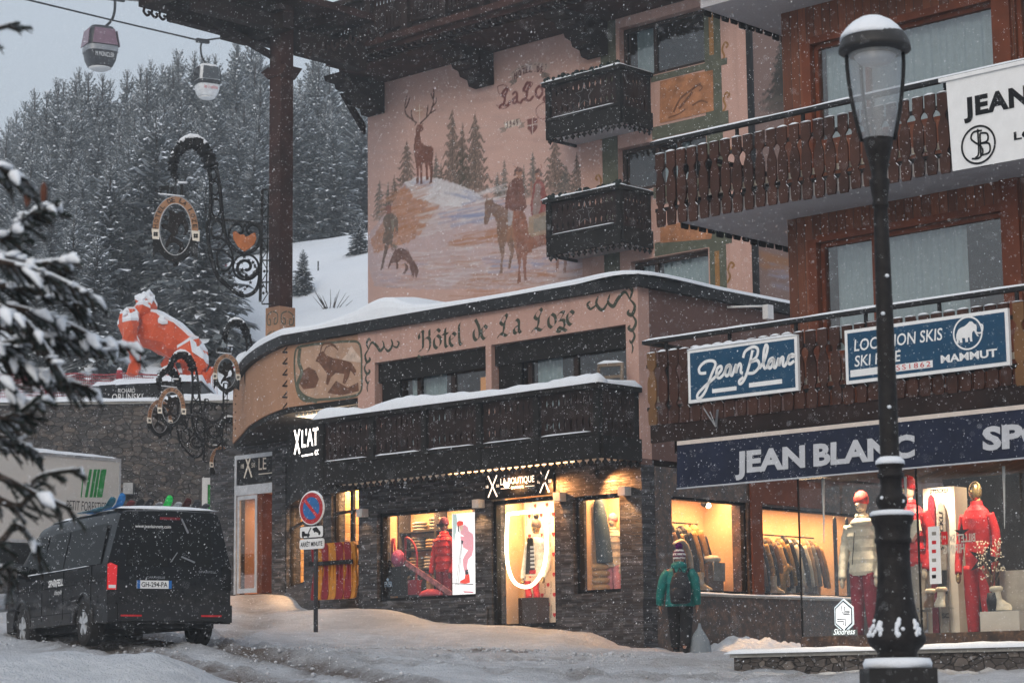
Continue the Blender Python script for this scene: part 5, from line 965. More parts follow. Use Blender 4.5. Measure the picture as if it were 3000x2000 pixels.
for i in range(5):
    m = MB(); ell(m, (-6.2 + i * .2, .62, 1.78), [(0, .06, .2, 0), (.25, .055, .2, 0), (.36, .04, .16, 0), (.42, .02, .05, 0)], 10, 0); m.build('coat', M[('black_shell', 'blue_coat', 'black_shell', 'tan_fabric', 'black_shell')[i]], cl)
ch = thing('chairlift_frame', 'red curved metal chair frame standing in the left boutique window', 'frame', (-5.6, .6, 1.76)); m = MB()
q = lambda x, y, t=.38: T(1080 + x / 3.0154, 1430 + y / 3.0154, t)
m.tube(cr([q(322, 640), q(325, 520), q(330, 440), q(370, 450), q(410, 510), q(425, 600), q(425, 700), q(418, 820)], 5), .022, 8); m.tube([q(208, 640), q(212, 440), q(228, 440), q(238, 640)], .02, 8); a = q(360, 940); b = q(440, 805); m.box((a[0], .34, a[2]), (b[0], .5, b[2])); m.build('frame_tube', pm('crimson_paint', (.26, .015, .03), .35), ch)
hb = thing('helmet_display', 'pink knitted ball hat on a black stand in the left boutique window', 'hat', tuple(q(260, 900))); a = q(260, 620); MB().ball(a, (.14, .13, .17), 14).build('ball', pm('pink_purple_knit', (.36, .07, .17), .8, var=.5, sc=22), hb); a0 = q(210, 950); b0 = q(312, 690); MB().box((a0[0], .3, a0[2]), (b0[0], .46, b0[2])).build('stand', M['black'], hb)
sk = thing('ski', 'pink and orange patterned ski leaning across the left boutique window', 'ski', tuple(q(730, 930, .25))); a = Vector(q(328, 655, .25)); b = Vector(q(735, 935, .25)); MB().beam(a, b, .022, .10, 0).build('ski_body', pm('patterned_ski', (.45, .16, .17), .4, var=.8, sc=9), sk)
bg_ = thing('folded_bag', 'flat coral bag lying on the floor of the left boutique window', 'bag', tuple(q(550, 945, .3))); m = MB(); m.lathe([(.3, 0), (.31, .03), (.24, .09), (.08, .13)], q(550, 948, .32), 16, 0, True, 1, .3); m.build('bag_body', pm('coral_fabric', (.60, .07, .10), .6), bg_)
st = thing('window_sticker', 'black and pale blue brand stickers low on the left boutique window glass', 'sticker', (-6.3, .14, 1.8)); m = MB(); f = lambda st_, x, y, h, w_: m.text(st_, q(x, y, .142), (1, 0, 0), (0, 0, 1), h, w_, .001, bold=.01)
f('GB', 122, 728, .19, .26); f('GOLDBERGH', 122, 768, .04, .26); f('SKI', 145, 912, .10, .16); m.build('dark_letters', M['black'], st); m = MB(); f('4EVER', 122, 872, .10, .27); a = q(168, 805, .142); m.sheet([(a[0] + r_ * sin(k * pi / 5), a[2] + r_ * cos(k * pi / 5)) for k in range(10) for r_ in ((.045, .02)[k % 2],)], FT(.141)); m.build('pale_letters', pm('pale_blue_vinyl', (.30, .42, .55), .5), st)
# right boutique window
q2 = q; bc = thing('hanging_coat', 'dark blue long coat hanging in the boutique window right of the door', 'coat', (-1.05, .8, 1.9)); m = MB(); c = q(2068, 640, .55); ell(m, (c[0], .55, c[2]), [(-.03, .17, .1, .05), (.3, .165, .1, .02), (.7, .14, .1, -.03), (1.0, .10, .09, -.07), (1.1, .05, .05, -.09)], 14, 0, .02); m.build('coat_body', M['blue_coat'], bc); m = MB(); m.tube([q(2010, 100, .55), q(2010, 235, .55)], .012, 6); m.build('hanger', M['black'], bc)
pk = mannequin('mannequin in beige and pink knitwear at the right edge of the corner boutique window', (q(2165, 600, .7)[0], .7, 1.42), 1.6, M['beige_fleece'], M['pink_knit'], M['mannequin_skin'], M['pink_knit'], .04)
tb = thing('knit_stack', 'stack of folded beige puffers below the dark blue coat', 'clothes', (-1.0, .7, 1.7)); m = MB()
for k in range(4): m.lathe([(.14, 0), (.2, .03), (.2, .09), (.14, .12)], (q(2040, 700, .6)[0], .6, 1.72 + k * .12), 12, 0, True, 1.1, .7)
m.build('folded_puffers', M['tan_fabric'], tb)
# wall lamps and spots
cubes = [(1062, 1502, -.0), (1402, 1475, 0), (1640, 1455, 0), (1830, 1438, 0)]
nm = ['left of the wide boutique window', 'between the wide boutique window and the shield door', 'right of the boutique door sign', 'right of the corner boutique window']
for (x, y, t), n in zip(cubes, nm):
    p = T(x, y, -.08); m = MB(); m.box((p[0] - .08, -.17, p[2] - .075), (p[0] + .08, -.003, p[2] + .075)); m.build('wall_lamp', pm('white_lamp_box', (.6, .58, .56), .5, var=.05) if 'wlb' not in M else M['wlb'], None, (p[0], -.08, p[2]), label='white cube wall lamp ' + n, cat='wall lamp', group='cube wall lamps on the slate front')
    spot('wall_lamp_light', (p[0], -.14, p[2] - .09), (p[0], -.06, p[2] - 1.2), 16 if x in (1402, 1830) else 4, 110)
for x, y, n in ((1748, 1385, 'under the right end of the carved balcony'), (1582, 1400, 'just above the boutique door sign')):
    p = T(x, y, -.35); r = thing('spotlight', 'small grey spotlight hanging ' + n, 'spotlight', tuple(p), group='spotlights under the carved balcony'); m = MB(); m.tube([(p[0], -.35, 3.9), (p[0], -.35, p[2] + .03)], .012, 6); m.build('stem', M['darktrim'], r)
    m = MB(); m.tube([(p[0], -.38, p[2] + .05), (p[0], -.27, p[2] - .06)], [.05, .06], 10); m.build('lamp_head', M['darktrim'], r)
    spot('spotlight_beam', (p[0], -.20, p[2] - .10), (p[0] + .1, -.0, p[2] - .25), 52, 140, (1, .40, .12))
p = T(1484, 1419, -.32); bl = thing('spotlight', 'lit spotlight glaring in front of the boutique lettering', 'spotlight', tuple(p), group='spotlights under the carved balcony'); MB().ball(p, .05, 10).build('bulb', glow('bare_bulb', (1, .75, .45), 14), bl); m = MB(); m.tube([(p[0], -.32, p[2] + .05), (p[0], -.32, 3.9)], .012, 6); m.build('stem', M['darktrim'], bl); spot('spotlight_beam', (p[0], -.22, p[2]), (p[0], 0, p[2] + .05), 14, 150, (1, .46, .16))
area('balcony_soffit_glow', (-2.6, -.45, 3.86), (3.0, .1), 6, (1, .5, .22), rot=(pi, 0, A))
# ---------------------------------------------------------------- recessed corner shops under the curved wall
cs = thing_part(hotel, 'corner_shop'); Q = [(-7.0, .95), (-8.35, .98), (-9.9, 1.45), (-10.56, 1.80), (-12.83, 3.3), (-15.0, 3.3)]
PS = [Pl(b, a) for a, b in zip(Q, Q[1:])]      # u runs left to right
def where(x, y):
    best = None
    for i, p in enumerate(PS):
        u, z = p.px(x, y)
        if -.02 <= u <= p.L + .02: best = (i, u, z)
    return best
GLW = planks('lit_shelf_boards', (.55, .36, .17), .16, 'v', .25)
for p, ops, zs_ in ((PS[0], [(.02, 1.2)], 2.05), (PS[1], [(.06, .46), (.86, PS[1].L - .02)], 2.1), (PS[2], [], 2.2), (PS[3], [(.10, PS[3].L - .06)], 2.27)):
    edges = [0] + [e for o_ in ops for e in o_] + [p.L]
    m = MB(); p.box(m, 0, p.L, .8, zs_ - .003, -.3, 0)
    for a_, b_ in zip(edges[::2], edges[1::2]):
        if b_ - a_ > .03: p.box(m, a_, b_, zs_, 4.05, -.3, 0)
    m.build('stone_pier', M['slate'], cs); m = MB(); p.box(m, 0, p.L, 4.055, 5.5, -.3, .0); m.build('fascia_panel', M['darktrim'], cs)
    for a_, b_ in ops:
        m = MB(); p.box(m, a_, a_ + .04, zs_, 4.05, -.15, -.08); p.box(m, b_ - .04, b_, zs_, 4.05, -.15, -.08); p.box(m, a_ + .04, b_ - .04, 3.55, 3.60, -.15, -.08); p.box(m, a_ + .04, b_ - .04, zs_, zs_ + .05, -.15, -.08)
        w_ = m.build('display_window', M['black'], cs); MB().add([p(a_ + .04, zs_, -.1), p(b_ - .04, zs_, -.1), p(b_ - .04, 4.05, -.1), p(a_ + .04, 4.05, -.1)], [(0, 1, 2, 3)]).build('glass', M['shopglass'], w_)
        q0 = lambda u, v, d: p(min(max(u, .02), p.L - .02) if d < -.4 else u, v, d); A0, B0 = a_ - .0, b_ + .0
        m = MB(); m.add([p(A0, zs_, -.75), p(B0, zs_, -.75), p(B0, 4.2, -.75), p(A0, 4.2, -.75), p(A0, zs_, -.31), p(B0, zs_, -.31), p(B0, 4.2, -.31), p(A0, 4.2, -.31)], [(0, 1, 2, 3), (0, 4, 5, 1), (3, 2, 6, 7), (0, 3, 7, 4), (1, 5, 6, 2)]); m.build('lit_room', GLW, w_)
        area('corner_shop_lamp', p((a_ + b_) / 2, 4.15, -.5), (min(.6, b_ - a_), .25), 16 + 18 * (b_ - a_))
# glazed entrance with the LE sign
p = PS[4]; g0 = gz1(*wor(p(1.2, 0))[:2]); u0 = p.px(687, 1600)[0]; u1 = p.px(800, 1600)[0]; ub = p.px(752, 1600)[0]
zt0 = p.px(735, 1330)[1]; zs = p.px(735, 1415)[1]; zd = p.px(735, 1448)[1]; zb = p.px(735, 1738)[1]
en = thing_part(hotel, 'shop_entrance'); m = MB(); p.box(m, u0, u0 + .07, zb, zt0, -.1, .02); p.box(m, u0 + .07, u1, zt0 - .09, zt0, -.1, .02); p.box(m, u0 + .07, u1, zd, zd + .22, -.1, .02); m.build('entrance_frame', M['alu'], en)
m = MB(); p.box(m, u0 + .07, u1, zs, zt0 - .09, -.06, 0); m.build('sign_panel', M['black'], en)
m = MB(); uL = p.px(758, 1392)[0]; m.text('LE', p(uL, p.px(758, 1376)[1], .004), p.uv(), (0, 0, 1), .26, .26, .002); a = p.px(727, 1362)
for sgn in (-1, 1): m.ribbon([(a[0] - sgn * .13, a[1] - .28), (a[0] + sgn * .13, a[1] + .28)], .045, p, .005)
m.text('18', p(a[0] - .24, a[1] - .06, .004), p.uv(), (0, 0, 1), .1, .1, .001); m.text('50', p(a[0] + .12, a[1] - .06, .004), p.uv(), (0, 0, 1), .1, .12, .001); p.box(m, uL, uL + .5, p.px(758, 1390)[1], p.px(758, 1387)[1], .002, .006); m.build('lettering', M['offwhite'], en)
m = MB(); p.box(m, u0 + .09, u0 + .16, zb + .02, zd - .01, -.05, .0); p.box(m, ub - .07, ub, zb + .02, zd - .01, -.05, 0); p.box(m, u0 + .16, ub - .07, zb + .02, zb + .12, -.05, 0); p.box(m, u0 + .16, ub - .07, zd - .1, zd - .01, -.05, 0); dr = m.build('door', M['alu'], en)
MB().add([p(u0 + .16, zb + .1, -.03), p(ub - .07, zb + .1, -.03), p(ub - .07, zd - .1, -.03), p(u0 + .16, zd - .1, -.03)], [(0, 1, 2, 3)]).build('glass', glassm('door_glass', (.55, .58, .60), .22), dr)
m = MB(); p.box(m, ub, ub + .16, zb, zd, -.3, -.02); m.build('brown_jamb', M['frame_red'], en)
m = MB(); m.add([p(u0 - .2, zb, -1.6), p(u1 + .3, zb, -1.6), p(u1 + .3, zd, -1.6), p(u0 - .2, zd, -1.6), p(u0, zb, -.12), p(u1 + .3, zb, -.12), p(u1 + .3, zd, -.12), p(u0, zd, -.12)], [(0, 1, 2, 3), (0, 4, 5, 1), (3, 2, 6, 7), (0, 3, 7, 4), (1, 5, 6, 2)]); m.build('entrance_room', M['warmwall'], en); area('entrance_lamp', p((u0 + u1) / 2, zd - .05, -.9), (.8, .4), 12, (1, .5, .22))
m = MB(); p.box(m, -.4, u0, 1.5, 5.5, -.3, .03); p.box(m, u0, p.L, zt0 + .003, 5.5, -.3, .02); p.box(m, u1, p.L + .02, 1.5, zt0, -.3, .04); m.build('stone_pier', M['slate'], cs)
# lit atelier sign and soffit lamps
p = Pl((-9.75, 1.12), (-7.0, .62)); sg2 = thing('shop_sign', 'lit white atelier lettering with crossed skis on a dark board under the curved wall', 'sign', (-8.4, .8, 4.2)); m = MB(); p.box(m, 0, p.L, 3.95, 5.02, -.1, 0); m.build('panel', M['darktrim'], sg2); M['lit_sign'] = glow('lit_sign_letter', (1, .93, .86), 3)
m = MB(); a = p.px(886, 1290); b = p.px(872, 1295); z_ = p.px(886, 1310)[1]
m.text("L'ATELIER", p(a[0], z_, .012), p.uv(), (0, 0, 1), p.px(886, 1258)[1] - z_, 1.42, .004, bold=.012); m.text('COURCHEVEL', p(a[0] + .5, z_ - .20, .012), p.uv(), (0, 0, 1), .10, .75, .002, bold=.02); p.box(m, a[0], a[0] + .42, z_ - .19, z_ - .16, .01, .014)
for sgn in (-1, 1): m.ribbon([(b[0] - sgn * .1, b[1] - .24), (b[0] + sgn * .1, b[1] + .26)], .05, p, .014)
m.build('lettering', M['lit_sign'], sg2)
m = MB()
for i in range(16): m.box((-9.0 + i * .13, .15, 5.44), (-8.9 + i * .13, .9, 5.495))
m.build('soffit_slats', pm('bright_metal_slat', (.7, .62, .5), .25, .7), cs); area('soffit_lamp', (-8.3, .5, 5.1), (1.6, .2), 34, (1, .75, .5), rot=(pi, 0, A))
# red and yellow sledges on a rack below the corner window
rk_ = thing('sledge_rack', 'dark metal rack holding red and yellow plastic sledges below the corner shop window', 'rack', (-7.9, .4, 1.7)); zr = [T(990, y, .5)[2] for y in (1590, 1650, 1755)]; sA = T(930, 1660, .5)[0]; sB = T(1050, 1660, .5)[0]
m = MB(); m.box((sA - .05, .50, zr[1] - .04), (sB + .03, .54, zr[1] + .03)); m.box((sA - .05, .52, zr[0] - .12), (sB + .03, .56, zr[0] - .06))
for s_ in (sA - .06, sB): m.box((s_, .5, zr[2] - .25), (s_ + .04, .58, zr[0] + .02))
m.box((sA - .05, .31, zr[1] - .03), (sB + .03, .335, zr[1] + .05)); m.build('rack_bar', M['iron'], rk_)
cloth('sledge_red', (.20, .008, .015), .4); cloth('sledge_yellow', (.46, .18, .012), .4)
order = 'ryyryyrryry'; cnt = {'r': 0, 'y': 0}; names = ['first', 'second', 'third', 'fourth', 'fifth', 'sixth', 'seventh', 'eighth']
for i, c in enumerate(order):
    s_ = sA + .05 + (sB - sA - .1) * i / (len(order) - 1); z0 = zr[2]; z1 = zr[0]; h_ = z1 - z0; y0 = .46
    pr = [(0, .05), (.02, .085), (.1, .10), (.38, .095), (.47, .06), (.56, .055), (.62, .09), (.95, .095), (1, .06)]
    L = [(s_ - w_, z0 + v * h_) for v, w_ in pr]; Rr = [(s_ + w_, z0 + v * h_) for v, w_ in reversed(pr)]
    m = MB(); m.prism(L + Rr, lambda u, v, d: (u, y0 - d - .06 * ((v - z0) / h_ - .5) ** 2 * 4, v), 0, .05 + .02 * (i % 2)); m.box((s_ - .012, y0 - .095, z0 + .1), (s_ + .012, y0 - .05, z1 - .1))
    q = m.build('plastic_sledge', M['sledge_red' if c == 'r' else 'sledge_yellow'], None, (s_, y0, z0), label='%s plastic sledge on the rack, %s %s one from the road sign side' % (('red', names[cnt[c]], 'red') if c == 'r' else ('yellow', names[cnt[c]], 'yellow')), cat='sledge', group='plastic sledges on the rack by the corner shop'); cnt[c] += 1
# chair and small things
p = T(1792, 1105, -.25); c = thing('balcony_chair', 'wooden chair with a snowy back standing behind the carved balcony rail', 'chair', (p[0], -.3, 4.0)); m = MB(); zt_ = 5.56
m.beam((p[0] - .3, -.42, 4.0), (p[0] - .24, -.3, zt_), .045, .045); m.beam((p[0] + .3, -.42, 4.0), (p[0] + .29, -.3, zt_ - .04), .045, .045); m.beam((p[0] - .23, -.3, zt_ - .03), (p[0] + .29, -.3, zt_ - .06), .05, .06); m.beam((p[0] - .24, -.32, zt_ - .25), (p[0] + .29, -.32, zt_ - .27), .04, .05); m.build('back_frame', wood('pale_chair_wood', (.20, .15, .11)), c)
m = MB(); m.snow((p[0] - .25, -.3, zt_ - .005), (p[0] + .29, -.3, zt_ - .035), .06, .04, 1); m.build('snow_cap', M['snow'], c); MB().box((p[0] - .25, -.8, 4.4), (p[0] + .28, -.35, 4.46)).build('seat', M['oldwood2'], c)
a = S(2130, 900, .02); b = S(2195, 893, .5); fl = thing('floodlight', 'small white floodlight on a bent arm on the brown side wall', 'floodlight', tuple(a)); m = MB(); m.tube([tuple(a), (.25, a[1] + .3, a[2] + .02), (.45, a[1] + .62, a[2] + .04)], .02, 6); m.build('arm', M['white'], fl); MB().box((.40, a[1] + .55, a[2] - .2), (.52, a[1] + .72, a[2] + .06)).build('lamp_head', M['white'], fl)
a = T(2100, 1250, FJ - .05); bx = thing('bent_bracket', 'bent steel bracket with snow leaning on the lower balcony boards', 'bracket', tuple(a)); m = MB()
for x, y in ((2062, 1195), (2080, 1205), (2102, 1200)): b = T(x, y, FJ - .12); m.beam((a[0], FJ - .07, a[2]), tuple(b), .03, .012)
m.build('steel_strips', M['steel'], bx)
# ---------------------------------------------------------------- alley windows and ski shop display
def side_win(parent, t0, t1, z0, z1):
    m = MB()
    for a, b, c, d in ((t0, t0 + .05, z0, z1), (t1 - .05, t1, z0, z1), (t0 + .05, t1 - .05, z0, z0 + .05), (t0 + .05, t1 - .05, z1 - .05, z1)): m.box((-.12, a, c), (-.04, b, d))
    f = m.build('display_window', M['black'], parent); MB().add([(-.08, t0 + .05, z0 + .05), (-.08, t1 - .05, z0 + .05), (-.08, t1 - .05, z1 - .05), (-.08, t0 + .05, z1 - .05)], [(0, 1, 2, 3)]).build('glass', M['shopglass'], f)
    m = MB(); v = [(-.36, t0 - .1, z0 - .02), (-.36, t1 + .02, z0 - .02), (-.36, t1 + .02, z1 + .15), (-.36, t0 - .1, z1 + .15), (-1.0, t0 - .1, z0 - .02), (-1.0, t1 + .02, z0 - .02), (-1.0, t1 + .02, z1 + .15), (-1.0, t0 - .1, z1 + .15)]
    m.add(v, [(5, 4, 7, 6), (4, 0, 3, 7), (1, 5, 6, 2), (3, 2, 6, 7)], 0); m.add(v, [(0, 4, 5, 1)], 1); m.build('room', [M['warmwall'], M['floorwood']], f); return f
side_win(hotel, .8, 2.95, 1.66, 3.30); side_win(hotel, 3.4, 9, 1.66, 3.26)
area('alley_window_lamp', (-.46, 1.9, 3.4), (.16, 1.9), 24); area('alley_window_lamp', (-.46, 5.5, 3.36), (.16, 3.8), 40)
def jacket(m, c, mi, h=.85, w=.12, dp=.25, lean=.0):      # hung on a rack, seen from its edge: sleeve and shoulder
    ell(m, c, [(0, dp * .8, w * .8, 0), (h * .3, dp * .85, w * .75, 0), (h * .7, dp, w * .8, 0), (h * .92, dp * .75, w * .6, 0), (h, dp * .3, w * .3, 0)], 10, mi, .03)
    m.tube(cr([(c[0] + dp * .85, c[1], c[2] + h * .88), (c[0] + dp * 1.25, c[1] + lean * .5 + .03, c[2] + h * .5), (c[0] + dp * 1.3, c[1] + lean + .06, c[2] + h * .12)], 4), [.058, .062, .055, .058, .05, .053, .046, .047, .04], 8, mi)
def rack(label, t0, t1, z, h, mats, seed):
    r = thing('clothes_rack', label, 'clothes rack', (-.45, (t0 + t1) / 2, 1.7)); m = MB(); m.tube([(-.66, t0, z + .06), (-.66, t1, z + .06)], .014, 6); m.box((-.68, t0, 1.69), (-.64, t0 + .03, z + .06)); m.build('rail', M['black'], r)
    n = len(mats); rnd = random.Random(seed)
    for i, k in enumerate(mats):
        m = MB(); jacket(m, (-.64, t0 + .06 + (t1 - t0 - .12) * i / max(n - 1, 1), z - h * rnd.uniform(.95, 1.05)), 0, h, .11, rnd.uniform(.17, .2), .1); m.build('jacket', M[k], r)
    return r
rack('rail of black, brown and orange jackets in the alley window beside the walker', 1.0, 2.35, 2.86, 1.05, ['black_shell', 'white_shell', 'black_shell', 'brown_leather', 'black_shell', 'gold_quilt', 'black_shell', 'black_shell', 'orange_puffer', 'black_shell', 'orange_puffer', 'black_shell'], 1)
rack('long rail of tan, gold and cream jackets in the deeper alley window', 3.5, 5.9, 2.76, 1.0, ['brown_leather', 'tan_fabric', 'brown_leather', 'black_shell', 'gold_quilt', 'black_shell', 'brown_leather', 'tan_fabric', 'black_shell', 'gold_quilt', 'black_shell', 'cream_puffer', 'black_shell', 'cream_puffer', 'tan_fabric', 'grey_wool', 'brown_leather', 'orange_puffer'], 2)
tv = thing('screen', 'blue lit screen showing a pink knit hat above the jacket rail', 'screen', (-1.2, 1.3, 2.9)); m = MB(); m.box((-.98, .95, 2.92), (-.94, 1.85, 3.28)); m.build('display', glow('blue_screen', (.05, .22, .75), 1.2), tv); m = MB(); m.prism([(1.45 + .17 * cos(a), 2.925 + .25 * sin(a)) for a in [pi * i / 14 for i in range(15)]], FS(-.938), 0, .004); m.build('hat_picture', glow('screen_pink', (.7, .48, .66), 1.1), tv)
bt = thing('bench_box', 'tan leather display cube with a folded rug, right side of the first alley window', 'display box', (-.45, 2.35, 1.7)); m = MB(); m.box((-.6, 2.15, 1.69), (-.3, 2.6, 2.2)); m.build('cube', M['brown_leather'], bt); m = MB(); m.box((-.62, 2.3, 1.9), (-.28, 2.63, 2.225)); m.build('rug', M['grey_wool'], bt); m = MB(); m.lathe([(.15, 0), (.2, .03), (.2, .09), (.14, .13)], (-.45, 2.4, 2.227), 12, 0, True, .8, 1.3); m.build('cushion', M['cream_puffer'], bt)
cw = thing('shearling_coat', 'tan shearling coat on a stand behind the walking person', 'coat', (-.5, 1.45, 1.7)); m = MB(); ell(m, (-.5, 1.4, 1.72), [(0, .15, .24, 0), (.3, .14, .22, 0), (.6, .15, .2, 0), (.75, .12, .16, 0), (.82, .05, .08, 0)], 14, 0, .02); m.build('coat_body', M['brown_leather'], cw); m = MB(); m.tube(cr([(-.36, 1.3, 2.5), (-.33, 1.5, 2.56), (-.33, 1.68, 2.35), (-.33, 1.72, 2.1)], 5), .045, 8); m.build('fleece_collar', M['beige_fleece'], cw)
for i, (t_, lb, k) in enumerate(((2.0, 'beige snow boot standing below the tan leather cube', 'beige_fleece'), (4.15, 'beige snow boot at the foot of the long jacket rail', 'beige_fleece'))): boot('snow_boot', lb, (-.32, t_, 1.70), M[k], .34, .9, None, 1.0)
gq = thing('quilted_bag', 'gold quilted arm of a coat bulging in front of the long jacket rail', 'coat', (-.4, 4.5, 1.7)); m = MB(); m.tube(cr([(-.45, 4.5, 1.72), (-.44, 4.5, 2.0), (-.44, 4.62, 2.2), (-.47, 4.78, 2.15)], 6), [.10 + .015 * (i % 2) for i in range(19)], 10); m.build('sleeve', M['gold_quilt'], gq)
for i, t_ in enumerate((6.15, 6.55)):
    m = MB(); pr = [(-.05, 0), (.05, 0), (.05, .9), (.06, 1.35), (.045, 1.5), (0, 1.55), (-.045, 1.5), (-.06, 1.35), (-.05, .9)]; m.prism(pr, lambda u, v, d: (-.35 + d, t_ + u, 1.68 + v), 0, .02); m.build('ski', M['black_shell'], None, (-.35, t_, 1.68), label=('black ski standing upright in the alley window, the nearer of two', 'black ski standing upright in the alley window, deeper in the alley')[i], cat='ski', group='black skis in the alley window')
lp = thing('spotlight', 'bright ceiling spotlight above the jackets in the first alley window', 'spotlight', (-.5, 1.7, 3.2)); p = S(2075, 1480, -.4); m = MB(); m.ball(p, (.05, .05, .05), 10); m.build('bulb', glow('spot_bulb', (1, .85, .6), 8), lp); m = MB(); m.tube([(-.45, p[1] - .08, p[2] + .04), (-.45, p[1] - .02, p[2] + .02)], .055, 10); m.build('housing', M['black'], lp)
# street front display of the ski shop
JT = -4.85; ZD = .66
def J(x, y, t=JT): return T(x, y, t)
pj = lambda x: (J(x, 1800)[0], JT, ZD)
def scale_m(x, ytop, t): a = T(x, ytop, t)[2]; return (a - ZD) / 1.0
M['cream_hat'] = None
m1 = mannequin('mannequin in a cream fur collared puffer and striped red hat beside the lamp post', (J(2535, 1800)[0], JT, ZD - .05), 1.86, M['cream_puffer'], M['dark_red_cloth'], M['mannequin_skin'], pm('striped_red_knit', (.50, .05, .04), .8, var=.6, sc=16), .06)
m = MB(); c = J(2535, 1540); m.lathe([(.10, -.05), (.19, -.03), (.21, .03), (.15, .07), (.1, .05)], (c[0], JT, c[2] + .02), 16, 0, True, 1, .8); m.build('fur_collar', M['cream_puffer'], m1); m = MB(); a = J(2530, 1560); b = J(2526, 1655); m.tube([(a[0], JT - .21, a[2]), (b[0], JT - .225, b[2])], .006, 5); m.build('zip', M['black'], m1)
m2 = mannequin('mannequin in a red and cream ski jacket partly hidden by the lamp post', (J(2668, 1800)[0], JT + .05, ZD - .02), 1.98, M['red_puffer'], M['grey_wool'], M['mannequin_skin'], M['scarlet'], .05)
m = MB(); c = J(2690, 1560); m.prism([(-.16, .16), (.08, .16), (.1, .02), (-.02, -.12), (-.18, -.08)], lambda u, v, d: (c[0] + u, JT - .12 - d, c[2] + v), -.05, .035); m.build('cream_yoke', M['cream_puffer'], m2)
m3 = mannequin('bronze headed mannequin in a red sweater with black stars and red trousers', (J(2868, 1800)[0], JT + .05, ZD - .1), 1.98, M['scarlet'], M['scarlet'], M['mannequin_gold'], None, .0, g=.82)
c = J(2905, 1640); m = MB(); P = [(c[0] + r_ * sin(k * pi / 5 + .3) * 1.3, c[2] + r_ * cos(k * pi / 5 + .3)) for k in range(10) for r_ in ((.21, .075)[k % 2],)]; m.sheet(P, FT(JT - .15)); c = J(2835, 1560); P = [(c[0] + r_ * sin(k * pi / 5), c[2] + r_ * cos(k * pi / 5)) for k in range(10) for r_ in ((.12, .04)[k % 2],)]; m.sheet(P, FT(JT - .14)); m.build('black_star', M['black'], m3)
bd = thing('ski_display_board', 'cream ski display box with maker lettering on its top edge', 'display board', (J(2765, 1860)[0], JT + .25, ZD)); a = J(2720, 1858, JT + .2); b = J(2795, 1425, JT + .2); ztop = J(2740, 1428, JT + .2)[2]
m = MB(); m.box((a[0], JT + .2, ZD), (b[0], JT + .5, ztop)); m.build('box', M['offwhite'], bd); m = MB(); c = J(2724, 1440, JT + .195); m.text('STOCKLI', c - np.array((0, 0, .02)), (1, 0, 0), (0, 0, 1), .05, .27, .003, bold=.02, shear=.3); m.build('lettering', M['black'], bd)
for x, yt, hw, nm_, lb in ((2739, 1446, .05, 'dark_red_cloth', 'dark red ski leaning on the cream display box'), (2768, 1468, .062, 'grey_wool', 'grey ski with dark lettering leaning on the cream display box')):
    c = J(x, 1855, JT + .12); zt_ = J(x, yt, JT + .12)[2]; L_ = zt_ - ZD; pr = [(-hw * .9, 0), (hw * .9, 0), (hw * .8, .5), (hw, .92), (hw * .7, .98), (0, 1), (-hw * .7, .98), (-hw, .92), (-hw * .8, .5)]
    m = MB(); m.prism([(c[0] + u, ZD + v * L_) for u, v in pr], lambda u, v, d: (u, JT + .17 - d, v), 0, .025); k = m.build('ski', M[nm_], None, (c[0], JT + .15, ZD), label=lb, cat='ski')
    if hw > .06: m = MB(); m.text('STOCKLI', (c[0] + .025, JT + .143, zt_ - .62), (0, 0, 1), (-1, 0, 0), .055, .5, .002, bold=.02, shear=.2); m.text('SC', (c[0] - .04, JT + .143, ZD + .2), (1, 0, 0), (0, 0, 1), .06, .1, .002, bold=.02); m.box((c[0] - .05, JT + .09, ZD + .5), (c[0] + .05, JT + .144, ZD + .8)); m.build('lettering_and_binding', M['black'], k)
nf = thing('sticker', 'small red square sticker on the glass before the grey ski', 'sticker', tuple(J(2767, 1575, VT - .01))); c = J(2767, 1575, VT - .01); m = MB(); m.box((c[0] - .042, VT - .012, c[2] - .08), (c[0] + .042, VT - .006, c[2] + .08)); m.build('sticker_sheet', M['red'], nf); m = MB(); m.text('M', (c[0] - .02, VT - .0125, c[2] - .02), (1, 0, 0), (0, 0, 1), .05, .04, .001); m.build('sticker_letter', M['offwhite'], nf)
wl = thing('label_strip', 'tall white label strip with small red and grey logos on the shop glass', 'sticker', tuple(J(2738, 1625, VT - .01))); a = J(2725, 1710, VT - .01); b = J(2752, 1540, VT - .01); m = MB(); m.box((a[0], VT - .012, a[2]), (b[0], VT - .006, b[2])); m.build('strip', M['white'], wl)
for nm_, k, ys in (('red_logos', 'red', (1588, 1614, 1667)), ('grey_logos', 'grey_wool', (1562, 1640)), ('black_logo', 'black', (1688,))):
    m = MB()
    for y in ys: c = J(2738, y, VT); m.box((c[0] - .03, VT - .014, c[2] - .022), (c[0] + .03, VT - .0125, c[2] + .022))
    m.build(nm_, M[k], wl)
rv = thing('sticker', 'white mirror-written lettering on the glass near the right mannequin', 'sticker', tuple(J(2820, 1600, VT + .01))); m = MB(); c = J(2845, 1585, VT + .01); m.text('BILLET SKI', (c[0] + .06, VT + .012, c[2]), (-1, 0, 0), (0, 0, 1), .10, .40, -.001, bold=.02); m.text('HIRING', (c[0] - .1, VT + .012, c[2] - .13), (-1, 0, 0), (0, 0, 1), .11, .30, -.001, bold=.02); m.build('lettering', M['offwhite'], rv)
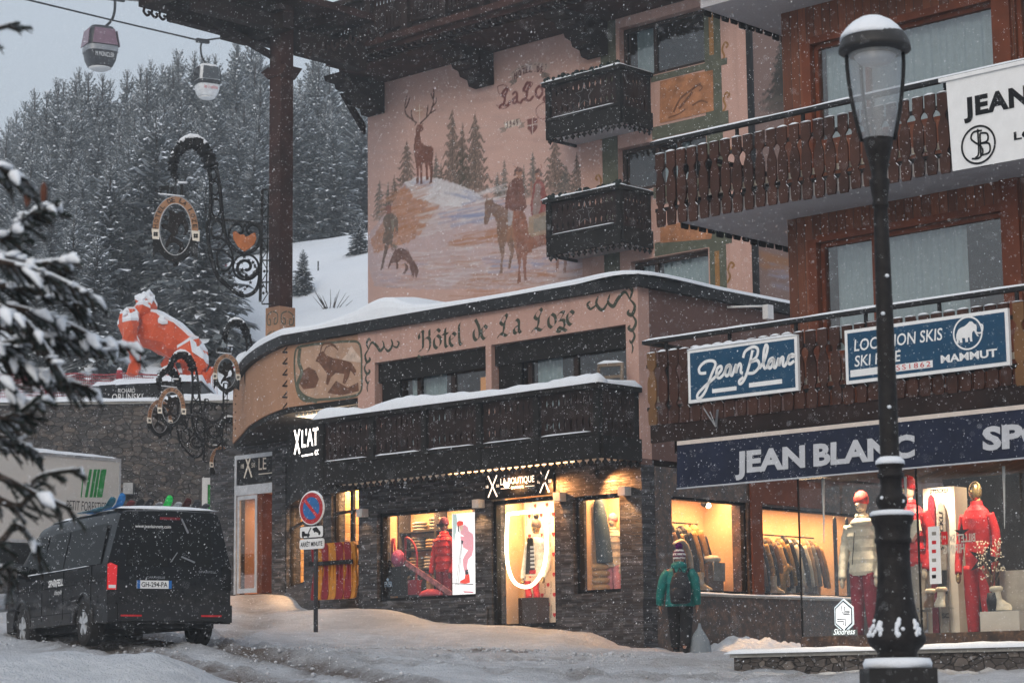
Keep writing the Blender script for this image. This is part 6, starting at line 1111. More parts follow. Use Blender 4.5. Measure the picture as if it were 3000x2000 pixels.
# backlit hexagon emblem
hxg = thing('hexagon_sign', 'lit hexagonal emblem with a stepped S above a small name plate in the shop glass', 'sign', tuple(J(2472, 1860, JT - .25))); c = J(2472, 1803, JT - .25); FH = FT(JT - .25); R_ = .185
hexp = lambda r: [(c[0] + r * sin(k * pi / 3) * .9, c[2] + r * cos(k * pi / 3) * 1.2) for k in range(6)]
m = MB(); m.prism(hexp(R_), FH, -.02, 0); m.build('rim', glow('emblem_rim', (.75, .85, .9), .6), hxg); m = MB(); m.prism(hexp(R_ * .9), FH, .001, .004); m.build('dark_ring', M['navy'], hxg); m = MB(); m.prism(hexp(R_ * .8), FH, .005, .008); m.build('face', glow('emblem_face', (.9, .9, .93), .9), hxg)
m = MB(); cx0, cz0 = c[0], c[2]
for q in ([(.10, .04), (-.02, .04), (-.02, .13)], [(.10, .02), (-.0, .02)], [(-.10, -.04), (.03, -.04), (.03, -.13)], [(-.1, -.07), (.0, -.07), (.0, -.12)], [(.1, .06), (.02, .06), (.02, .12)]): m.ribbon([(cx0 + a, cz0 + b) for a, b in q], .014, FH, .010)
m.build('emblem_lines', M['black'], hxg); a = J(2438, 1865, JT - .25); b = J(2511, 1842, JT - .25); m = MB(); m.box((a[0], JT - .26, a[2]), (b[0], JT - .24, b[2])); m.build('name_plate', pm('smoked_plate', (.16, .19, .19), .3), hxg); m = MB(); m.text('Skidress', (a[0] + .03, JT - .262, a[2] + .03), (1, 0, 0), (0, 0, 1), .075, .34, .002, bold=.01, shear=.35); m.build('name_letters', glow('emblem_letters', (.9, .95, .95), .8), hxg)
for lb, x, y0, x1, y1, k in (('low cream display plinth carrying the white laced boot', 2873, 1853, 2985, 1787, 'offwhite'), ('tall grey green display plinth at the right edge of the shop window', 2935, 1852, 3000, 1668, 'concrete')):
    dt = JT - .25 if k == 'offwhite' else JT + .2; a = J(x, y0, dt); b = J(x1, y1, dt); MB().box((a[0], dt, ZD), (b[0], dt + .35, b[2])).build('display_plinth', M[k], None, (a[0], dt, ZD), label=lb, cat='plinth')
a = J(2925, 1787, JT - .1); boot('laced_boot', 'white laced winter boot on the low cream plinth', (a[0], JT - .1, a[2] + .0), M['cream_puffer'], .26, 0, M['cream_puffer'], 1.0)
gs = thing('glass_shelf', 'small glass shelf carrying two fur cuffed boots', 'shelf', tuple(J(2730, 1780, JT - .2))); a = J(2700, 1780, JT - .2); b = J(2770, 1780, JT - .2); MB().box((a[0], JT - .3, a[2] - .02), (b[0], JT, a[2])).build('shelf_plate', M['shopglass'], gs); m = MB(); m.box((a[0], JT - .3, a[2] - .05), (a[0] + .02, JT, a[2] - .021)); m.build('shelf_edge', M['steel'], gs)
boot('fur_boot', 'dark laced boot with a fur cuff on the glass shelf', (a[0] + .1, JT - .15, a[2]), M['brown_leather'], .24, 2.6, M['beige_fleece'], .85); boot('fur_boot', 'cream laced boot with a fur cuff on the glass shelf', (a[0] + .27, JT - .17, a[2]), M['cream_puffer'], .24, 2.6, M['beige_fleece'], .9)
for x, y0, y1, lb in ((2411, 1400, 1590, 'icicle hanging before the ski shop glass, left of the lamp post'), (2652, 1395, 1520, 'icicle hanging just right of the lamp post'), (2940, 1365, 1548, 'icicle hanging before the right mannequin')):
    a = T(x, y0, VT - .2); b = T(x + 3, y1, VT - .2); MB().tube(cr([a, (a + b) / 2 + np.array((.004, 0, 0)), b], 6), [.022 - .0015 * i for i in range(13)], 8).build('icicle', pm('icicle_ice', (.55, .55, .52), .2, var=.1), None, tuple(a), label=lb, cat='icicle', group='icicles under the awning')
fv = thing('dried_flowers', 'dry white blossom twigs in a dark vase in front of the right mannequin', 'flowers', tuple(J(2905, 1740, JT - .15))); c = J(2905, 1735, JT - .15); m = MB(); mf = MB()
for i in range(26):
    e = c + np.array((random.uniform(-.16, .16), random.uniform(-.08, .08), random.uniform(.18, .62))); m.tube([c, (c + e) / 2 + np.array((random.uniform(-.02, .02), 0, 0)), e], .003, 4)
    for k in range(5): mf.ball(e + np.random.RandomState(i * 7 + k).uniform(-.05, .05, 3), .011, 5)
m.build('twigs', M['brown_leather'], fv); mf.build('blossoms', M['cream_puffer'], fv); MB().lathe([(.05, -.25), (.07, -.1), (.05, .0)], c, 12).build('vase', M['black'], fv)
for x, y in ((2725, 1386), (2920, 1372), (2515, 1400)):
    p = T(x, y, JT); l_ = thing('ceiling_spot', {2725: 'bright recessed ceiling spot between the lamp post and the ski display box', 2920: 'bright recessed ceiling spot above the red star mannequin', 2515: 'recessed ceiling spot above the cream puffer mannequin'}[x], 'ceiling lamp', (p[0], JT, 2.85), group='ceiling spots in the ski shop window'); MB().box((p[0] - .1, JT - .06, 2.835), (p[0] + .1, JT + .06, 2.856)).build('lens', glow('spot_lens', (1, .88, .68), 9), l_); MB().box((p[0] - .12, JT - .08, 2.858), (p[0] + .12, JT + .08, 2.872)).build('rim', M['steel'], l_)
    spot('ceiling_spot_light', (p[0], JT - .15, 2.82), (p[0] + .05, JT + .1, .7), 75, 100, (1, .80, .56), .05)
area('shop_ceiling_wash', (9.2, -4.2, 2.84), (3.5, .4), 14, (1, .72, .45))
# ---------------------------------------------------------------- wrought iron hanging signs on the corner
YS = 49.2
def qz(x, y): g = G(400 + x / 3.136, 380 + y / 3.136, YS); return np.array((g[0], YS, g[2]))
def Q2(pts, n=6): return cr([qz(*p) for p in pts], n)
KS = 1 / 3.136 * YS / 6600 * 1.02          # metres per crop pixel
FQ = lambda u, v, d=0: tuple(qz(u, v) + np.array((0, -d, 0)))
O1 = qz(360, 900)
def iron_sign():
    r = thing('hanging_sign', 'largest wrought iron hotel sign, hooked to the tall carved wooden pillar', 'hanging sign', tuple(O1), 'W', 0, 'wrought iron hotel signs on the corner')
    m = MB(); t = lambda pts, w, n=6: m.tube(Q2(pts, n), w * 1.55, 6)
    A_ = [(655, 340), (675, 420), (683, 560), (680, 700), (672, 810), (655, 900), (665, 1080), (690, 1200), (730, 1320), (790, 1400), (870, 1460), (940, 1515), (1010, 1525), (1080, 1490), (1120, 1420), (1138, 1300)]
    B_ = [(725, 320), (750, 430), (768, 560), (780, 700), (795, 830), (812, 950), (850, 1040), (920, 1110), (990, 1135), (1060, 1115), (1115, 1060), (1142, 960), (1120, 890), (1060, 870), (1020, 900), (1025, 945), (1050, 950)]
    t(A_, .028); t(B_, .026); t([(645, 850), (648, 950), (680, 1100), (700, 1200), (745, 1330), (830, 1420), (900, 1500)], .02); t([(860, 1000), (850, 940), (880, 880), (940, 865), (975, 900), (970, 945), (940, 950)], .02); t([(700, 1000), (760, 990), (830, 1040), (880, 1130), (880, 1220), (830, 1290), (770, 1280), (740, 1220), (750, 1120), (830, 1045)], .018); t([(705, 1105), (800, 1110), (880, 1180)], .016)
    for a, b, rx, ry in ((705, 410, 28, 50), (722, 540, 36, 62), (730, 715, 42, 85), (740, 920, 52, 80)): t([(a + rx * cos(k * pi / 6), b + ry * sin(k * pi / 6)) for k in range(13)], .014, 3)
    sp = [(1005 + (112 - 7 * k) * cos(k * pi / 5), 1262 + (112 - 7 * k) * sin(k * pi / 5)) for k in range(14)]; t(sp, .022, 4); t([(1005 + 118 * cos(k * pi / 8), 1262 + 118 * sin(k * pi / 8)) for k in range(17)], .016, 3)
    m.beam(qz(668, 812), qz(1150, 868), .055, .055)
    m.beam(qz(1156, 550), qz(1136, 1580), .06, .06); m.beam(qz(1215, 560), qz(1192, 1500), .03, .03); m.beam(qz(1156, 550), qz(1215, 552), .04, .04)
    for i in range(5):
        y = 600 + i * 200; m.beam(qz(1153, y), qz(1208, y + 100), .018, .018); m.beam(qz(1208, y + 100), qz(1148, y + 195), .018, .018); m.beam(qz(1150, y + 200), qz(1240, y + 200), .03, .03)
    m.tube([qz(362, 440), qz(362, 620)], .014, 6); m.build('scroll_bracket', M['iron'], r, fr='W')
    m = MB(); P = Q2([(372, 455), (345, 400), (338, 340), (345, 270), (385, 200), (440, 145), (500, 125), (570, 140), (630, 200), (665, 270), (685, 345)], 8); N = len(P); rd = random.Random(3); m.tube(P, [(.08 + .085 * i / N) * (1 + .25 * rd.uniform(-1, 1)) if i > 3 else .05 for i in range(N)], 9)
    for i in range(90): c = P[rd.randrange(4, N)]; m.ball(c + np.array((rd.uniform(-.12, .12), rd.uniform(-.12, .12), rd.uniform(-.13, .1))), rd.uniform(.025, .05), 6)
    m.build('leafy_hook', M['iron'], r, fr='W')
    m = MB(); m.tube([p + np.array((0, 0, .13 + .05 * i / N)) for i, p in enumerate(P[12:66])], [.05 + .03 * noise1(i * .4, 2) for i in range(54)], 7); m.tube([qz(200, 588), qz(440, 612)], .018, 6); m.tube([qz(380, 485), qz(465, 488)], .03, 6); m.build('snow_cap', M['snow'], r, fr='W')
    rd = random.Random(5); m = MB(); lf = [(715, 470), (730, 640), (725, 820), (745, 1000), (760, 1050), (993, 880), (1175, 690), (1175, 895), (1170, 1095), (1175, 1300), (1165, 1500), (970, 1290), (860, 1360), (880, 1440), (800, 1325), (855, 1320), (1160, 1200)] + [(1005 + rd.uniform(60, 100) * cos(a), 1262 + rd.uniform(55, 100) * sin(a)) for a in [k * .5 for k in range(13)]] + [(900 + i * 24 + rd.uniform(-8, 8), 1400 + 70 * sin(i * .6) + rd.uniform(-25, 35)) for i in range(12)]
    for x, y in lf:
        z = 17 + rd.uniform(-3, 6); a0 = rd.uniform(0, 6); m.prism([(x + z * (1.15 if k % 2 else .55) * cos(a0 + k * pi / 5), y + z * (1.15 if k % 2 else .55) * sin(a0 + k * pi / 5)) for k in range(10)], FQ, -.01, .012)
    m.build('iron_leaves', M['iron'], r, fr='W')
    m = MB(); m.prism([(885, 945), (915, 932), (930, 950), (955, 968), (985, 962), (1005, 985), (1035, 975), (1060, 955), (1090, 948), (1102, 1000), (1080, 1055), (1040, 1090), (990, 1122), (930, 1072), (892, 1010)], FQ, -.02, .02)
    m.build('orange_heart', pm('orange_brown_enamel', (.36, .11, .03), .6, var=.3), r, fr='W')
    # oval ring with tan lettered band, dark ribbon and rampant beast
    el = lambda a, rx, ry, c=(358, 918): (c[0] + rx * cos(a), c[1] - ry * sin(a))
    def band(m_, a0, a1, o, i, d0, d1, n=40):
        A1 = [a0 + (a1 - a0) * k / n for k in range(n + 1)]; pts = [el(a, *o) for a in A1] + [el(a, *i) for a in reversed(A1)]; m_.prism(pts, FQ, d0, d1)
    m = MB(); band(m, -.05, pi + .05, (208, 300), (148, 238), -.03, .03); m.build('tan_band', pm('tan_enamel', (.31, .16, .085), .6, var=.15), r, fr='W')
    m = MB(); band(m, pi + .3, 2 * pi - .3, (204, 300), (150, 236), -.03, .025); m.prism([(150, 1010), (212, 1010), (215, 1130), (185, 1120), (152, 1170)], FQ, -.02, .02); m.prism([(505, 1030), (565, 1030), (560, 1195), (535, 1165), (508, 1160)], FQ, -.02, .02); m.ball(qz(360, 1228), .07, 8); m.build('dark_ribbon', M['iron'], r, fr='W')
    m = MB(); band(m, 0, 2 * pi, (150, 240), (143, 233), -.035, .035, 60); m.tube([qz(*el(a, 212, 304)) for a in [pi * .12 + k * pi * .76 / 20 for k in range(21)]], .014, 5); m.build('pale_rim', M['steel'], r, fr='W')
    m = MB()
    for x, y in ((178, 962), (546, 978)): m.prism([(x - 38, y - 50), (x + 35, y - 42), (x + 32, y + 48), (x - 30, y + 42)], FQ, -.035, .035)
    m.build('cream_patch', M['offwhite'], r, fr='W'); m = MB()
    for x, y in ((178, 962), (546, 978)):
        for k in range(4): m.prism([(x + 14 * cos(k * pi / 2 + .8) + 11 * cos(a), y + 14 * sin(k * pi / 2 + .8) + 11 * sin(a)) for a in [j * pi / 4 for j in range(8)]], FQ, .036, .04)
    for i, cchar in enumerate('HOTEL DE LA LOZE'):
        if cchar == ' ': continue
        a = pi - .10 - i * (pi - .2) / 15; x, y = el(a, 162 + 0, 252); tg = np.array((sin(a) * 178, 268 * cos(a))); tg /= np.hypot(*tg); nx_ = np.array((tg[1], -tg[0]))
        ux = np.array((tg[0], 0, -tg[1])); uy = np.array((nx_[0], 0, -nx_[1])); p = qz(x, y) + np.array((0, -.036, 0)); m.text(cchar, p - ux * .045, ux, uy, .095, .085 if cchar != 'I' else .03, .002, bold=.01)
    m.build('ring_lettering', M['black'], r, fr='W')
    m = MB(); bst = [(290, 745), (335, 738), (362, 770), (385, 765), (420, 750), (465, 775), (440, 800), (468, 850), (480, 900), (465, 960), (430, 970), (445, 920), (430, 870), (405, 865), (385, 905), (380, 950), (345, 985), (385, 1010), (425, 1040), (440, 1090), (410, 1135), (380, 1130), (402, 1085), (380, 1055), (345, 1035), (300, 1045), (282, 1085), (262, 1078), (275, 1030), (300, 990), (322, 955), (285, 925), (240, 905), (222, 875), (245, 862), (280, 872), (298, 845), (262, 830), (240, 800), (262, 788), (300, 808), (306, 775)]
    m.prism(bst, FQ, -.02, .02); m.build('rampant_beast', pm('dark_beast', (.012, .008, .006), .7, spec=.1), r, fr='W')
    m = MB(); m.prism([(205, 520), (300, 515), (305, 545), (290, 588), (280, 588), (275, 555), (235, 555), (228, 588), (215, 585)], FQ, -.015, .015); m.prism([(404, 505), (430, 500), (432, 600), (402, 600)], FQ, -.015, .015); m.prism([(310, 530), (350, 520), (352, 596), (340, 596), (335, 560), (322, 590), (312, 588)], FQ, -.015, .015); m.build('herd_figures', M['iron'], r, fr='W')
    return r
sign0 = iron_sign()
def more_sign(label, px, py, k, Y, rot=0.0):
    c = copy_tree(sign0); c.location = G(px, py, Y); c.scale = (k,) * 3; c.rotation_euler = (0, 0, rot); c['label'] = label
    for h in [h for h in c.children if h.name.startswith('orange_heart')]: bpy.data.objects.remove(h)
    return c
more_sign('wrought iron hotel sign hanging in front of the orange sculpture, second highest', 664, 1090, .56, 48.0)
more_sign('wrought iron hotel sign over the black plinth, its ring before the stone wall', 503, 1190, .56, 46.5)
more_sign('wrought iron hotel sign furthest left, ring half hidden behind another ring', 468, 1222, .56, 50.5, .5)
more_sign('wrought iron hotel sign lowest of all, beside the glazed entrance frame', 648, 1352, .50, 51.0, .3)
for x0, x1, y0, y1 in ((848, 832, 985, 1215), (702, 695, 1150, 1280)):      # lattice posts that carry the brackets on the curved wall
    pass
m = MB()
for x, y0, y1, z0, z1 in ((842, 995, 1216, 5.6, 6.95), (702, 1150, 1272, 5.7, 6.8)):
    c = np.array(wor(Zp(x, (y0 + y1) / 2, 6.25))) * .995
    for dx in (-.09, .09): m.beam((c[0] + dx, c[1], z0), (c[0] + dx, c[1], z1), .035, .035)
    for i in range(6): a = z0 + (z1 - z0) * i / 6; b = z0 + (z1 - z0) * (i + 1) / 6; m.beam((c[0] - .09, c[1], a), (c[0] + .09, c[1], b), .02, .02); m.beam((c[0] - .1, c[1], b), (c[0] + .1, c[1], b), .03, .03)
vq = [tuple(loc(v)) for v in m.v]; m.v = vq; m.build('lattice_post', M['iron'], hotel)
# ibex picture panel painted on the curved wall
FI = FT(-.0); m = MB(); P_ = [T(x, y, .003) for x, y in ((866, 1030), (900, 1012), (960, 1005), (1020, 1000), (1055, 1010), (1060, 1090), (1055, 1150), (1000, 1165), (940, 1170), (890, 1172), (868, 1130))]; m.sheet([(p[0], p[2]) for p in cr(P_, 4, True)], FT(.0), .003); m.build('picture_panel', pm('cream_picture', (.42, .27, .19), .85, var=.2, sc=3), hotel)
pt2 = lambda pts: [(T(x, y, 0)[0], T(x, y, 0)[2]) for x, y in pts]
m = MB(); m.sheet(pt2([(935, 1035), (948, 1028), (956, 1040), (975, 1048), (1010, 1055), (1030, 1062), (1045, 1085), (1040, 1100), (1028, 1085), (1022, 1105), (1012, 1125), (1004, 1122), (1010, 1095), (985, 1092), (970, 1105), (962, 1128), (955, 1124), (960, 1095), (945, 1075), (935, 1062), (925, 1058)]), FT(0), .008); m.sheet(pt2([(880, 1090), (905, 1075), (925, 1085), (935, 1110), (925, 1135), (890, 1140), (875, 1120)]), FT(0), .007); m.sheet(pt2([(985, 1115), (1020, 1135), (1050, 1120), (1052, 1145), (1000, 1158), (960, 1150)]), FT(0), .007)
m.ribbon(cr(pt2([(940, 1032), (945, 1012), (965, 1005), (985, 1015)]), 5), .03, FT(0), .009); m.ribbon(cr(pt2([(950, 1032), (958, 1016), (975, 1012), (992, 1025)]), 5), .025, FT(0), .009); m.build('painted_ibex', pm('ibex_brown', (.14, .065, .04), .85, var=.4, sc=7), hotel)
m = MB(); m.sheet(pt2([(1000, 1055), (1018, 1035), (1030, 1012), (1042, 1030), (1058, 1050), (1058, 1062), (1030, 1058)]), FT(0), .005); m.build('painted_peak', pm('pale_peak', (.55, .42, .34), .85, var=.25), hotel)
m = MB(); m.ribbon(cr([(p[0], p[2]) for p in P_], 5, True) + [(P_[0][0], P_[0][2])], .05, FT(0), .006); m.ribbon(cr(pt2([(880, 1020), (876, 1060), (885, 1090), (872, 1130), (890, 1160), (930, 1175)]), 5), .09, FT(0), .01); m.build('painted_frame', M['green_paint'], hotel)
# ---------------------------------------------------------------- minibus, seen from its rear left
pt_ = NT('black_car_paint'); zz_ = pt_.xyz()[2]; gr_ = pt_.noise(6, 6, .75); dk_ = pt_.math('MULTIPLY', pt_.mr(zz_, 1.0, .25), pt_.mr(gr_, .38, .68)); paint = pt_.pr(pt_.mix(pt_.math('MULTIPLY', dk_, .75), (.006, .007, .009), (.11, .10, .095)), pt_.mr(dk_, 0, 1, .26, .75), 0, None, .16)
M['vanglass'] = glassm('minibus_glass', (.03, .035, .035), .02, .05, .10)
wl_ = G(265, 1895, 33.0); wr_ = G(580, 1891, 33.8)
HEAD = radians(29)          # heading turned to the left of the view axis
ctr = (wl_ + wr_) / 2; zg = ctr[2]
van = thing('minibus', 'black minibus with white door lettering parked with its rear to the street', 'minibus', (ctr[0], ctr[1], zg), 'W', HEAD)
# local: x right, y forward, origin on the ground under the rear axle
W2 = .94
def vb(m, name, mats, parent=van): return m.build(name, mats, parent, (0, 0, 0), 'L')
m = MB(); ysec = [(-1.0, 1.90, .0), (-.85, 1.94, .0), (.5, 1.965, .0), (2.2, 1.955, .0), (2.75, 1.90, .0), (3.35, 1.42, 1), (3.65, 1.16, 2), (3.85, 1.08, 2)]
rows = []
for y, zt_, k in ysec:      # half-section from the sill up to the roof middle, mirrored
    wt = W2 - .17 if k == 0 else W2 - .08; zb_ = .62; zs_ = min(1.15, zt_ - .04); rr = min(.13, (zt_ - zs_) * .45)
    hf = [(W2 - .005, zb_), (W2, .85), (W2 - .01, zs_)] + [(W2 - .01 - (W2 - .01 - wt) * v, zs_ + (zt_ - rr - zs_) * v) for v in (.33, .66, 1)] + [(wt - rr * (1 - cos(a)), zt_ - rr + rr * sin(a)) for a in (pi / 6, pi / 3, pi / 2)] + [(0, zt_ + (.02 if k == 0 else 0))]
    rows.append([(-x, y, z) for x, z in hf] + [(x, y, z) for x, z in reversed(hf[:-1])])
for a, b in zip(rows, rows[1:]): m.strip(a, b, 0, True)
m.add(rows[0], [tuple(range(len(rows[0])))]); m.add(rows[-1], [tuple(range(len(rows[0]) - 1, -1, -1))])
AR = .40
lower = [(-1.0, .30)] + [(AR * cos(pi - a), .34 + AR * sin(a)) for a in [pi * i / 10 for i in range(11)]] + [(3.0 + AR * cos(pi - a), .34 + AR * sin(a)) for a in [pi * i / 10 for i in range(11)]] + [(3.85, .30), (3.9, .62), (-1.0, .625)]
m.prism(lower, lambda u, v, d: (d, u, v), -W2 + .002, W2 - .002); vb(m, 'body', paint)
m = MB(); m.box((-.70, -.95, .24), (.70, 3.8, .75)); vb(m, 'underbody', M['black'])
for y in (0, 3.0):
    for sx in (-1, 1):
        x = sx * .83; m = MB(); pr = [(.18, -.11), (.28, -.12), (.335, -.10), (.35, 0), (.335, .10), (.28, .12), (.18, .11)]; n = 32
        rs = [[(x + o_, y + r_ * cos(2 * pi * k / n), .345 + r_ * sin(2 * pi * k / n)) for k in range(n + 1)] for r_, o_ in pr]
        for a, b in zip(rs, rs[1:]): m.strip(a, b, 0, True)
        wh = vb(m, 'wheel', pm('tyre_rubber', (.022, .02, .02), .85, bump=.5) if 'tyre' not in M else M['tyre']); M['tyre'] = wh.data.materials[0]
        m = MB(); xo = x + sx * .105
        for k in range(5):
            a0 = 2 * pi * k / 5 + .3
            for da in (-.13, .13): p0 = Vector((xo, y + .05 * cos(a0 + da * 2), .345 + .05 * sin(a0 + da * 2))); p1 = Vector((xo - sx * .012, y + .225 * cos(a0 + da), .345 + .225 * sin(a0 + da))); m.beam(p0, p1, .045, .03, 0, (1, 0, 0))
        m.tube([(xo - sx * .015, y + .23 * cos(2 * pi * k / 32), .345 + .23 * sin(2 * pi * k / 32)) for k in range(33)], .018, 6); m.tube([(xo - sx * .03, y, .345), (xo + sx * .008, y, .345)], .055, 12); q = vb(m, 'rim', M['alu'], wh)
        m = MB(); m.tube([(x + sx * .03, y, .345), (x + sx * .045, y, .345)], .215, 20); vb(m, 'brake_disc', M['steel'], wh)
        if sx < 0:
            m = MB(); m.tube([(sx * (W2 + .005), y + (AR + .02) * cos(a), .345 + (AR + .02) * sin(a)) for a in [pi * i / 14 for i in range(15)]], .028, 6); vb(m, 'arch_lip', paint)
sideX = lambda z: -(W2 - .004 - .16 * max(0, z - 1.15) / .75)
FSV = lambda u, v, d=0: (sideX(v) - .006 - d, -u, v)          # left side, u runs towards the rear
m = MB()
for a, b in ((-2.0, -1.02), (-.98, .72)): m.prism([(a, 1.16), (b, 1.16), (b - (.05 if b > 0 else 0), 1.74), (a + .02, 1.74)], FSV, 0, .006)
m.prism([(-3.1, 1.16), (-2.05, 1.16), (-2.05, 1.74), (-2.72, 1.74)], FSV, 0, .006); vb(m, 'side_window', M['vanglass'])
m = MB()
for u in (-2.03, -1.0, .3): m.box((-W2 - .004, -u - .006, .42), (-W2 + .01, -u + .006, 1.14))
m.box((-W2 - .003, -.85, .90), (-W2 + .01, 3.5, .915)); m.box((-W2 - .003, -.4, .50), (-W2 + .01, 2.6, .515)); vb(m, 'door_gap', M['black'])
m = MB(); m.snow((sideX(1.15) - .01, 2.9, 1.15), (sideX(1.15) - .01, -.2, 1.15), .03, .012, 2); vb(m, 'snow_line', M['snow'])
m = MB(); m.text('SPARFELL', (-W2 - .008, 1.68, .93), (0, -1, 0), (0, 0, 1), .10, .72, .002, bold=.03, shear=.15); m.text('lifestyle', (-W2 - .008, 1.38, .80), (0, -1, 0), (0, 0, 1), .07, .36, .002, shear=.4); vb(m, 'side_lettering', M['white'])
m = MB(); m.box((-W2 - .16, 2.72, 1.10), (-W2 - .01, 2.82, 1.30)); m.beam((-W2 - .03, 2.77, 1.12), (-W2 + .05, 2.85, 1.08), .05, .05); vb(m, 'mirror', paint)
YR = -1.0; RR = lambda u, v, d=0: (u, YR - .012 - d, v)
m = MB(); m.prism([(-.66, 1.12), (-.03, 1.12), (-.03, 1.72), (-.60, 1.72)], RR, -.005, .006); m.prism([(.03, 1.12), (.66, 1.12), (.60, 1.72), (.03, 1.72)], RR, -.005, .006); vb(m, 'rear_window', M['vanglass'])
m = MB(); m.prism([(-.81, .60), (-.03, .60), (-.03, 1.83), (-.72, 1.83), (-.81, 1.2)], RR, -.03, -.006); m.prism([(.03, .60), (.81, .60), (.81, 1.2), (.72, 1.83), (.03, 1.83)], RR, -.03, -.006); vb(m, 'rear_door', paint)
m = MB(); m.box((-.8, YR - .10, .34), (.8, YR + .1, .58)); m.box((-W2, YR - .06, .32), (-.8, YR + .3, .57)); m.box((.8, YR - .06, .32), (W2, YR + .3, .57)); vb(m, 'bumper', pm('bumper_plastic', (.018, .018, .02), .5))
red_lens = NT('red_lamp_lens'); red_lens = red_lens.pr((.45, .008, .012), .15, emit=(.9, .02, .02), es=.25)
for sx in (-1, 1):
    m = MB(); m.prism([(sx * .935, .78), (sx * .81, .78), (sx * .80, 1.12), (sx * .90, 1.16), (sx * .93, 1.14)], lambda u, v, d: (u, YR - .02 - d, v), -.12, .02); lm = vb(m, 'tail_lamp', red_lens if sx < 0 else M['black']); m = MB(); m.box((sx * .925, YR - .045, .80), (sx * .82, YR - .041, .845)); vb(m, 'reverse_lens', M['white'] if sx < 0 else M['black'], lm)
    m = MB(); m.box((sx * .45, YR - .108, .40), (sx * .76, YR - .1, .425)); vb(m, 'reflector', M['red'])
m = MB(); m.box((-.50, YR - .035, .80), (.02, YR - .02, .915)); pl_ = vb(m, 'number_plate', M['white']); m = MB(); m.box((-.5, YR - .038, .80), (-.455, YR - .0355, .915)); m.box((-.025, YR - .038, .80), (.02, YR - .0355, .915)); vb(m, 'plate_band', pm('plate_blue', (.02, .14, .42), .4), pl_)
m = MB(); m.text('GH-294-PA', (-.435, YR - .037, .823), (1, 0, 0), (0, 0, 1), .07, .39, .001, bold=.012); vb(m, 'plate_digits', M['black'], pl_)
m = MB(); m.text('CARAVELLE', (-.36, YR - .03, .945), (1, 0, 0), (0, 0, 1), .03, .28, .004, bold=.02); m.text('SPARFELL', (.43, YR - .03, 1.03), (1, 0, 0), (0, 0, 1), .035, .28, .004); vb(m, 'rear_badge', M['steel'])
m = MB(); m.text('www.jeanlainrent.com', (-.54, YR - .03, 1.665), (1, 0, 0), (0, 0, 1), .045, .54, .002, bold=.01); vb(m, 'web_lettering', M['white'])
m = MB(); m.box((-.16, YR - .02, 1.79), (.14, YR + .01, 1.825)); vb(m, 'brake_light', pm('dark_red_lens', (.20, .01, .02), .3))
m = MB(); m.beam((.16, YR - .05, 1.26), (.36, YR - .05, 1.18), .03, .02); m.beam((.0, YR - .04, 1.18), (.1, YR - .04, 1.32), .012, .012); vb(m, 'wiper', M['steel'])
m = MB(); m.beam((.16, YR - .04, 1.80), (.26, YR - .04, 1.60), .025, .02); vb(m, 'door_edge', M['steel'])
m = MB(); m.snow((-.0, -.9, 1.945), (.0, 2.3, 1.945), 1.45, .05, 6, perp=(1, 0, 0)); vb(m, 'roof_snow', M['snow'])
# skis lying on the roof with their upturned tips towards the rear
rnd = random.Random(11); cols = [('teal', (.02, .12, .17)), ('blue', (.02, .16, .42)), ('dark red', (.14, .02, .02)), ('black', (.02, .02, .02)), ('black', (.025, .025, .03)), ('grey', (.25, .25, .27)), ('bright green', (.02, .60, .10)), ('pale grey', (.35, .36, .38)), ('black and red', (.06, .01, .01)), ('charcoal', (.05, .05, .055)), ('dark grey', (.09, .09, .1))]
hts = [.09, .15, .05, .08, .08, .04, .14, .05, .11, .09, .04]
sides = ['first from the left edge', 'second from the left edge', 'third from the left edge', 'fourth from the left edge', 'fifth from the left edge', 'just left of the green tip', 'standing out among the dark tips', 'just right of the green tip', 'third from the right edge', 'second from the right edge', 'at the right edge']
RZ = Matrix.Rotation(HEAD, 4, 'Z'); VO = Vector((ctr[0], ctr[1], zg))
for i, ((cn, c), h_, sd) in enumerate(zip(cols, hts, sides)):
    x = -.72 + i * .145; w_ = .055; m = MB(); pr = [(-.55, .10 + h_), (-.56, .09 + h_ * .9), (-.52, .09 + h_ * .5), (-.42, .07 + h_ * .15), (-.3, .06), (.9, .06)]
    L = [(x - w_ * (.35 if k == 0 else .8 if k == 1 else 1), y, 1.945 + z) for k, (y, z) in enumerate(pr)]; R_ = [(x + w_ * (.35 if k == 0 else .8 if k == 1 else 1), y, 1.945 + z) for k, (y, z) in enumerate(pr)]
    m.strip(L, R_, 0); m.strip([(a, b - .012, c_ - .012) for a, b, c_ in R_], [(a, b - .012, c_ - .012) for a, b, c_ in L], 0); m.strip(L, [(a, b - .012, c_ - .012) for a, b, c_ in L], 0); m.strip([(a, b - .012, c_ - .012) for a, b, c_ in R_], R_, 0)
    m.tube([(x, -.1, 1.945 + .055), (x, .3, 1.945 + .055)], .03, 6); p = VO + RZ @ Vector((x, .2, 1.99)); o_ = np.array((x, .2, 1.99)); m.v = [tuple(np.array(v) - o_) for v in m.v]
    m.build('roof_ski', pm('ski_' + cn.replace(' ', '_'), c, .4, var=.4, sc=20), None, tuple(p), 'L', HEAD, label='%s ski tip on the minibus roof, %s' % (cn, sd), cat='ski', group='skis carried on the minibus roof')
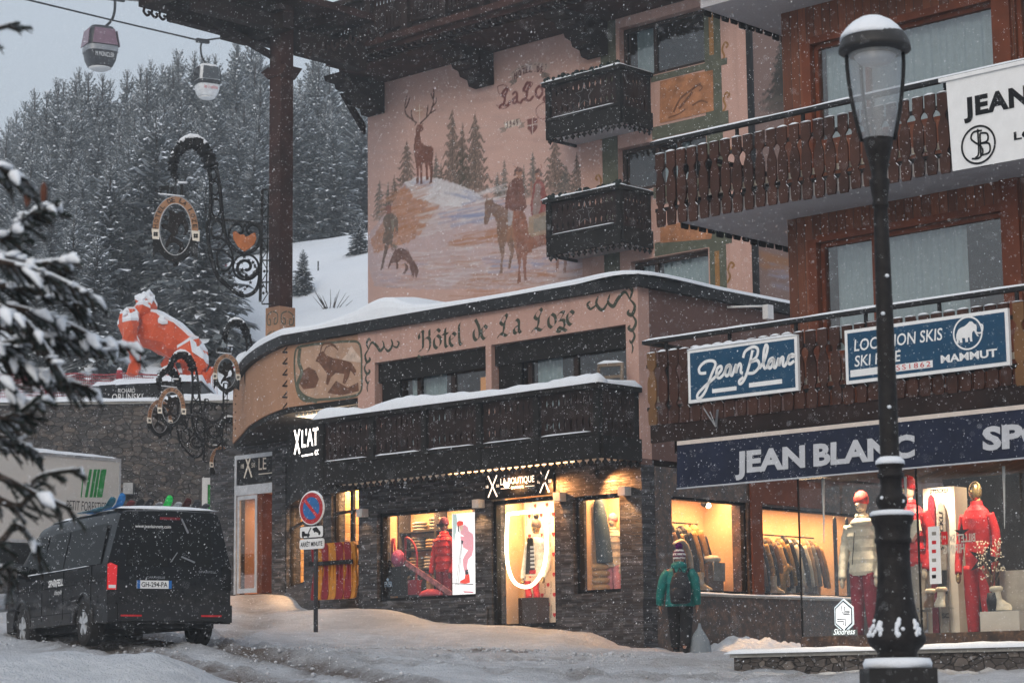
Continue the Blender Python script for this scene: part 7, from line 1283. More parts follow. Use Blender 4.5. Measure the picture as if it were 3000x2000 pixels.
# ---------------------------------------------------------------- box truck behind
te = loc(G(348, 1600, 55)); tk = thing('box_truck', 'white box truck with green slanted stripes parked along the stone wall', 'truck', tuple(te)); zt_ = loc(G(348, 1346, 55))[2]; zb_ = loc(G(348, 1600, 55))[2]
TX = te[0]; TY = te[1]; m = MB(); m.box((TX - 2.3, TY - 7.0, zb_), (TX, TY, zt_)); m.build('cargo_box', pm('truck_white', (.62, .60, .57), .5, var=.06, sc=1), tk)
FTk = lambda u, v, d=0: (TX + d, u, v); tp = lambda x, y: tuple(S(x, y, TX)[1:])
m = MB()
for xs_ in ((244, 247, 236, 239), (262, 270, 248, 256), (275, 284, 262, 270), (286, 293, 273, 281), (296, 312, 283, 299)): m.prism([tp(xs_[2], 1456), tp(xs_[3], 1456), tp(xs_[1], 1374), tp(xs_[0], 1374)], FTk, .002, .006)
m.build('green_stripes', pm('truck_green', (.012, .26, .05), .5), tk)
m = MB(); a = tp(194, 1492); b = tp(322, 1480); m.text('PETIT FORESTIER', (TX, a[0], a[1]), (0, 1, 0), (0, 0, 1), tp(194, 1464)[1] - a[1], (b[0] - a[0]) * .93, .004, shear=.1); m.build('lettering', M['darktrim'], tk)
m = MB(); m.box((TX - .01, TY - 7, zb_ - .02), (TX + .02, TY + .01, zb_ + .06)); m.box((TX - .05, TY - .03, zb_), (TX + .02, TY + .02, zt_ + .02)); m.box((TX - .02, TY - 7, zt_ - .05), (TX + .02, TY, zt_ + .02)); m.build('edge_rail', M['alu'], tk)
m = MB(); m.box((TX - 2.1, TY - 6.8, zb_ - .5), (TX - .15, TY - .2, zb_ - .03)); m.build('chassis', M['black'], tk)
for y in (1.2, 5.2): m = MB(); m.tube([(TX - .35, TY - y, zb_ - .55), (TX - .05, TY - y, zb_ - .55)], .45, 20); m.build('wheel', M['tyre'], tk)
m = MB(); m.snow((TX - 1.1, TY - 7, zt_ + .01), (TX - 1.1, TY, zt_ + .01), 2.2, .12, 2, perp=(1, 0, 0)); m.build('snow_cap', M['snow'], tk)
gb = thing('poster_case', 'white framed case with a bright green poster left of the glazed entrance', 'poster case', tuple(G(625, 1500, 53)), 'W'); a = G(591, 1520, 53); b = G(662, 1398, 53); m = MB(); m.box((a[0], 53, a[2] - .6), (a[0] + .13, 53.1, b[2])); m.box((a[0] + .13, 53, b[2] - .16), (b[0], 53.1, b[2])); m.build('frame', M['white'], gb, fr='W'); m = MB(); m.box((a[0] + .13, 53.03, a[2] - .6), (b[0] + .1, 53.08, b[2] - .16)); m.build('poster', pm('bright_green', (.03, .33, .06), .6, var=.3), gb, fr='W')
mb = thing('meter_cabinet', 'small grey cabinet hanging on the stone wall beside the truck', 'cabinet', tuple(G(378, 1430, 61.5)), 'W'); a = G(364, 1448, 61.5); b = G(393, 1415, 61.5); MB().box((a[0], 61.3, a[2]), (b[0], 61.597, b[2])).build('cabinet_body', M['steel'], mb, fr='W')
# ---------------------------------------------------------------- no-parking sign post
YP = 40.0; base = G(925, 1850, YP); rp = thing('road_sign', 'round red and blue no parking sign with two white plates on a dark post', 'road sign', tuple(base), 'W'); dk = Matrix.Rotation(radians(-38), 3, 'Z')
def sg_pt(x, y): g = G(x, y, YP); return g
zc = sg_pt(918, 1489)[2]; cxs = base[0] + .0
def DP(u, v, d=0): q = dk @ Vector((u, -d - .06, 0)); return (base[0] + q.x - .02, base[1] + q.y, v)
m = MB(); m.tube([(base[0], base[1], base[2] - .3), (base[0], base[1], zc + .32)], .04, 10); m.build('post', pm('post_dark', (.035, .035, .04), .5), rp, fr='W')
disc = lambda r_, n=40: [(r_ * cos(2 * pi * k / n), zc + r_ * 1.0 * sin(2 * pi * k / n)) for k in range(n)]
Rd = .295; m = MB(); m.prism(disc(Rd), DP, 0, .03); m.build('disc_rim', M['white'], rp, fr='W'); m = MB(); m.prism(disc(Rd * .94), DP, .031, .034); m.build('red_ring', pm('sign_red', (.42, .02, .025), .4), rp, fr='W')
m = MB(); m.prism(disc(Rd * .68), DP, .035, .038); m.build('blue_field', pm('sign_field_blue', (.02, .13, .36), .4), rp, fr='W'); m = MB(); m.ribbon([(-.15, zc + .15), (.15, zc - .15)], .06, DP, .041); m.build('red_bar', M['red'], rp, fr='W')
for nm_, y0, y1 in (('tow_plate', 1576, 1540), ('stop_plate', 1608, 1578)):
    a = sg_pt(918, y0)[2]; b = sg_pt(918, y1)[2]; w2 = .29
    def rr(w_, z0, z1, r_): return [(sx * (w_ - r_) + r_ * cos(t), (z1 - r_ if sy > 0 else z0 + r_) + r_ * sin(t)) for sx, sy, t0 in ((1, 1, 0), (-1, 1, pi / 2), (-1, -1, pi), (1, -1, 3 * pi / 2)) for t in (t0, t0 + pi / 4, t0 + pi / 2)]
    m = MB(); m.prism(rr(w2, a, b, .04), DP, 0, .025); q = m.build(nm_, M['darktrim'] if nm_ == 'tow_plate' else M['white'], rp, fr='W')
    if nm_ == 'tow_plate':
        m = MB(); m.prism(rr(w2 - .012, a + .012, b - .012, .035), DP, .026, .028); m.build('white_face', M['white'], q, (base[0], base[1], base[2]), 'W')
        m = MB(); zc2 = (a + b) / 2
        for P_ in ([(-.23, -.07), (-.23, .02), (-.17, .02), (-.15, -.02), (-.04, -.03), (-.04, -.07)], [(-.09, -.02), (-.02, .08), (.0, .07), (-.06, -.03)], [(.03, .06), (.07, .07), (.12, .085), (.16, .05), (.22, -.01), (.22, -.05), (.17, -.03), (.05, .02), (.03, .03)]): m.sheet([(u, zc2 + v) for u, v in P_], DP, .0295)
        for u, v in ((-.2, -.075), (-.08, -.075), (.08, .005), (.19, -.045)): m.sheet([(u + .022 * cos(k * pi / 6), zc2 + v + .022 * sin(k * pi / 6)) for k in range(12)], DP, .031)
        m.build('tow_pictogram', M['black'], q, (base[0], base[1], base[2]), 'W')
    else:
        m = MB(); e = dk @ Vector((1, 0, 0)); m.text('ARRÊT MINUTE', np.array(DP(-.265, a + .05, .027)), tuple(e), (0, 0, 1), (b - a) * .55, .53, .002, bold=.015); m.build('plate_lettering', M['black'], q, (base[0], base[1], base[2]), 'W')
m = MB(); m.tube([DP(Rd * cos(t), zc + Rd * sin(t), .01) for t in [pi * .2 + k * pi * .6 / 12 for k in range(13)]], .02, 6); m.build('snow_cap', M['snow'], rp, fr='W')
# ---------------------------------------------------------------- street lamp close to the camera
YL = 14.0; lb_ = G(2630, 1955, YL); ZL = lambda y: G(2590, y, YL)[2]; k_ = YL / 6600 * 1.012
lamp = thing('street_lamp', 'ornate dark cast iron street lamp with a snow capped glass head', 'street lamp', (lb_[0], YL, ZL(2300)), 'W'); LX = lb_[0]
LP = lambda pts: [(hw * k_, ZL(y)) for y, hw in pts]
m = MB(); m.lathe(LP([(1925, 60), (1915, 56), (1905, 60), (1893, 74), (1880, 83), (1866, 84), (1850, 77), (1826, 69), (1795, 60), (1755, 54), (1700, 49), (1640, 47), (1592, 49), (1588, 53), (1578, 53), (1574, 50), (1545, 52), (1522, 62), (1506, 63), (1502, 58), (1494, 34), (1484, 40), (1470, 46), (1456, 43), (1444, 33), (1430, 31), (1402, 32), (1400, 37), (1386, 38), (1384, 34), (1370, 34), (1366, 41), (1356, 41), (1352, 30), (1340, 28), (1118, 27), (900, 25), (650, 22), (612, 20), (606, 24), (598, 25), (590, 22), (570, 25), (548, 28), (536, 30), (528, 30), (522, 23), (505, 24), (470, 31), (430, 41), (408, 45)]), (LX, YL, 0), 36, 0); m.build('post', pm('cast_iron_black', (.014, .012, .012), .6, var=.5, sc=18, bump=.5, spec=.2), lamp, fr='W')
z0, z1 = ZL(2300), ZL(1957); h_ = 96 * k_; MB().box((LX - h_, YL - h_, z0), (LX + h_, YL + h_, z1)).build('plinth', pm('plinth_iron', (.016, .015, .015), .65, var=.3), lamp, fr='W')
m = MB(); m.lathe([(h_ * 1.0, z1 + .002), (h_ * 1.03, z1 + .03), (h_ * .96, z1 + .06), (h_ * .62, z1 + .065)], (LX, YL, 0), 30, 0); q = [(hw * k_, ZL(y)) for y, hw in ((1511, 63), (1503, 65), (1497, 58), (1494, 36))]; m.lathe(q, (LX, YL, 0), 30, 0); m.lathe([(hw * k_, ZL(y)) for y, hw in ((1360, 42), (1350, 42), (1342, 34), (1338, 28))], (LX, YL, 0), 24)
rq = random.Random(6)
for a in (-2.45, -1.62, -.85, .6, 3.4):
    for _ in range(16):
        v = rq.random(); aa = a + rq.uniform(-.2, .2) * (1.1 - v); y_ = 1862 - 46 * v; hw_ = float(np.interp(y_, [1810, 1826, 1850, 1866], [64, 69, 77, 84])); m.ball((LX + hw_ * k_ * cos(aa), YL + hw_ * k_ * sin(aa), ZL(y_)), (.014, .014, .011 + .008 * rq.random()), 6)
for y, a in ((812, -1.3), (1195, -1.6), (922, -1.9), (1460, -2.4), (1470, -.9)): m.ball((LX + (27 if y < 1300 else 43) * k_ * cos(a), YL + (27 if y < 1300 else 43) * k_ * sin(a), ZL(y)), (.014, .01, .012), 6)
m.build('snow_patches', M['snow'], lamp, fr='W')
m = MB(); m.lathe(LP([(152, 98), (150, 108), (140, 107), (128, 104), (110, 95), (90, 80), (72, 58), (60, 30), (55, 4)]), (LX, YL, 0), 36); m.lathe(LP([(160, 74), (152, 97)]), (LX, YL, 0), 36, cap=False); cap_ = m.build('cap', pm('lamp_cap', (.035, .033, .033), .5, var=.3), lamp, fr='W')
m = MB(); m.lathe([(hw * k_, ZL(y) + .008) for y, hw in ((118, 98), (104, 93), (88, 80), (70, 60), (56, 34), (50, 10), (48, 2))], (LX - .012, YL, .0), 30); m.build('cap_snow', M['snow'], lamp, fr='W')
gp = LP([(412, 42), (380, 50), (330, 61), (280, 69), (230, 75), (190, 78), (158, 78)]); n = 72; m = MB()
rs = [[(LX + r_ * (1 + .018 * (i % 2)) * cos(2 * pi * i / n), YL + r_ * (1 + .018 * (i % 2)) * sin(2 * pi * i / n), z) for i in range(n + 1)] for r_, z in gp]
for a, b in zip(rs, rs[1:]): m.strip(a, b, 0, True)
gm_ = NT('frosted_ribbed_glass'); tr_ = gm_.n('BsdfTransparent'); tr_.inputs[0].default_value = (.80, .82, .84, 1); di = gm_.n('BsdfPrincipled'); di.inputs['Base Color'].default_value = (.5, .52, .54, 1); di.inputs['Roughness'].default_value = .2; ms = gm_.n('MixShader'); ms.inputs[0].default_value = .33; gm_.l(tr_.outputs[0], ms.inputs[1]); gm_.l(di.outputs[0], ms.inputs[2]); gm_.l(ms.outputs[0], gm_.out.inputs[0]); m.build('glass', gm_.m, lamp, fr='W')
m = MB()
for a in (-.15, 1.95, 4.04 - 8 * pi / 6 + .9 + 2.2):
    m.tube([(LX + (r_ + .012) * cos(a), YL + (r_ + .012) * sin(a), z) for r_, z in gp], .013, 6)
m.build('head_rib', M['darktrim'], lamp, fr='W'); m = MB(); m.lathe([(.10, ZL(185)), (.135, ZL(165)), (.02, ZL(160))], (LX, YL, 0), 24); m.build('reflector', M['alu'], lamp, fr='W')
# ---------------------------------------------------------------- conifers on the hill
NEED = NT('spruce_needles'); n_ = NEED.noise(2.5, 4); NEED = NEED.pr(NEED.mix(NEED.mr(n_, .35, .65), (.08, .094, .10), (.19, .21, .22)), .8, spec=.2)
BARK = pm('bark', (.045, .032, .026), .9, bump=.6)
def conifer(seed, tall=1.0, hw=.19, levels=44, snowp=.42, sparse=0):
    rd = random.Random(seed); n = MB(); sn = MB()
    for i in range(levels):
        v = (i + rd.random() * .6) / levels; z = .05 + .95 * v; R = hw * (1 - v) ** .72 * rd.uniform(.72, 1.15) + .004; nb = max(5, int(12 * (1 - v * .45)))
        if z > .99: continue
        for b in range(nb):
            if rd.random() < sparse: continue
            a = 2 * pi * (b + rd.random() * .8) / nb + i * 1.7; L = R * rd.uniform(.65, 1.15); dx, dy = cos(a), sin(a); dr = L * (v ** 2 * .7 - rd.uniform(.25, .6) * (1 - v * .6))
            seg = 4; prev = None
            for k in range(seg):       # drooping branch: ragged needle fans
                u0, u1 = k / seg, (k + 1) / seg; p0 = (dx * L * u0, dy * L * u0, z + dr * u0 ** 1.4 + .012 * u0); p1 = (dx * L * u1, dy * L * u1, z + dr * u1 ** 1.4 + .018 * u1 ** 2)
                for q in range(2):
                    wv = L * rd.uniform(.20, .36) * (1.1 - .5 * u1); s_ = 1 if q else -1; hx_, hy_ = -dy * s_, dx * s_; tp_ = (p1[0] + hx_ * wv + dx * wv * .5, p1[1] + hy_ * wv + dy * wv * .5, p1[2] - rd.uniform(.2, .75) * wv)
                    n.add([p0, p1, tp_], [(0, 1, 2)]); lo = (p0[0] + hx_ * wv * .3, p0[1] + hy_ * wv * .3, p0[2] - wv * rd.uniform(.4, 1.1)); n.add([p0, lo, p1], [(0, 1, 2)])
                if k > 0 and rd.random() < snowp * (.4 + u1 * .6):
                    w_ = L * rd.uniform(.07, .16); up = .004 + L * .02; e = rd.uniform(.5, 1)
                    sn.add([(p0[0] - dy * w_, p0[1] + dx * w_, p0[2] + up * .3), (p0[0] + dy * w_, p0[1] - dx * w_, p0[2] + up * .3), (p1[0] + dy * w_ * e, p1[1] - dx * w_ * e, p1[2] + up), (p1[0] + dx * w_, p1[1] + dy * w_, p1[2] - up), (p1[0] - dy * w_ * e, p1[1] + dx * w_ * e, p1[2] + up)], [(0, 1, 2, 4), (4, 2, 3)])
    n.lathe([(.004, .93), (.003, .99), (.001, 1.0)], (0, 0, 0), 4)
    t = MB(); t.lathe([(.02, -.06), (.016, .1), (.01, .6), (.003, .98)], (0, 0, 0), 6)
    mk = lambda q, nm, mt: (lambda me: (me.from_pydata(q.v, [], q.f), me.materials.append(mt), me)[2])(bpy.data.meshes.new(nm))
    return mk(n, 'crown', NEED), mk(sn, 'snow_load', M['snow']), mk(t, 'trunk', BARK)
KIND = [conifer(1, hw=.21), conifer(2, hw=.24, sparse=.1), conifer(3, hw=.18, levels=48), conifer(4, hw=.27, levels=40, snowp=.45), conifer(5, hw=.19, sparse=.25, snowp=.35), conifer(6, hw=.30, levels=36, snowp=.5)]
def tree(x, y, h, kind, label, group=None, zb=None):
    z = float(hz([x], [y])[0]) - .2 if zb is None else zb; r = bpy.data.objects.new('conifer', None); COL.objects.link(r); r.location = (x, y, z); r.scale = (h, h, h); r.rotation_euler = (random.uniform(-.03, .03), random.uniform(-.03, .03), random.uniform(0, 6.28)); tag(r, label, 'tree', group); ORI[r.name] = np.zeros(3)
    for nm, me in zip(('crown', 'snow_load', 'trunk'), KIND[kind]): c = bpy.data.objects.new(nm, me); COL.objects.link(c); c.parent = r
    return r
def tree_at(px, ytop, Y, kind, label, group=None):
    g = G(px, ytop, Y); zb = float(hz([g[0]], [Y])[0]) - .3; return tree(g[0], Y, max(2, g[2] - zb), kind, label, group)
random.seed(21)
FOR = 'snowy spruce in the misty forest covering the slope'; FG = 'spruces of the hillside forest'
line = [(-30, 372), (10, 352), (35, 332), (68, 300), (100, 268), (122, 275), (150, 246), (168, 236), (190, 232), (212, 222), (240, 216), (270, 218), (302, 222), (335, 228), (372, 206), (400, 205), (430, 187), (452, 205), (475, 193), (495, 190), (522, 158), (545, 170), (560, 158), (600, 165), (622, 172), (648, 165), (680, 125), (700, 126), (732, 105), (752, 118), (772, 150), (890, 150), (922, 136), (948, 175), (975, 200), (1010, 190), (1045, 215), (1090, 200)]
for px, yt in line:
    far = px < 70; tree_at(px + random.uniform(-6, 6), yt + random.uniform(-4, 8), (215 if far else 148 + random.uniform(-14, 16)), random.choice((0, 2, 1, 4, 0)), FOR, FG)
sil = lambda px: np.interp(px, [p[0] for p in line], [p[1] for p in line])
for row, (Y, n, lo, hi) in enumerate(((140, 26, 40, 120), (128, 26, 90, 200), (118, 24, 160, 300), (108, 22, 240, 400), (99, 17, 330, 480), (91, 11, 470, 640))):
    for i in range(n):
        px = -40 + 1110 * (i + random.random()) / n; yt = sil(px) + random.uniform(lo, hi)
        if px > 600 and Y < 112: continue
        if px > 860 and (Y < 125 or yt > 480): continue
        tree_at(px, min(yt, 760), Y + random.uniform(-4, 4), random.choice((0, 1, 2, 3, 1)), FOR, FG)
for px, yt, Y, k, lb in ((470, 325, 84, 3, 'tallest dark spruce with a reddish tip behind the orange sculpture'), (410, 360, 88, 1, 'dark broad spruce left of the tallest spruce behind the sculpture'), (545, 400, 82, 3, 'dark spruce right of the tallest one, its boughs over the snow field'), (215, 640, 80, 1, 'small dark spruce standing free left of the orange sculpture'), (330, 480, 83, 5, 'wide low dark spruce above the left shoulder of the sculpture'), (596, 520, 79, 5, 'spreading dark spruce whose boughs reach right over the red pole'),
                         (885, 745, 88, 3, 'little spruce alone on the snow slope beside the painted pillar base'), (1052, 775, 98, 5, 'tiny far spruce dotting the snow slope beside the mural wall'), (105, 760, 78, 1, 'dark spruce half hidden behind the near snowy branches'), (280, 700, 77, 5, 'low dark spruce touching the left arm of the sculpture')): tree_at(px, yt, Y, k, lb)
# bare twigs and marker poles on the slope
for px, y0, y1, Y, lb in ((932, 822, 765, 92, 'thin dark marker pole upright on the snow slope'), (1064, 830, 770, 96, 'thin marker pole on the slope close to the mural wall')): a = G(px, y0, Y); b = G(px, y1, Y); MB().tube([a, b], .03, 5).build('marker_pole', M['black'], None, tuple(a), 'W', label=lb, cat='pole')
tw = thing('bare_bush', 'bare twiggy bush poking out of the snow slope near the pillar', 'bush', tuple(G(970, 925, 84)), 'W'); m = MB(); c = G(970, 930, 84)
for i in range(16): e = c + np.array((random.uniform(-.7, .9), random.uniform(-.3, .3), random.uniform(.5, 1.1))); m.tube([c + np.array((random.uniform(-.3, .3), 0, -.2)), (c + e) / 2, e], [.02, .014, .006], 4)
m.build('twigs', BARK, tw, fr='W')
# ---------------------------------------------------------------- sculpture on its black plinth, nets and red pads
YG = 68.0
sc_ = thing('sculpture', 'orange faceted beast sculpture half covered with snow above the black plinth', 'sculpture', tuple(G(490, 1110, YG)), 'W'); ORG = pm('orange_lacquer', (.62, .085, .022), .35, var=.1)
def facet(rows, sub=0):       # rings of 3-D points swept between section centres, kept angular
    m = MB(); n = 6
    R = []
    for (x, y, rx, rz, ry) in rows:
        c = G(x, y, YG); sx = YG / 6600; R.append([(c[0] + rx * sx * cos(2 * pi * k / n + .4), YG + ry * sx * sin(2 * pi * k / n + .4), c[2] + rz * sx * cos(2 * pi * k / n + .4) * 0 + 0) for k in range(n)])
    return R
def limb(m, pts, n=6):        # pts: (px, py, radius px, depth offset m)
    sx = YG / 6600; P = [Vector(G(x, y, YG) + np.array((0, dd, 0))) for x, y, r_, dd in pts]; rs = [r_ * sx for _, _, r_, _ in pts]; m.tube(P, rs, n, 0, True, False)
def limb2(m, pts, seed, n=7):      # an angular limb: every ring a little irregular, faces kept flat
    o = len(m.v); limb(m, cr(pts, 2), n); rq = random.Random(seed)
    m.v[o:] = [tuple(c + rq.uniform(-.075, .075) for c in v) for v in m.v[o:]]
m = MB(); limb2(m, [(438, 862, 10, -.1), (434, 880, 27, -.1), (428, 906, 33, -.15), (424, 930, 30, -.1), (420, 950, 40, 0)], 1); limb2(m, [(396, 948, 26, 0), (420, 958, 54, 0), (465, 975, 55, 0), (515, 1000, 50, 0), (556, 1026, 44, 0), (590, 1052, 24, 0)], 2, 9)
limb2(m, [(396, 925, 22, -.55), (386, 965, 28, -.75), (396, 1010, 20, -.8), (410, 1050, 21, -.75), (402, 1110, 19, -.8)], 3); limb2(m, [(455, 975, 30, .35), (500, 1020, 20, .5), (488, 1062, 19, .45), (520, 1108, 17, .35)], 4)
limb2(m, [(566, 1030, 40, -.5), (590, 1070, 28, -.7), (596, 1105, 19, -.7), (612, 1120, 15, -.75), (628, 1090, 7, -.7)], 5); limb2(m, [(540, 1035, 30, .45), (545, 1075, 20, .55), (556, 1110, 16, .5)], 6)
m.build('faceted_body', ORG, sc_, fr='W')
import bmesh
bb = bmesh.new(); vv = [bb.verts.new(v) for v in m.v]
for f in m.f:
    try: bb.faces.new([vv[i] for i in f])
    except ValueError: pass
bmesh.ops.recalc_face_normals(bb, faces=bb.faces); bmesh.ops.triangulate(bb, faces=bb.faces); bmesh.ops.subdivide_edges(bb, edges=bb.edges, cuts=2, use_grid_fill=True); bb.normal_update()
m = MB()
for f in bb.faces:       # snow settled as a crust on the faces that look up
    c = f.calc_center_median(); k = f.normal.z + .55 * (noise1(c.x * 3.1, 4) + noise1(c.z * 3.7 + c.x, 5) - 1)
    if k > .50 and c.z > G(500, 1075, YG)[2]: m.add([v.co + Vector((0, -.02, .05 + .05 * noise1(v.co.x * 4 + v.co.z * 3, 6))) for v in f.verts] + [v.co - Vector((0, 0, .02)) for v in f.verts], [(0, 1, 2), (0, 3, 4, 1), (1, 4, 5, 2), (2, 5, 3, 0)], 0, False)
bb.free()
m.build('snow_cover', M['snow'], sc_, fr='W')
pa = G(270, 1180, 66); pb_ = G(590, 1112, 66); pd = thing('plinth', 'long black sculpture plinth with white maker lettering and thick snow on top', 'plinth', tuple(pa), 'W'); za = G(272, 1130, 66)[2]; zb2 = G(480, 1116, 66)[2]
m = MB(); m.prism([(pa[0], pa[2] - 1.2), (pb_[0], pa[2] - 1.2), (pb_[0], zb2 - .1), (G(480, 1100, 66)[0], zb2), (pa[0], za)], lambda u, v, d: (u, 66 + d, v), 0, 3.6); m.build('plinth_box', M['black'], pd, fr='W'); m = MB(); m.snow((pa[0], 67.8, za - .02), (pb_[0], 67.8, zb2 + .0), 3.7, .3, 5); m.build('snow_cap', M['snow'], pd, fr='W')
m = MB(); a = G(346, 1150, 65.98); m.text('RICHARD', a, (1, 0, 0), (0, 0, 1), .125, .50, .003, bold=.0); a = G(328, 1174, 65.98); m.text('ORLINSKI', a, (1, 0, 0), (0, 0, 1), .21, .90, .003, bold=.0); m.build('lettering', M['white'], pd, fr='W')
for x, y0, y1, w_, Y, lb in ((146, 1175, 1085, 14, 64.5, 'tall red padded post at the left of the net fence'), (350, 1115, 1086, 9, 72, 'short red padded post left of the sculpture feet'), (600, 945, 905, 7, 82, 'red padded post under the dark spruce boughs'), (688, 1140, 1070, 5, 70, 'red padded post seen through a hanging iron sign ring'), (645, 815, 760, 19, 90, 'pale red slope marker mat behind the iron scrolls')):
    a = G(x, y0, Y); b = G(x, y1, Y); r_ = w_ * Y / 6600; m = MB(); m.lathe([(r_, 0), (r_ * 1.02, (b[2] - a[2]) * .5), (r_, b[2] - a[2]), (r_ * .6, b[2] - a[2] + .04)], a, 14); pp = m.build('padded_post', pm('pad_red', (.36, .02, .035), .7) if 'pad' not in M else M['pad'], None, tuple(a), 'W', label=lb, cat='post', group='red safety pads on the slope'); M['pad'] = pp.data.materials[0]
    m = MB(); m.ball((a[0], a[1], b[2] + .03), (r_ * .9, r_ * .9, .08), 8); m.build('snow_cap', M['snow'], pp, fr='W')
nf_ = thing('net_fence', 'drooping red mesh safety fence along the top of the stone wall', 'fence', tuple(G(100, 1170, 64)), 'W'); m = MB()
for i in range(110):
    x = -20 + i * 6; t_ = abs(((x % 150) / 75) - 1); yt = 1092 + 6 * t_ + 5 * noise1(x * .02, 3); a = G(x, yt, 70); b = G(x + 3, 1172, 70); m.beam(a, b, .012, .012)
for j in range(9): m.tube([G(x, 1093 + 6 * abs(((x % 150) / 75) - 1) + j * 9, 70) for x in range(-20, 640, 30)], .012 if j else .025, 4)
m.build('mesh', pm('net_red', (.32, .05, .06), .8), nf_, fr='W'); m = MB(); m.tube([G(140, 1175, 70), G(138, 1055, 70)], .03, 6); m.build('pole', M['black'], nf_, fr='W')
# ---------------------------------------------------------------- gondola lift
cab = thing('lift_cable', 'dark lift cables crossing the pale sky above the forest', 'cable', tuple(G(300, 50, 112)), 'W'); m = MB(); m.tube([G(60, -5, 96), G(330, 60, 112), G(588, 120, 106), G(800, 92, 110), G(1000, 60, 116)], .045, 6); m.tube([G(330, -4, 112), G(455, 9, 125), G(700, 40, 150)], .035, 6); m.build('steel_rope', M['black'], cab, fr='W')
def gondola(label, cx, yt, yb, hw, Y, hang, shell, trim, letters, lcol, winm):
    s_ = Y / 6600; c = G(cx, (yt + yb) / 2, Y); H_ = (yb - yt) * s_; R_ = hw * s_; r = thing('gondola', label, 'gondola', tuple(c), 'W', .5)
    m = MB(); n = 20; pf = [(-.5, .48), (-.44, .72), (-.3, .90), (-.1, 1.0), (.05, 1.0), (.25, .95), (.40, .86), (.48, .72), (.5, .45)]
    sq = lambda a: (np.sign(cos(a)) * abs(cos(a)) ** .5, np.sign(sin(a)) * abs(sin(a)) ** .5)
    rs = [[(R_ * w_ * sq(2 * pi * k / n)[0] * .95, R_ * w_ * sq(2 * pi * k / n)[1] * .9, v * H_) for k in range(n + 1)] for v, w_ in pf]
    for a, b in zip(rs, rs[1:]): m.strip(a, b, 0, True)
    m.add(rs[0][:-1], [tuple(range(n - 1, -1, -1))]); m.add(rs[-1][:-1], [tuple(range(n))]); m.build('shell', shell, r, (0, 0, 0), 'L')
    m = MB()
    for sg in (-1, 1): m.prism([(-.78 * R_, .02 * H_), (.78 * R_, .02 * H_), (.62 * R_, .40 * H_), (-.62 * R_, .40 * H_)], lambda u, v, d: (u, sg * (-R_ * .93 + (v - .02 * H_) / H_ * R_ * .36) - sg * d, v), 0, .03)
    for sg in (-1, 1): m.prism([(-.7 * R_, .02 * H_), (.7 * R_, .02 * H_), (.55 * R_, .40 * H_), (-.55 * R_, .40 * H_)], lambda u, v, d: (sg * (R_ * .98 - (v - .02 * H_) / H_ * R_ * .36) + sg * d, u, v), 0, .03)
    m.build('window', winm, r, (0, 0, 0), 'L')
    m = MB(); rs = [[(R_ * w_ * sq(2 * pi * k / n)[0] * .975, R_ * w_ * sq(2 * pi * k / n)[1] * .925, v * H_) for k in range(n + 1)] for v, w_ in ((-.12, 1.0), (-.0, 1.01))]; m.strip(*rs, 0, True); m.build('belt', trim, r, (0, 0, 0), 'L')
    m = MB(); m.text(letters, (-.6 * R_, -R_ * .93, -.28 * H_), (1, 0, .0), (0, -.1, 1), .10 * H_, 1.15 * R_, .02); m.build('lettering', lcol, r, (0, 0, 0), 'L')
    m = MB(); q = [np.array(G(x, y, Y)) - c for x, y in hang]; ci, si = cos(-.5), sin(-.5); q = [(ci * p[0] - si * p[1], si * p[0] + ci * p[1], p[2]) for p in q]; m.tube(cr(q, 5), R_ * .085, 8); m.box((q[0][0] - R_ * .5, q[0][1] - .1, q[0][2] - .08), (q[0][0] + R_ * .6, q[0][1] + .1, q[0][2] + .1)); m.build('hanger_arm', M['darktrim'], r, (0, 0, 0), 'L')
    m = MB(); m.lathe([(R_ * .5, -.51 * H_), (R_ * .7, -.47 * H_)], (0, 0, 0), 12); m.build('underside', M['white'], r, (0, 0, 0), 'L'); return r
gondola('black gondola cabin with pink tinted windows hanging nearest the left', 294, 76, 208, 50, 112, [(337, -2), (336, 30), (328, 58), (308, 80)], pm('black_shell_paint', (.022, .022, .026), .3), M['steel'], 'M MONCLER', M['white'], pm('pink_window', (.20, .11, .15), .15))
gondola('white gondola cabin with red lettering hanging before the forest', 607, 188, 292, 37, 106, [(592, 121), (588, 140), (592, 168), (606, 190)], pm('white_shell_paint', (.70, .71, .72), .3), M['darktrim'], 'les 3 vallées', M['red'], M['darkglass'])
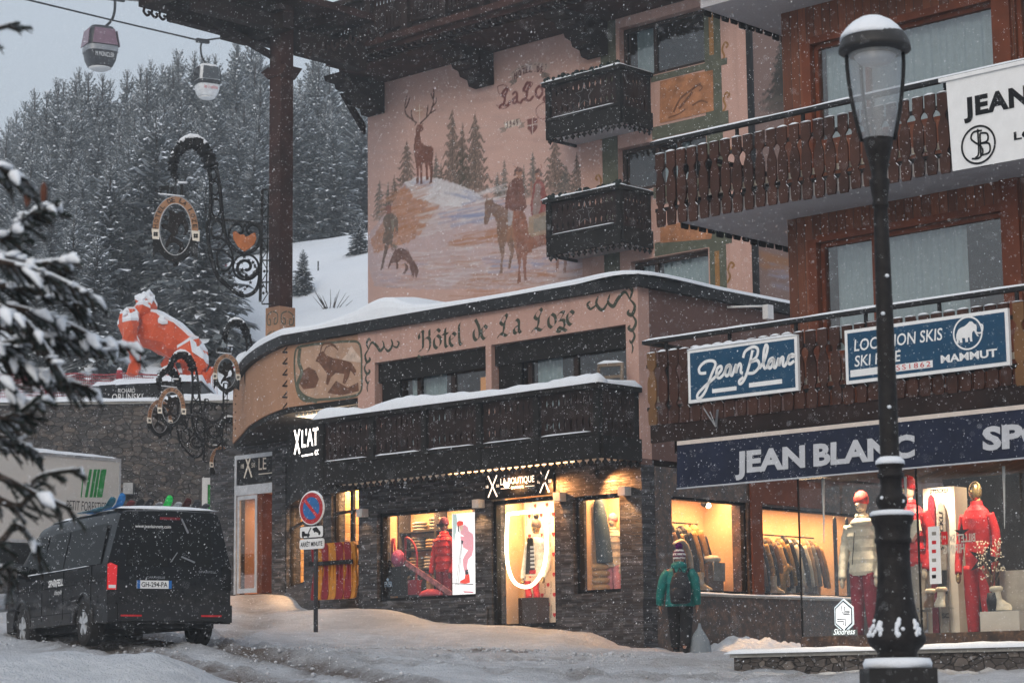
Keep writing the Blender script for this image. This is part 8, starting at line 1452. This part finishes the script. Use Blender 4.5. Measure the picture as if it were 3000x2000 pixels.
# ---------------------------------------------------------------- blurred snowy spruce branches close to the camera
YN = 8.5; sp_ = thing('spruce', 'near dark spruce tree with snow laden branches reaching in from the left edge', 'tree', tuple(G(-420, 1900, YN)), 'W'); rd = random.Random(4); mt = MB(); mn = MB(); ms_ = MB()
TX_ = G(-420, 1000, YN)[0]; mt.tube([(TX_, YN, -1.5), (TX_, YN, 1.0), (TX_, YN, 3.2)], [.12, .09, .03], 10)
br = [[(-420, 20), (-100, 90), (55, 68)], [(-420, 330), (-60, 470), (20, 500), (75, 530)], [(-420, 620), (-40, 700), (70, 640), (155, 600)], [(-420, 560), (-60, 720), (80, 770), (185, 765)], [(-420, 700), (-40, 760), (120, 800), (265, 865)], [(-420, 720), (-20, 830), (130, 850), (240, 900)], [(-420, 800), (-60, 880), (150, 930), (320, 1015)], [(-420, 820), (-30, 950), (180, 980), (390, 1020)], [(-420, 960), (-50, 1030), (110, 1090), (255, 1135)], [(-420, 1000), (-60, 1090), (20, 1120), (80, 1190)],
      [(-420, 1050), (-60, 1210), (40, 1215), (110, 1165)], [(-420, 1150), (-80, 1260), (40, 1290), (105, 1325)], [(-420, 1300), (-60, 1440), (60, 1480), (110, 1400), (235, 1375)], [(-420, 1400), (-60, 1590), (50, 1540), (110, 1610)], [(-420, 1500), (-60, 1650), (20, 1660), (30, 1700)], [(-420, 660), (-40, 880), (90, 960), (200, 1130)], [(-420, 860), (-20, 1000), (60, 1060), (140, 1110)], [(-420, 1230), (-40, 1380), (90, 1440), (205, 1490)], [(-420, 1010), (-20, 1010), (110, 985), (250, 1000)]]
def needles(p, d, n, L):
    for _ in range(n):
        w_ = Vector((rd.gauss(0, 1), rd.gauss(0, 1), rd.gauss(0, 1) - .35)); w_ = (w_ - d * w_.dot(d)).normalized(); e = p + (w_ * .8 + d * .55) * L * rd.uniform(.7, 1.2); s_ = w_.cross(d) * .003
        mn.add([p - s_, p + s_, e], [(0, 1, 2)])
for bi, pts in enumerate(br):
    dy = rd.uniform(-.5, .5); P = cr([G(x, y, YN + dy * (1 if i else 0)) for i, (x, y) in enumerate(pts)], 12); N = len(P); thin = bi in (0, 12, 13, 14, 17)
    mt.tube(P, [.016 * (1 - i / N) + .004 for i in range(N)], 6); snow_k = .35 if bi in (0, 10, 11, 12, 13, 14, 17) else 1.0
    for i in range(int(N * .3), N - 1):
        p = Vector(P[i]); d = (Vector(P[i + 1]) - p); sl_ = d.length; d.normalize()
        for q in range(5): needles(p + d * sl_ * q / 5, d, 8 if snow_k < 1 else 10, .019)
        if i % 2 == 0 and not thin or i % 5 == 0:
            for sd in (-1, 1):
                tw_ = (d * .75 + Vector((0, sd * .65, -.35)) + Vector((rd.uniform(-.2, .2), 0, rd.uniform(-.55, .25)))).normalized(); L = rd.uniform(.07, .19) * (1.1 - .5 * i / N); q0 = p
                mt.tube([p, p + tw_ * L * .5, p + tw_ * L + Vector((0, 0, -.02))], [.005, .004, .002], 4)
                for k in range(int(L / .006)): needles(p + tw_ * .006 * k, tw_, 8, .018)
                if rd.random() < .24 * snow_k: c = p + tw_ * L * .55; ms_.tube([c - tw_ * L * .4 + Vector((0, 0, .006)), c + Vector((0, 0, .018)), c + tw_ * L * .35 + Vector((0, 0, .002))], [.008, .018 * rd.uniform(.7, 1.5), .006], 7)
        if rd.random() < .36 * snow_k and i < N - 2: hgt = .012 * rd.uniform(.6, 1.7) * (1.15 - .5 * i / N) * (1.25 if snow_k == 1 else .5); [ms_.ball(P[i] + np.array((rd.uniform(-.02, .02), rd.uniform(-.02, .02), hgt * rd.uniform(.3, .7))), (hgt * rd.uniform(.6, 1.5), hgt * rd.uniform(.6, 1.3), hgt * rd.uniform(.35, .7)), 8) for _ in range(3)]
    if snow_k < 1 or True: ms_.tube([q + np.array((0, 0, .010)) for q in P[int(N * .35):N - 2]], .006 if snow_k == 1 else .003, 6)
for x, y, h_ in ((140, 770, 95), (75, 745, 70), (190, 830, 80), (235, 880, 70), (130, 870, 60), (20, 900, 80), (300, 1020, 75), (345, 1050, 60), (40, 1010, 60), (150, 1080, 60), (260, 1090, 60), (90, 1140, 50), (15, 1240, 70), (60, 1275, 50), (55, 830, 60)):
    c = G(x, y, YN + rd.uniform(-.2, .1)); k = YN / 6600; [ms_.ball(c + np.array((rd.uniform(-.5, .5), rd.uniform(-.3, .3), rd.uniform(-.16, .12))) * h_ * k, (h_ * k * rd.uniform(.12, .30), h_ * k * rd.uniform(.12, .26), h_ * k * rd.uniform(.06, .12)), 9) for _ in range(3)]
mt.build('trunk', BARK, sp_, fr='W'); nd = NT('frosted_near_needles'); ge = nd.n('NewGeometry'); up = nd.xyz(ge.outputs['Normal'])[2]; fr_ = nd.math('MULTIPLY', nd.mr(nd.math('ABSOLUTE', up), .45, .9), nd.mr(nd.noise(9, 4), .42, .6)); nd = nd.pr(nd.mix(fr_, nd.mix(nd.mr(nd.noise(20), .3, .7), (.014, .022, .018), (.035, .046, .038)), (.50, .53, .57)), .75, spec=.2)
mn.build('needles', nd, sp_, fr='W'); ms_.build('snow_load', M['snow'], sp_, fr='W')
for x, y, lb in ((118, 565, 'brown spruce cone hanging from a snowy twig at the left edge'), (70, 575, 'smaller spruce cone further left on the snowy twig')):
    m = MB(); c = G(x + 10, y, YN); k = YN / 6600; m.lathe([(2 * k, -34 * k), (9 * k, -20 * k), (11 * k, 0), (9 * k, 20 * k), (3 * k, 32 * k)], c, 10); m.build('spruce_cone', pm('cone_brown', (.10, .035, .02), .7, bump=.8), None, tuple(c), 'W', label=lb, cat='cone')
# ---------------------------------------------------------------- the walking person, seen from behind
YW = 37.9; pb0 = G(1995, 1917, YW); per = thing('person', 'person in a teal jacket and bobble hat walking away with a full plastic bag', 'person', tuple(pb0), 'W', radians(-12)); PH = 1.70
J_ = {'pel': (0, 0, .90), 'chest': (0, .02, 1.20), 'neck': (0, .03, 1.44), 'head': (0, .05, 1.56), 'top': (0, .05, 1.62)}
V = [(0, 0, .92), (0, .01, 1.10), (0, .02, 1.30), (0, .03, 1.42), (0, .04, 1.50), (-.09, 0, .86), (-.10, .12, .48), (-.10, .14, .09), (-.10, .27, .05), (.09, 0, .86), (.10, -.02, .48), (.10, -.24, .12), (.10, -.13, .06), (-.20, .01, 1.36), (-.29, .0, 1.10), (-.34, .08, .86), (.20, .01, 1.36), (.27, -.02, 1.10), (.28, .04, .86)]
E_ = [(0, 1), (1, 2), (2, 3), (3, 4), (0, 5), (5, 6), (6, 7), (7, 8), (0, 9), (9, 10), (10, 11), (11, 12), (2, 13), (13, 14), (14, 15), (2, 16), (16, 17), (17, 18)]
R_ = [.13, .13, .14, .06, .055, .10, .07, .035, .02, .10, .07, .035, .02, .07, .05, .04, .07, .05, .04]
vs, fs = skinmesh(V, E_, R_); me = MB(); me.add(vs, fs, 0, True); me.ball((0, .06, 1.60), (.078, .095, .115), 16); me.ball((0, .155, 1.585), (.014, .02, .02), 6); SKIN = pm('skin', (.42, .22, .16), .6, var=.06)
for sx, hx_, hy_ in ((-1, -.345, .10), (1, .285, .055)):      # hands with five fingers, slightly curled
    me.ball((hx_, hy_, .80), (.028, .04, .05), 10)
    for k, (oy, L) in enumerate(((.028, .06), (.010, .075), (-.010, .07), (-.028, .055))): me.tube([(hx_, hy_ + oy, .77), (hx_ - sx * .006, hy_ + oy + .004, .745), (hx_ - sx * .018, hy_ + oy + .006, .765 - L)], [.010, .009, .007], 6)
    me.tube([(hx_ - sx * .01, hy_ + .035, .81), (hx_ - sx * .03, hy_ + .06, .78), (hx_ - sx * .035, hy_ + .055, .755)], [.011, .010, .008], 6)
me.build('body', SKIN, per, (0, 0, 0), 'L')
TEAL = pm('teal_shell', (.006, .15, .14), .6, var=.35, sc=11, bump=1.0, bsc=9)
m = MB(); rings = [(.80, .245, .185), (.84, .25, .19), (1.0, .225, .17), (1.15, .225, .165), (1.28, .24, .165), (1.38, .215, .15), (1.45, .13, .12), (1.50, .10, .105), (1.53, .085, .09)]
n = 22; rs = [[(a * cos(2 * pi * k / n), .02 + b * sin(2 * pi * k / n), z) for k in range(n + 1)] for z, a, b in rings]
for a, b in zip(rs, rs[1:]): m.strip(a, b, 0, True)
m.add(rs[0][:-1], [tuple(range(n - 1, -1, -1))]); m.ball((0, -.02, 1.47), (.14, .11, .085), 14); m.build('jacket', TEAL, per, (0, 0, 0), 'L')
for pts in ([(-.17, .02, 1.37), (-.25, .01, 1.27), (-.30, .0, 1.10), (-.335, .05, .94), (-.345, .085, .84)], [(.17, .02, 1.37), (.245, .0, 1.27), (.275, -.02, 1.10), (.285, .01, .95), (.285, .045, .84)]): m = MB(); P = cr(pts, 5); m.tube(P, [(.095 - .035 * i / len(P)) * (1 + .03 * (i % 2)) for i in range(len(P))], 12); m.build('sleeve', TEAL, per, (0, 0, 0), 'L')
BLK = pm('black_trousers', (.012, .012, .014), .8, var=.3, bump=.8, bsc=11)
for pts in ([(-.10, .0, .86), (-.105, .08, .66), (-.105, .12, .46), (-.10, .14, .25), (-.10, .14, .12)], [(.10, .0, .86), (.105, -.01, .66), (.105, -.04, .46), (.105, -.15, .25), (.105, -.23, .13)]): m = MB(); P = cr(pts, 4); m.tube(P, [.125 - .05 * i / len(P) for i in range(len(P))], 12); m.build('trouser_leg', BLK, per, (0, 0, 0), 'L')
for x, y in ((-.10, .16), (.105, -.19)): m = MB(); m.lathe([(.055, .0), (.06, .03), (.055, .07), (.05, .14)], (x, y, 0), 12, 0, True, 1, 1); m.ball((x, y + .09, .045), (.05, .11, .045), 10); m.build('boot', BLK, per, (0, 0, 0), 'L')
m = MB(); hat = NT('patterned_knit'); xx, yy, zz = hat.xyz(); wv = hat.math('SINE', hat.math('MULTIPLY', zz, 95.0)); ck = hat.n('TexVoronoi'); hat.l(hat.co(), ck.inputs['Vector']); ck.inputs['Scale'].default_value = 26; f_ = hat.math('MULTIPLY', hat.mr(wv, -.1, .1), hat.mr(ck.outputs['Distance'], .28, .34)); hatm = hat.pr(hat.mix(f_, (.10, .02, .06), (.62, .60, .60)), .9)
m.lathe([(.100, 1.585), (.106, 1.60), (.106, 1.66), (.10, 1.70), (.075, 1.745), (.03, 1.765), (.005, 1.77)], (0, .05, 0), 18); m.build('knit_hat', hatm, per, (0, 0, 0), 'L'); m = MB(); rd = random.Random(2)
for i in range(40): v = Vector((rd.gauss(0, 1), rd.gauss(0, 1), rd.gauss(0, 1))).normalized() * .045; m.ball((v.x, .05 + v.y, 1.81 + v.z), .022, 5)
m.build('pompom', pm('purple_pompom', (.10, .012, .11), .9), per, (0, 0, 0), 'L')
bp = thing('backpack', 'black backpack worn on the back of the teal jacket', 'backpack', tuple(np.array(pb0) + np.array((0, -.2, 1.1))), 'W', radians(-12)); BPM = pm('black_nylon', (.020, .021, .026), .6, var=.4, sc=8, bump=.5, bsc=18)
m = MB(); n = 18; rr_ = [(-.26, .12, .07), (-.24, .165, .10), (-.1, .18, .125), (.06, .17, .115), (.18, .135, .085), (.25, .08, .05), (.27, .02, .02)]; rs = [[(a * np.sign(cos(t)) * abs(cos(t)) ** .6, -.02 + b * sin(t), z) for t in [2 * pi * k / n for k in range(n + 1)]] for z, a, b in rr_]
for a, b in zip(rs, rs[1:]): m.strip(a, b, 0, True)
m.add(rs[0][:-1], [tuple(range(n - 1, -1, -1))]); m.build('pack', BPM, bp, (0, 0, 0), 'L'); m = MB(); m.lathe([(.09, -.2), (.125, -.17), (.125, -.03), (.08, .0)], (0, -.11, 0), 14, 0, True, 1, .5); m.build('front_pocket', BPM, bp, (0, 0, 0), 'L'); m = MB()
for sx in (-1, 1): m.tube(cr([(sx * .09, .02, .2), (sx * .12, .10, .31), (sx * .13, .22, .32), (sx * .14, .33, .2)], 5), .022, 6)
m.tube(cr([(-.04, -.01, .25), (0, -.02, .32), (.04, -.01, .25)], 5), .012, 6); m.build('strap', BPM, bp, (0, 0, 0), 'L')
hb_ = G(2046, 1828, YW - .12); bg2 = thing('plastic_bag', 'full translucent white plastic bag hanging from the right hand of the walker', 'bag', tuple(hb_), 'W'); m = MB(); n = 20; P_ = [(0.018, .02, 0), (.035, -.06, .0), (.10, -.16, 0), (.15, -.27, 0), (.175, -.40, 0), (.18, -.5, 0), (.155, -.545, 0), (.06, -.545, 0)]
rs = [[(.02 + r_ * (1 + .10 * sin(5 * t + z * 9) * (1 if z < -.05 else .3)) * cos(t), r_ * .7 * (1 + .08 * sin(7 * t + z * 14)) * sin(t), z) for t in [2 * pi * k / n for k in range(n + 1)]] for r_, z, _ in P_]
for a, b in zip(rs, rs[1:]): m.strip(a, b, 0, True)
bm = NT('translucent_plastic'); t_ = bm.n('BsdfTransparent'); t_.inputs[0].default_value = (.85, .88, .9, 1); p_ = bm.n('BsdfPrincipled'); p_.inputs['Base Color'].default_value = (.30, .35, .40, 1); p_.inputs['Roughness'].default_value = .3; mm = bm.n('MixShader'); mm.inputs[0].default_value = .75; bm.l(t_.outputs[0], mm.inputs[1]); bm.l(p_.outputs[0], mm.inputs[2]); bm.l(mm.outputs[0], bm.out.inputs[0]); bm.l(bm.bump(bm.noise(14, 4, .7), 1, .03), p_.inputs['Normal']); m.build('bag_skin', bm.m, bg2, (0, 0, 0), 'L')
m = MB(); m.lathe([(.05, -.52), (.13, -.5), (.14, -.42), (.09, -.3), (.02, -.26)], (.02, 0, 0), 12, 0, True, 1, .65); m.build('contents', pm('bag_contents', (.16, .20, .22), .7, var=.5, sc=14), bg2, (0, 0, 0), 'L')
# heap of cleared snow against the granite wall, snow ridge at its foot
sh_ = thing('snow_heap', 'heap of cleared snow piled against the brown granite wall', 'snow heap', tuple(wor((.6, 2.6, .5)))); xs_ = np.linspace(.02, 1.5, 44); ys_ = np.linspace(.9, 5.0, 120); XX, YY = np.meshgrid(xs_, ys_); prof = np.interp(YY, [.9, 1.35, 1.7, 2.0, 2.6, 3.3, 4.1, 5.0], [.0, .05, .16, .19, .24, .22, .16, .10])
E3 = F0[None, :] + XX.ravel()[:, None] * E1 + YY.ravel()[:, None] * E2; zz_ = gz(E3[:, 0], E3[:, 1]).reshape(XX.shape); ZZ = zz_ - .03 + prof * np.clip(1.15 - (XX / 1.45) ** 1.5, 0, 1) * (.75 + .5 * fbm(XX * 3, YY * 3, 3, 5)) + (fbm(XX * 6, YY * 6, 4, 6) - .5) * .20 * np.clip(prof * 4, 0, 1); ny, nx = XX.shape; idx = np.arange(nx * ny).reshape(ny, nx)
m = MB(); m.add(list(zip(XX.ravel(), YY.ravel(), ZZ.ravel())), np.stack([idx[:-1, :-1], idx[:-1, 1:], idx[1:, 1:], idx[1:, :-1]], -1).reshape(-1, 4).tolist(), 0, True)
o = ORI[sh_.name] = np.array((.6, 2.6, .5)); sh_.location = wor(o); m.build('snow_pile', M['snow'], sh_)
# ---------------------------------------------------------------- falling snow and misty air
rs_ = np.random.RandomState(5); NF = 62000
dep = 3.5 + 46 * rs_.rand(NF) ** .75; px = rs_.uniform(-80, 3080, NF); py = rs_.uniform(-80, 2080, NF)
dirs = np.stack([(px - 1500) / FPX, -(py - 1000) / FPX, -np.ones(NF)], 1) @ RC.T; P_ = dirs * (dep / dirs[:, 1])[:, None]
keep = P_[:, 2] > gz(P_[:, 0], P_[:, 1]) + .1
L_ = np.stack([(P_ - F0) @ E1, (P_ - F0) @ E2], 1); keep &= ~((L_[:, 1] > -.02) & (L_[:, 0] < .05)) & ~((L_[:, 0] > 4.6) & (L_[:, 1] > -5.9)) & ~((L_[:, 1] > -1.1) & (L_[:, 0] < .2))
P_ = P_[keep]; NF = len(P_); r_ = rs_.uniform(.0009, .0027, NF) * (1 + .8 * (rs_.rand(NF) > .965)); r_ *= np.clip(P_[:, 1] / 14, .55, 1.6)
oc = np.array([(1, 0, 0), (-1, 0, 0), (0, 1, 0), (0, -1, 0), (.25, 0, 1.35), (-.25, 0, -1.35)]); fc = np.array([(0, 2, 4), (2, 1, 4), (1, 3, 4), (3, 0, 4), (2, 0, 5), (1, 2, 5), (3, 1, 5), (0, 3, 5)])
V = (P_[:, None, :] + oc[None] * r_[:, None, None]).reshape(-1, 3); Fc = (fc[None] + 6 * np.arange(NF)[:, None, None]).reshape(-1, 3)
me = bpy.data.meshes.new('falling_snow'); me.from_pydata(V.tolist(), [], Fc.tolist()); fm_ = NT('snow_flake'); fm_.pr((.92, .93, .96), .9, spec=.1); me.materials.append(fm_.m)
put('falling_snow', me, None, (0, 0, 0), 'W', kind='stuff')
HAZE = 0.0018
b = MB(); b.box((-230, -20, -4.5), (150, 345, 85)); hz_ = NT('misty_air'); v = hz_.n('VolumePrincipled'); v.inputs['Color'].default_value = (.90, .95, 1.0, 1); v.inputs['Density'].default_value = HAZE; v.inputs['Anisotropy'].default_value = .2; hz_.l(v.outputs[0], hz_.out.inputs['Volume']); b.build('haze', hz_.m, None, (0, 0, 0), 'W', kind='stuff')
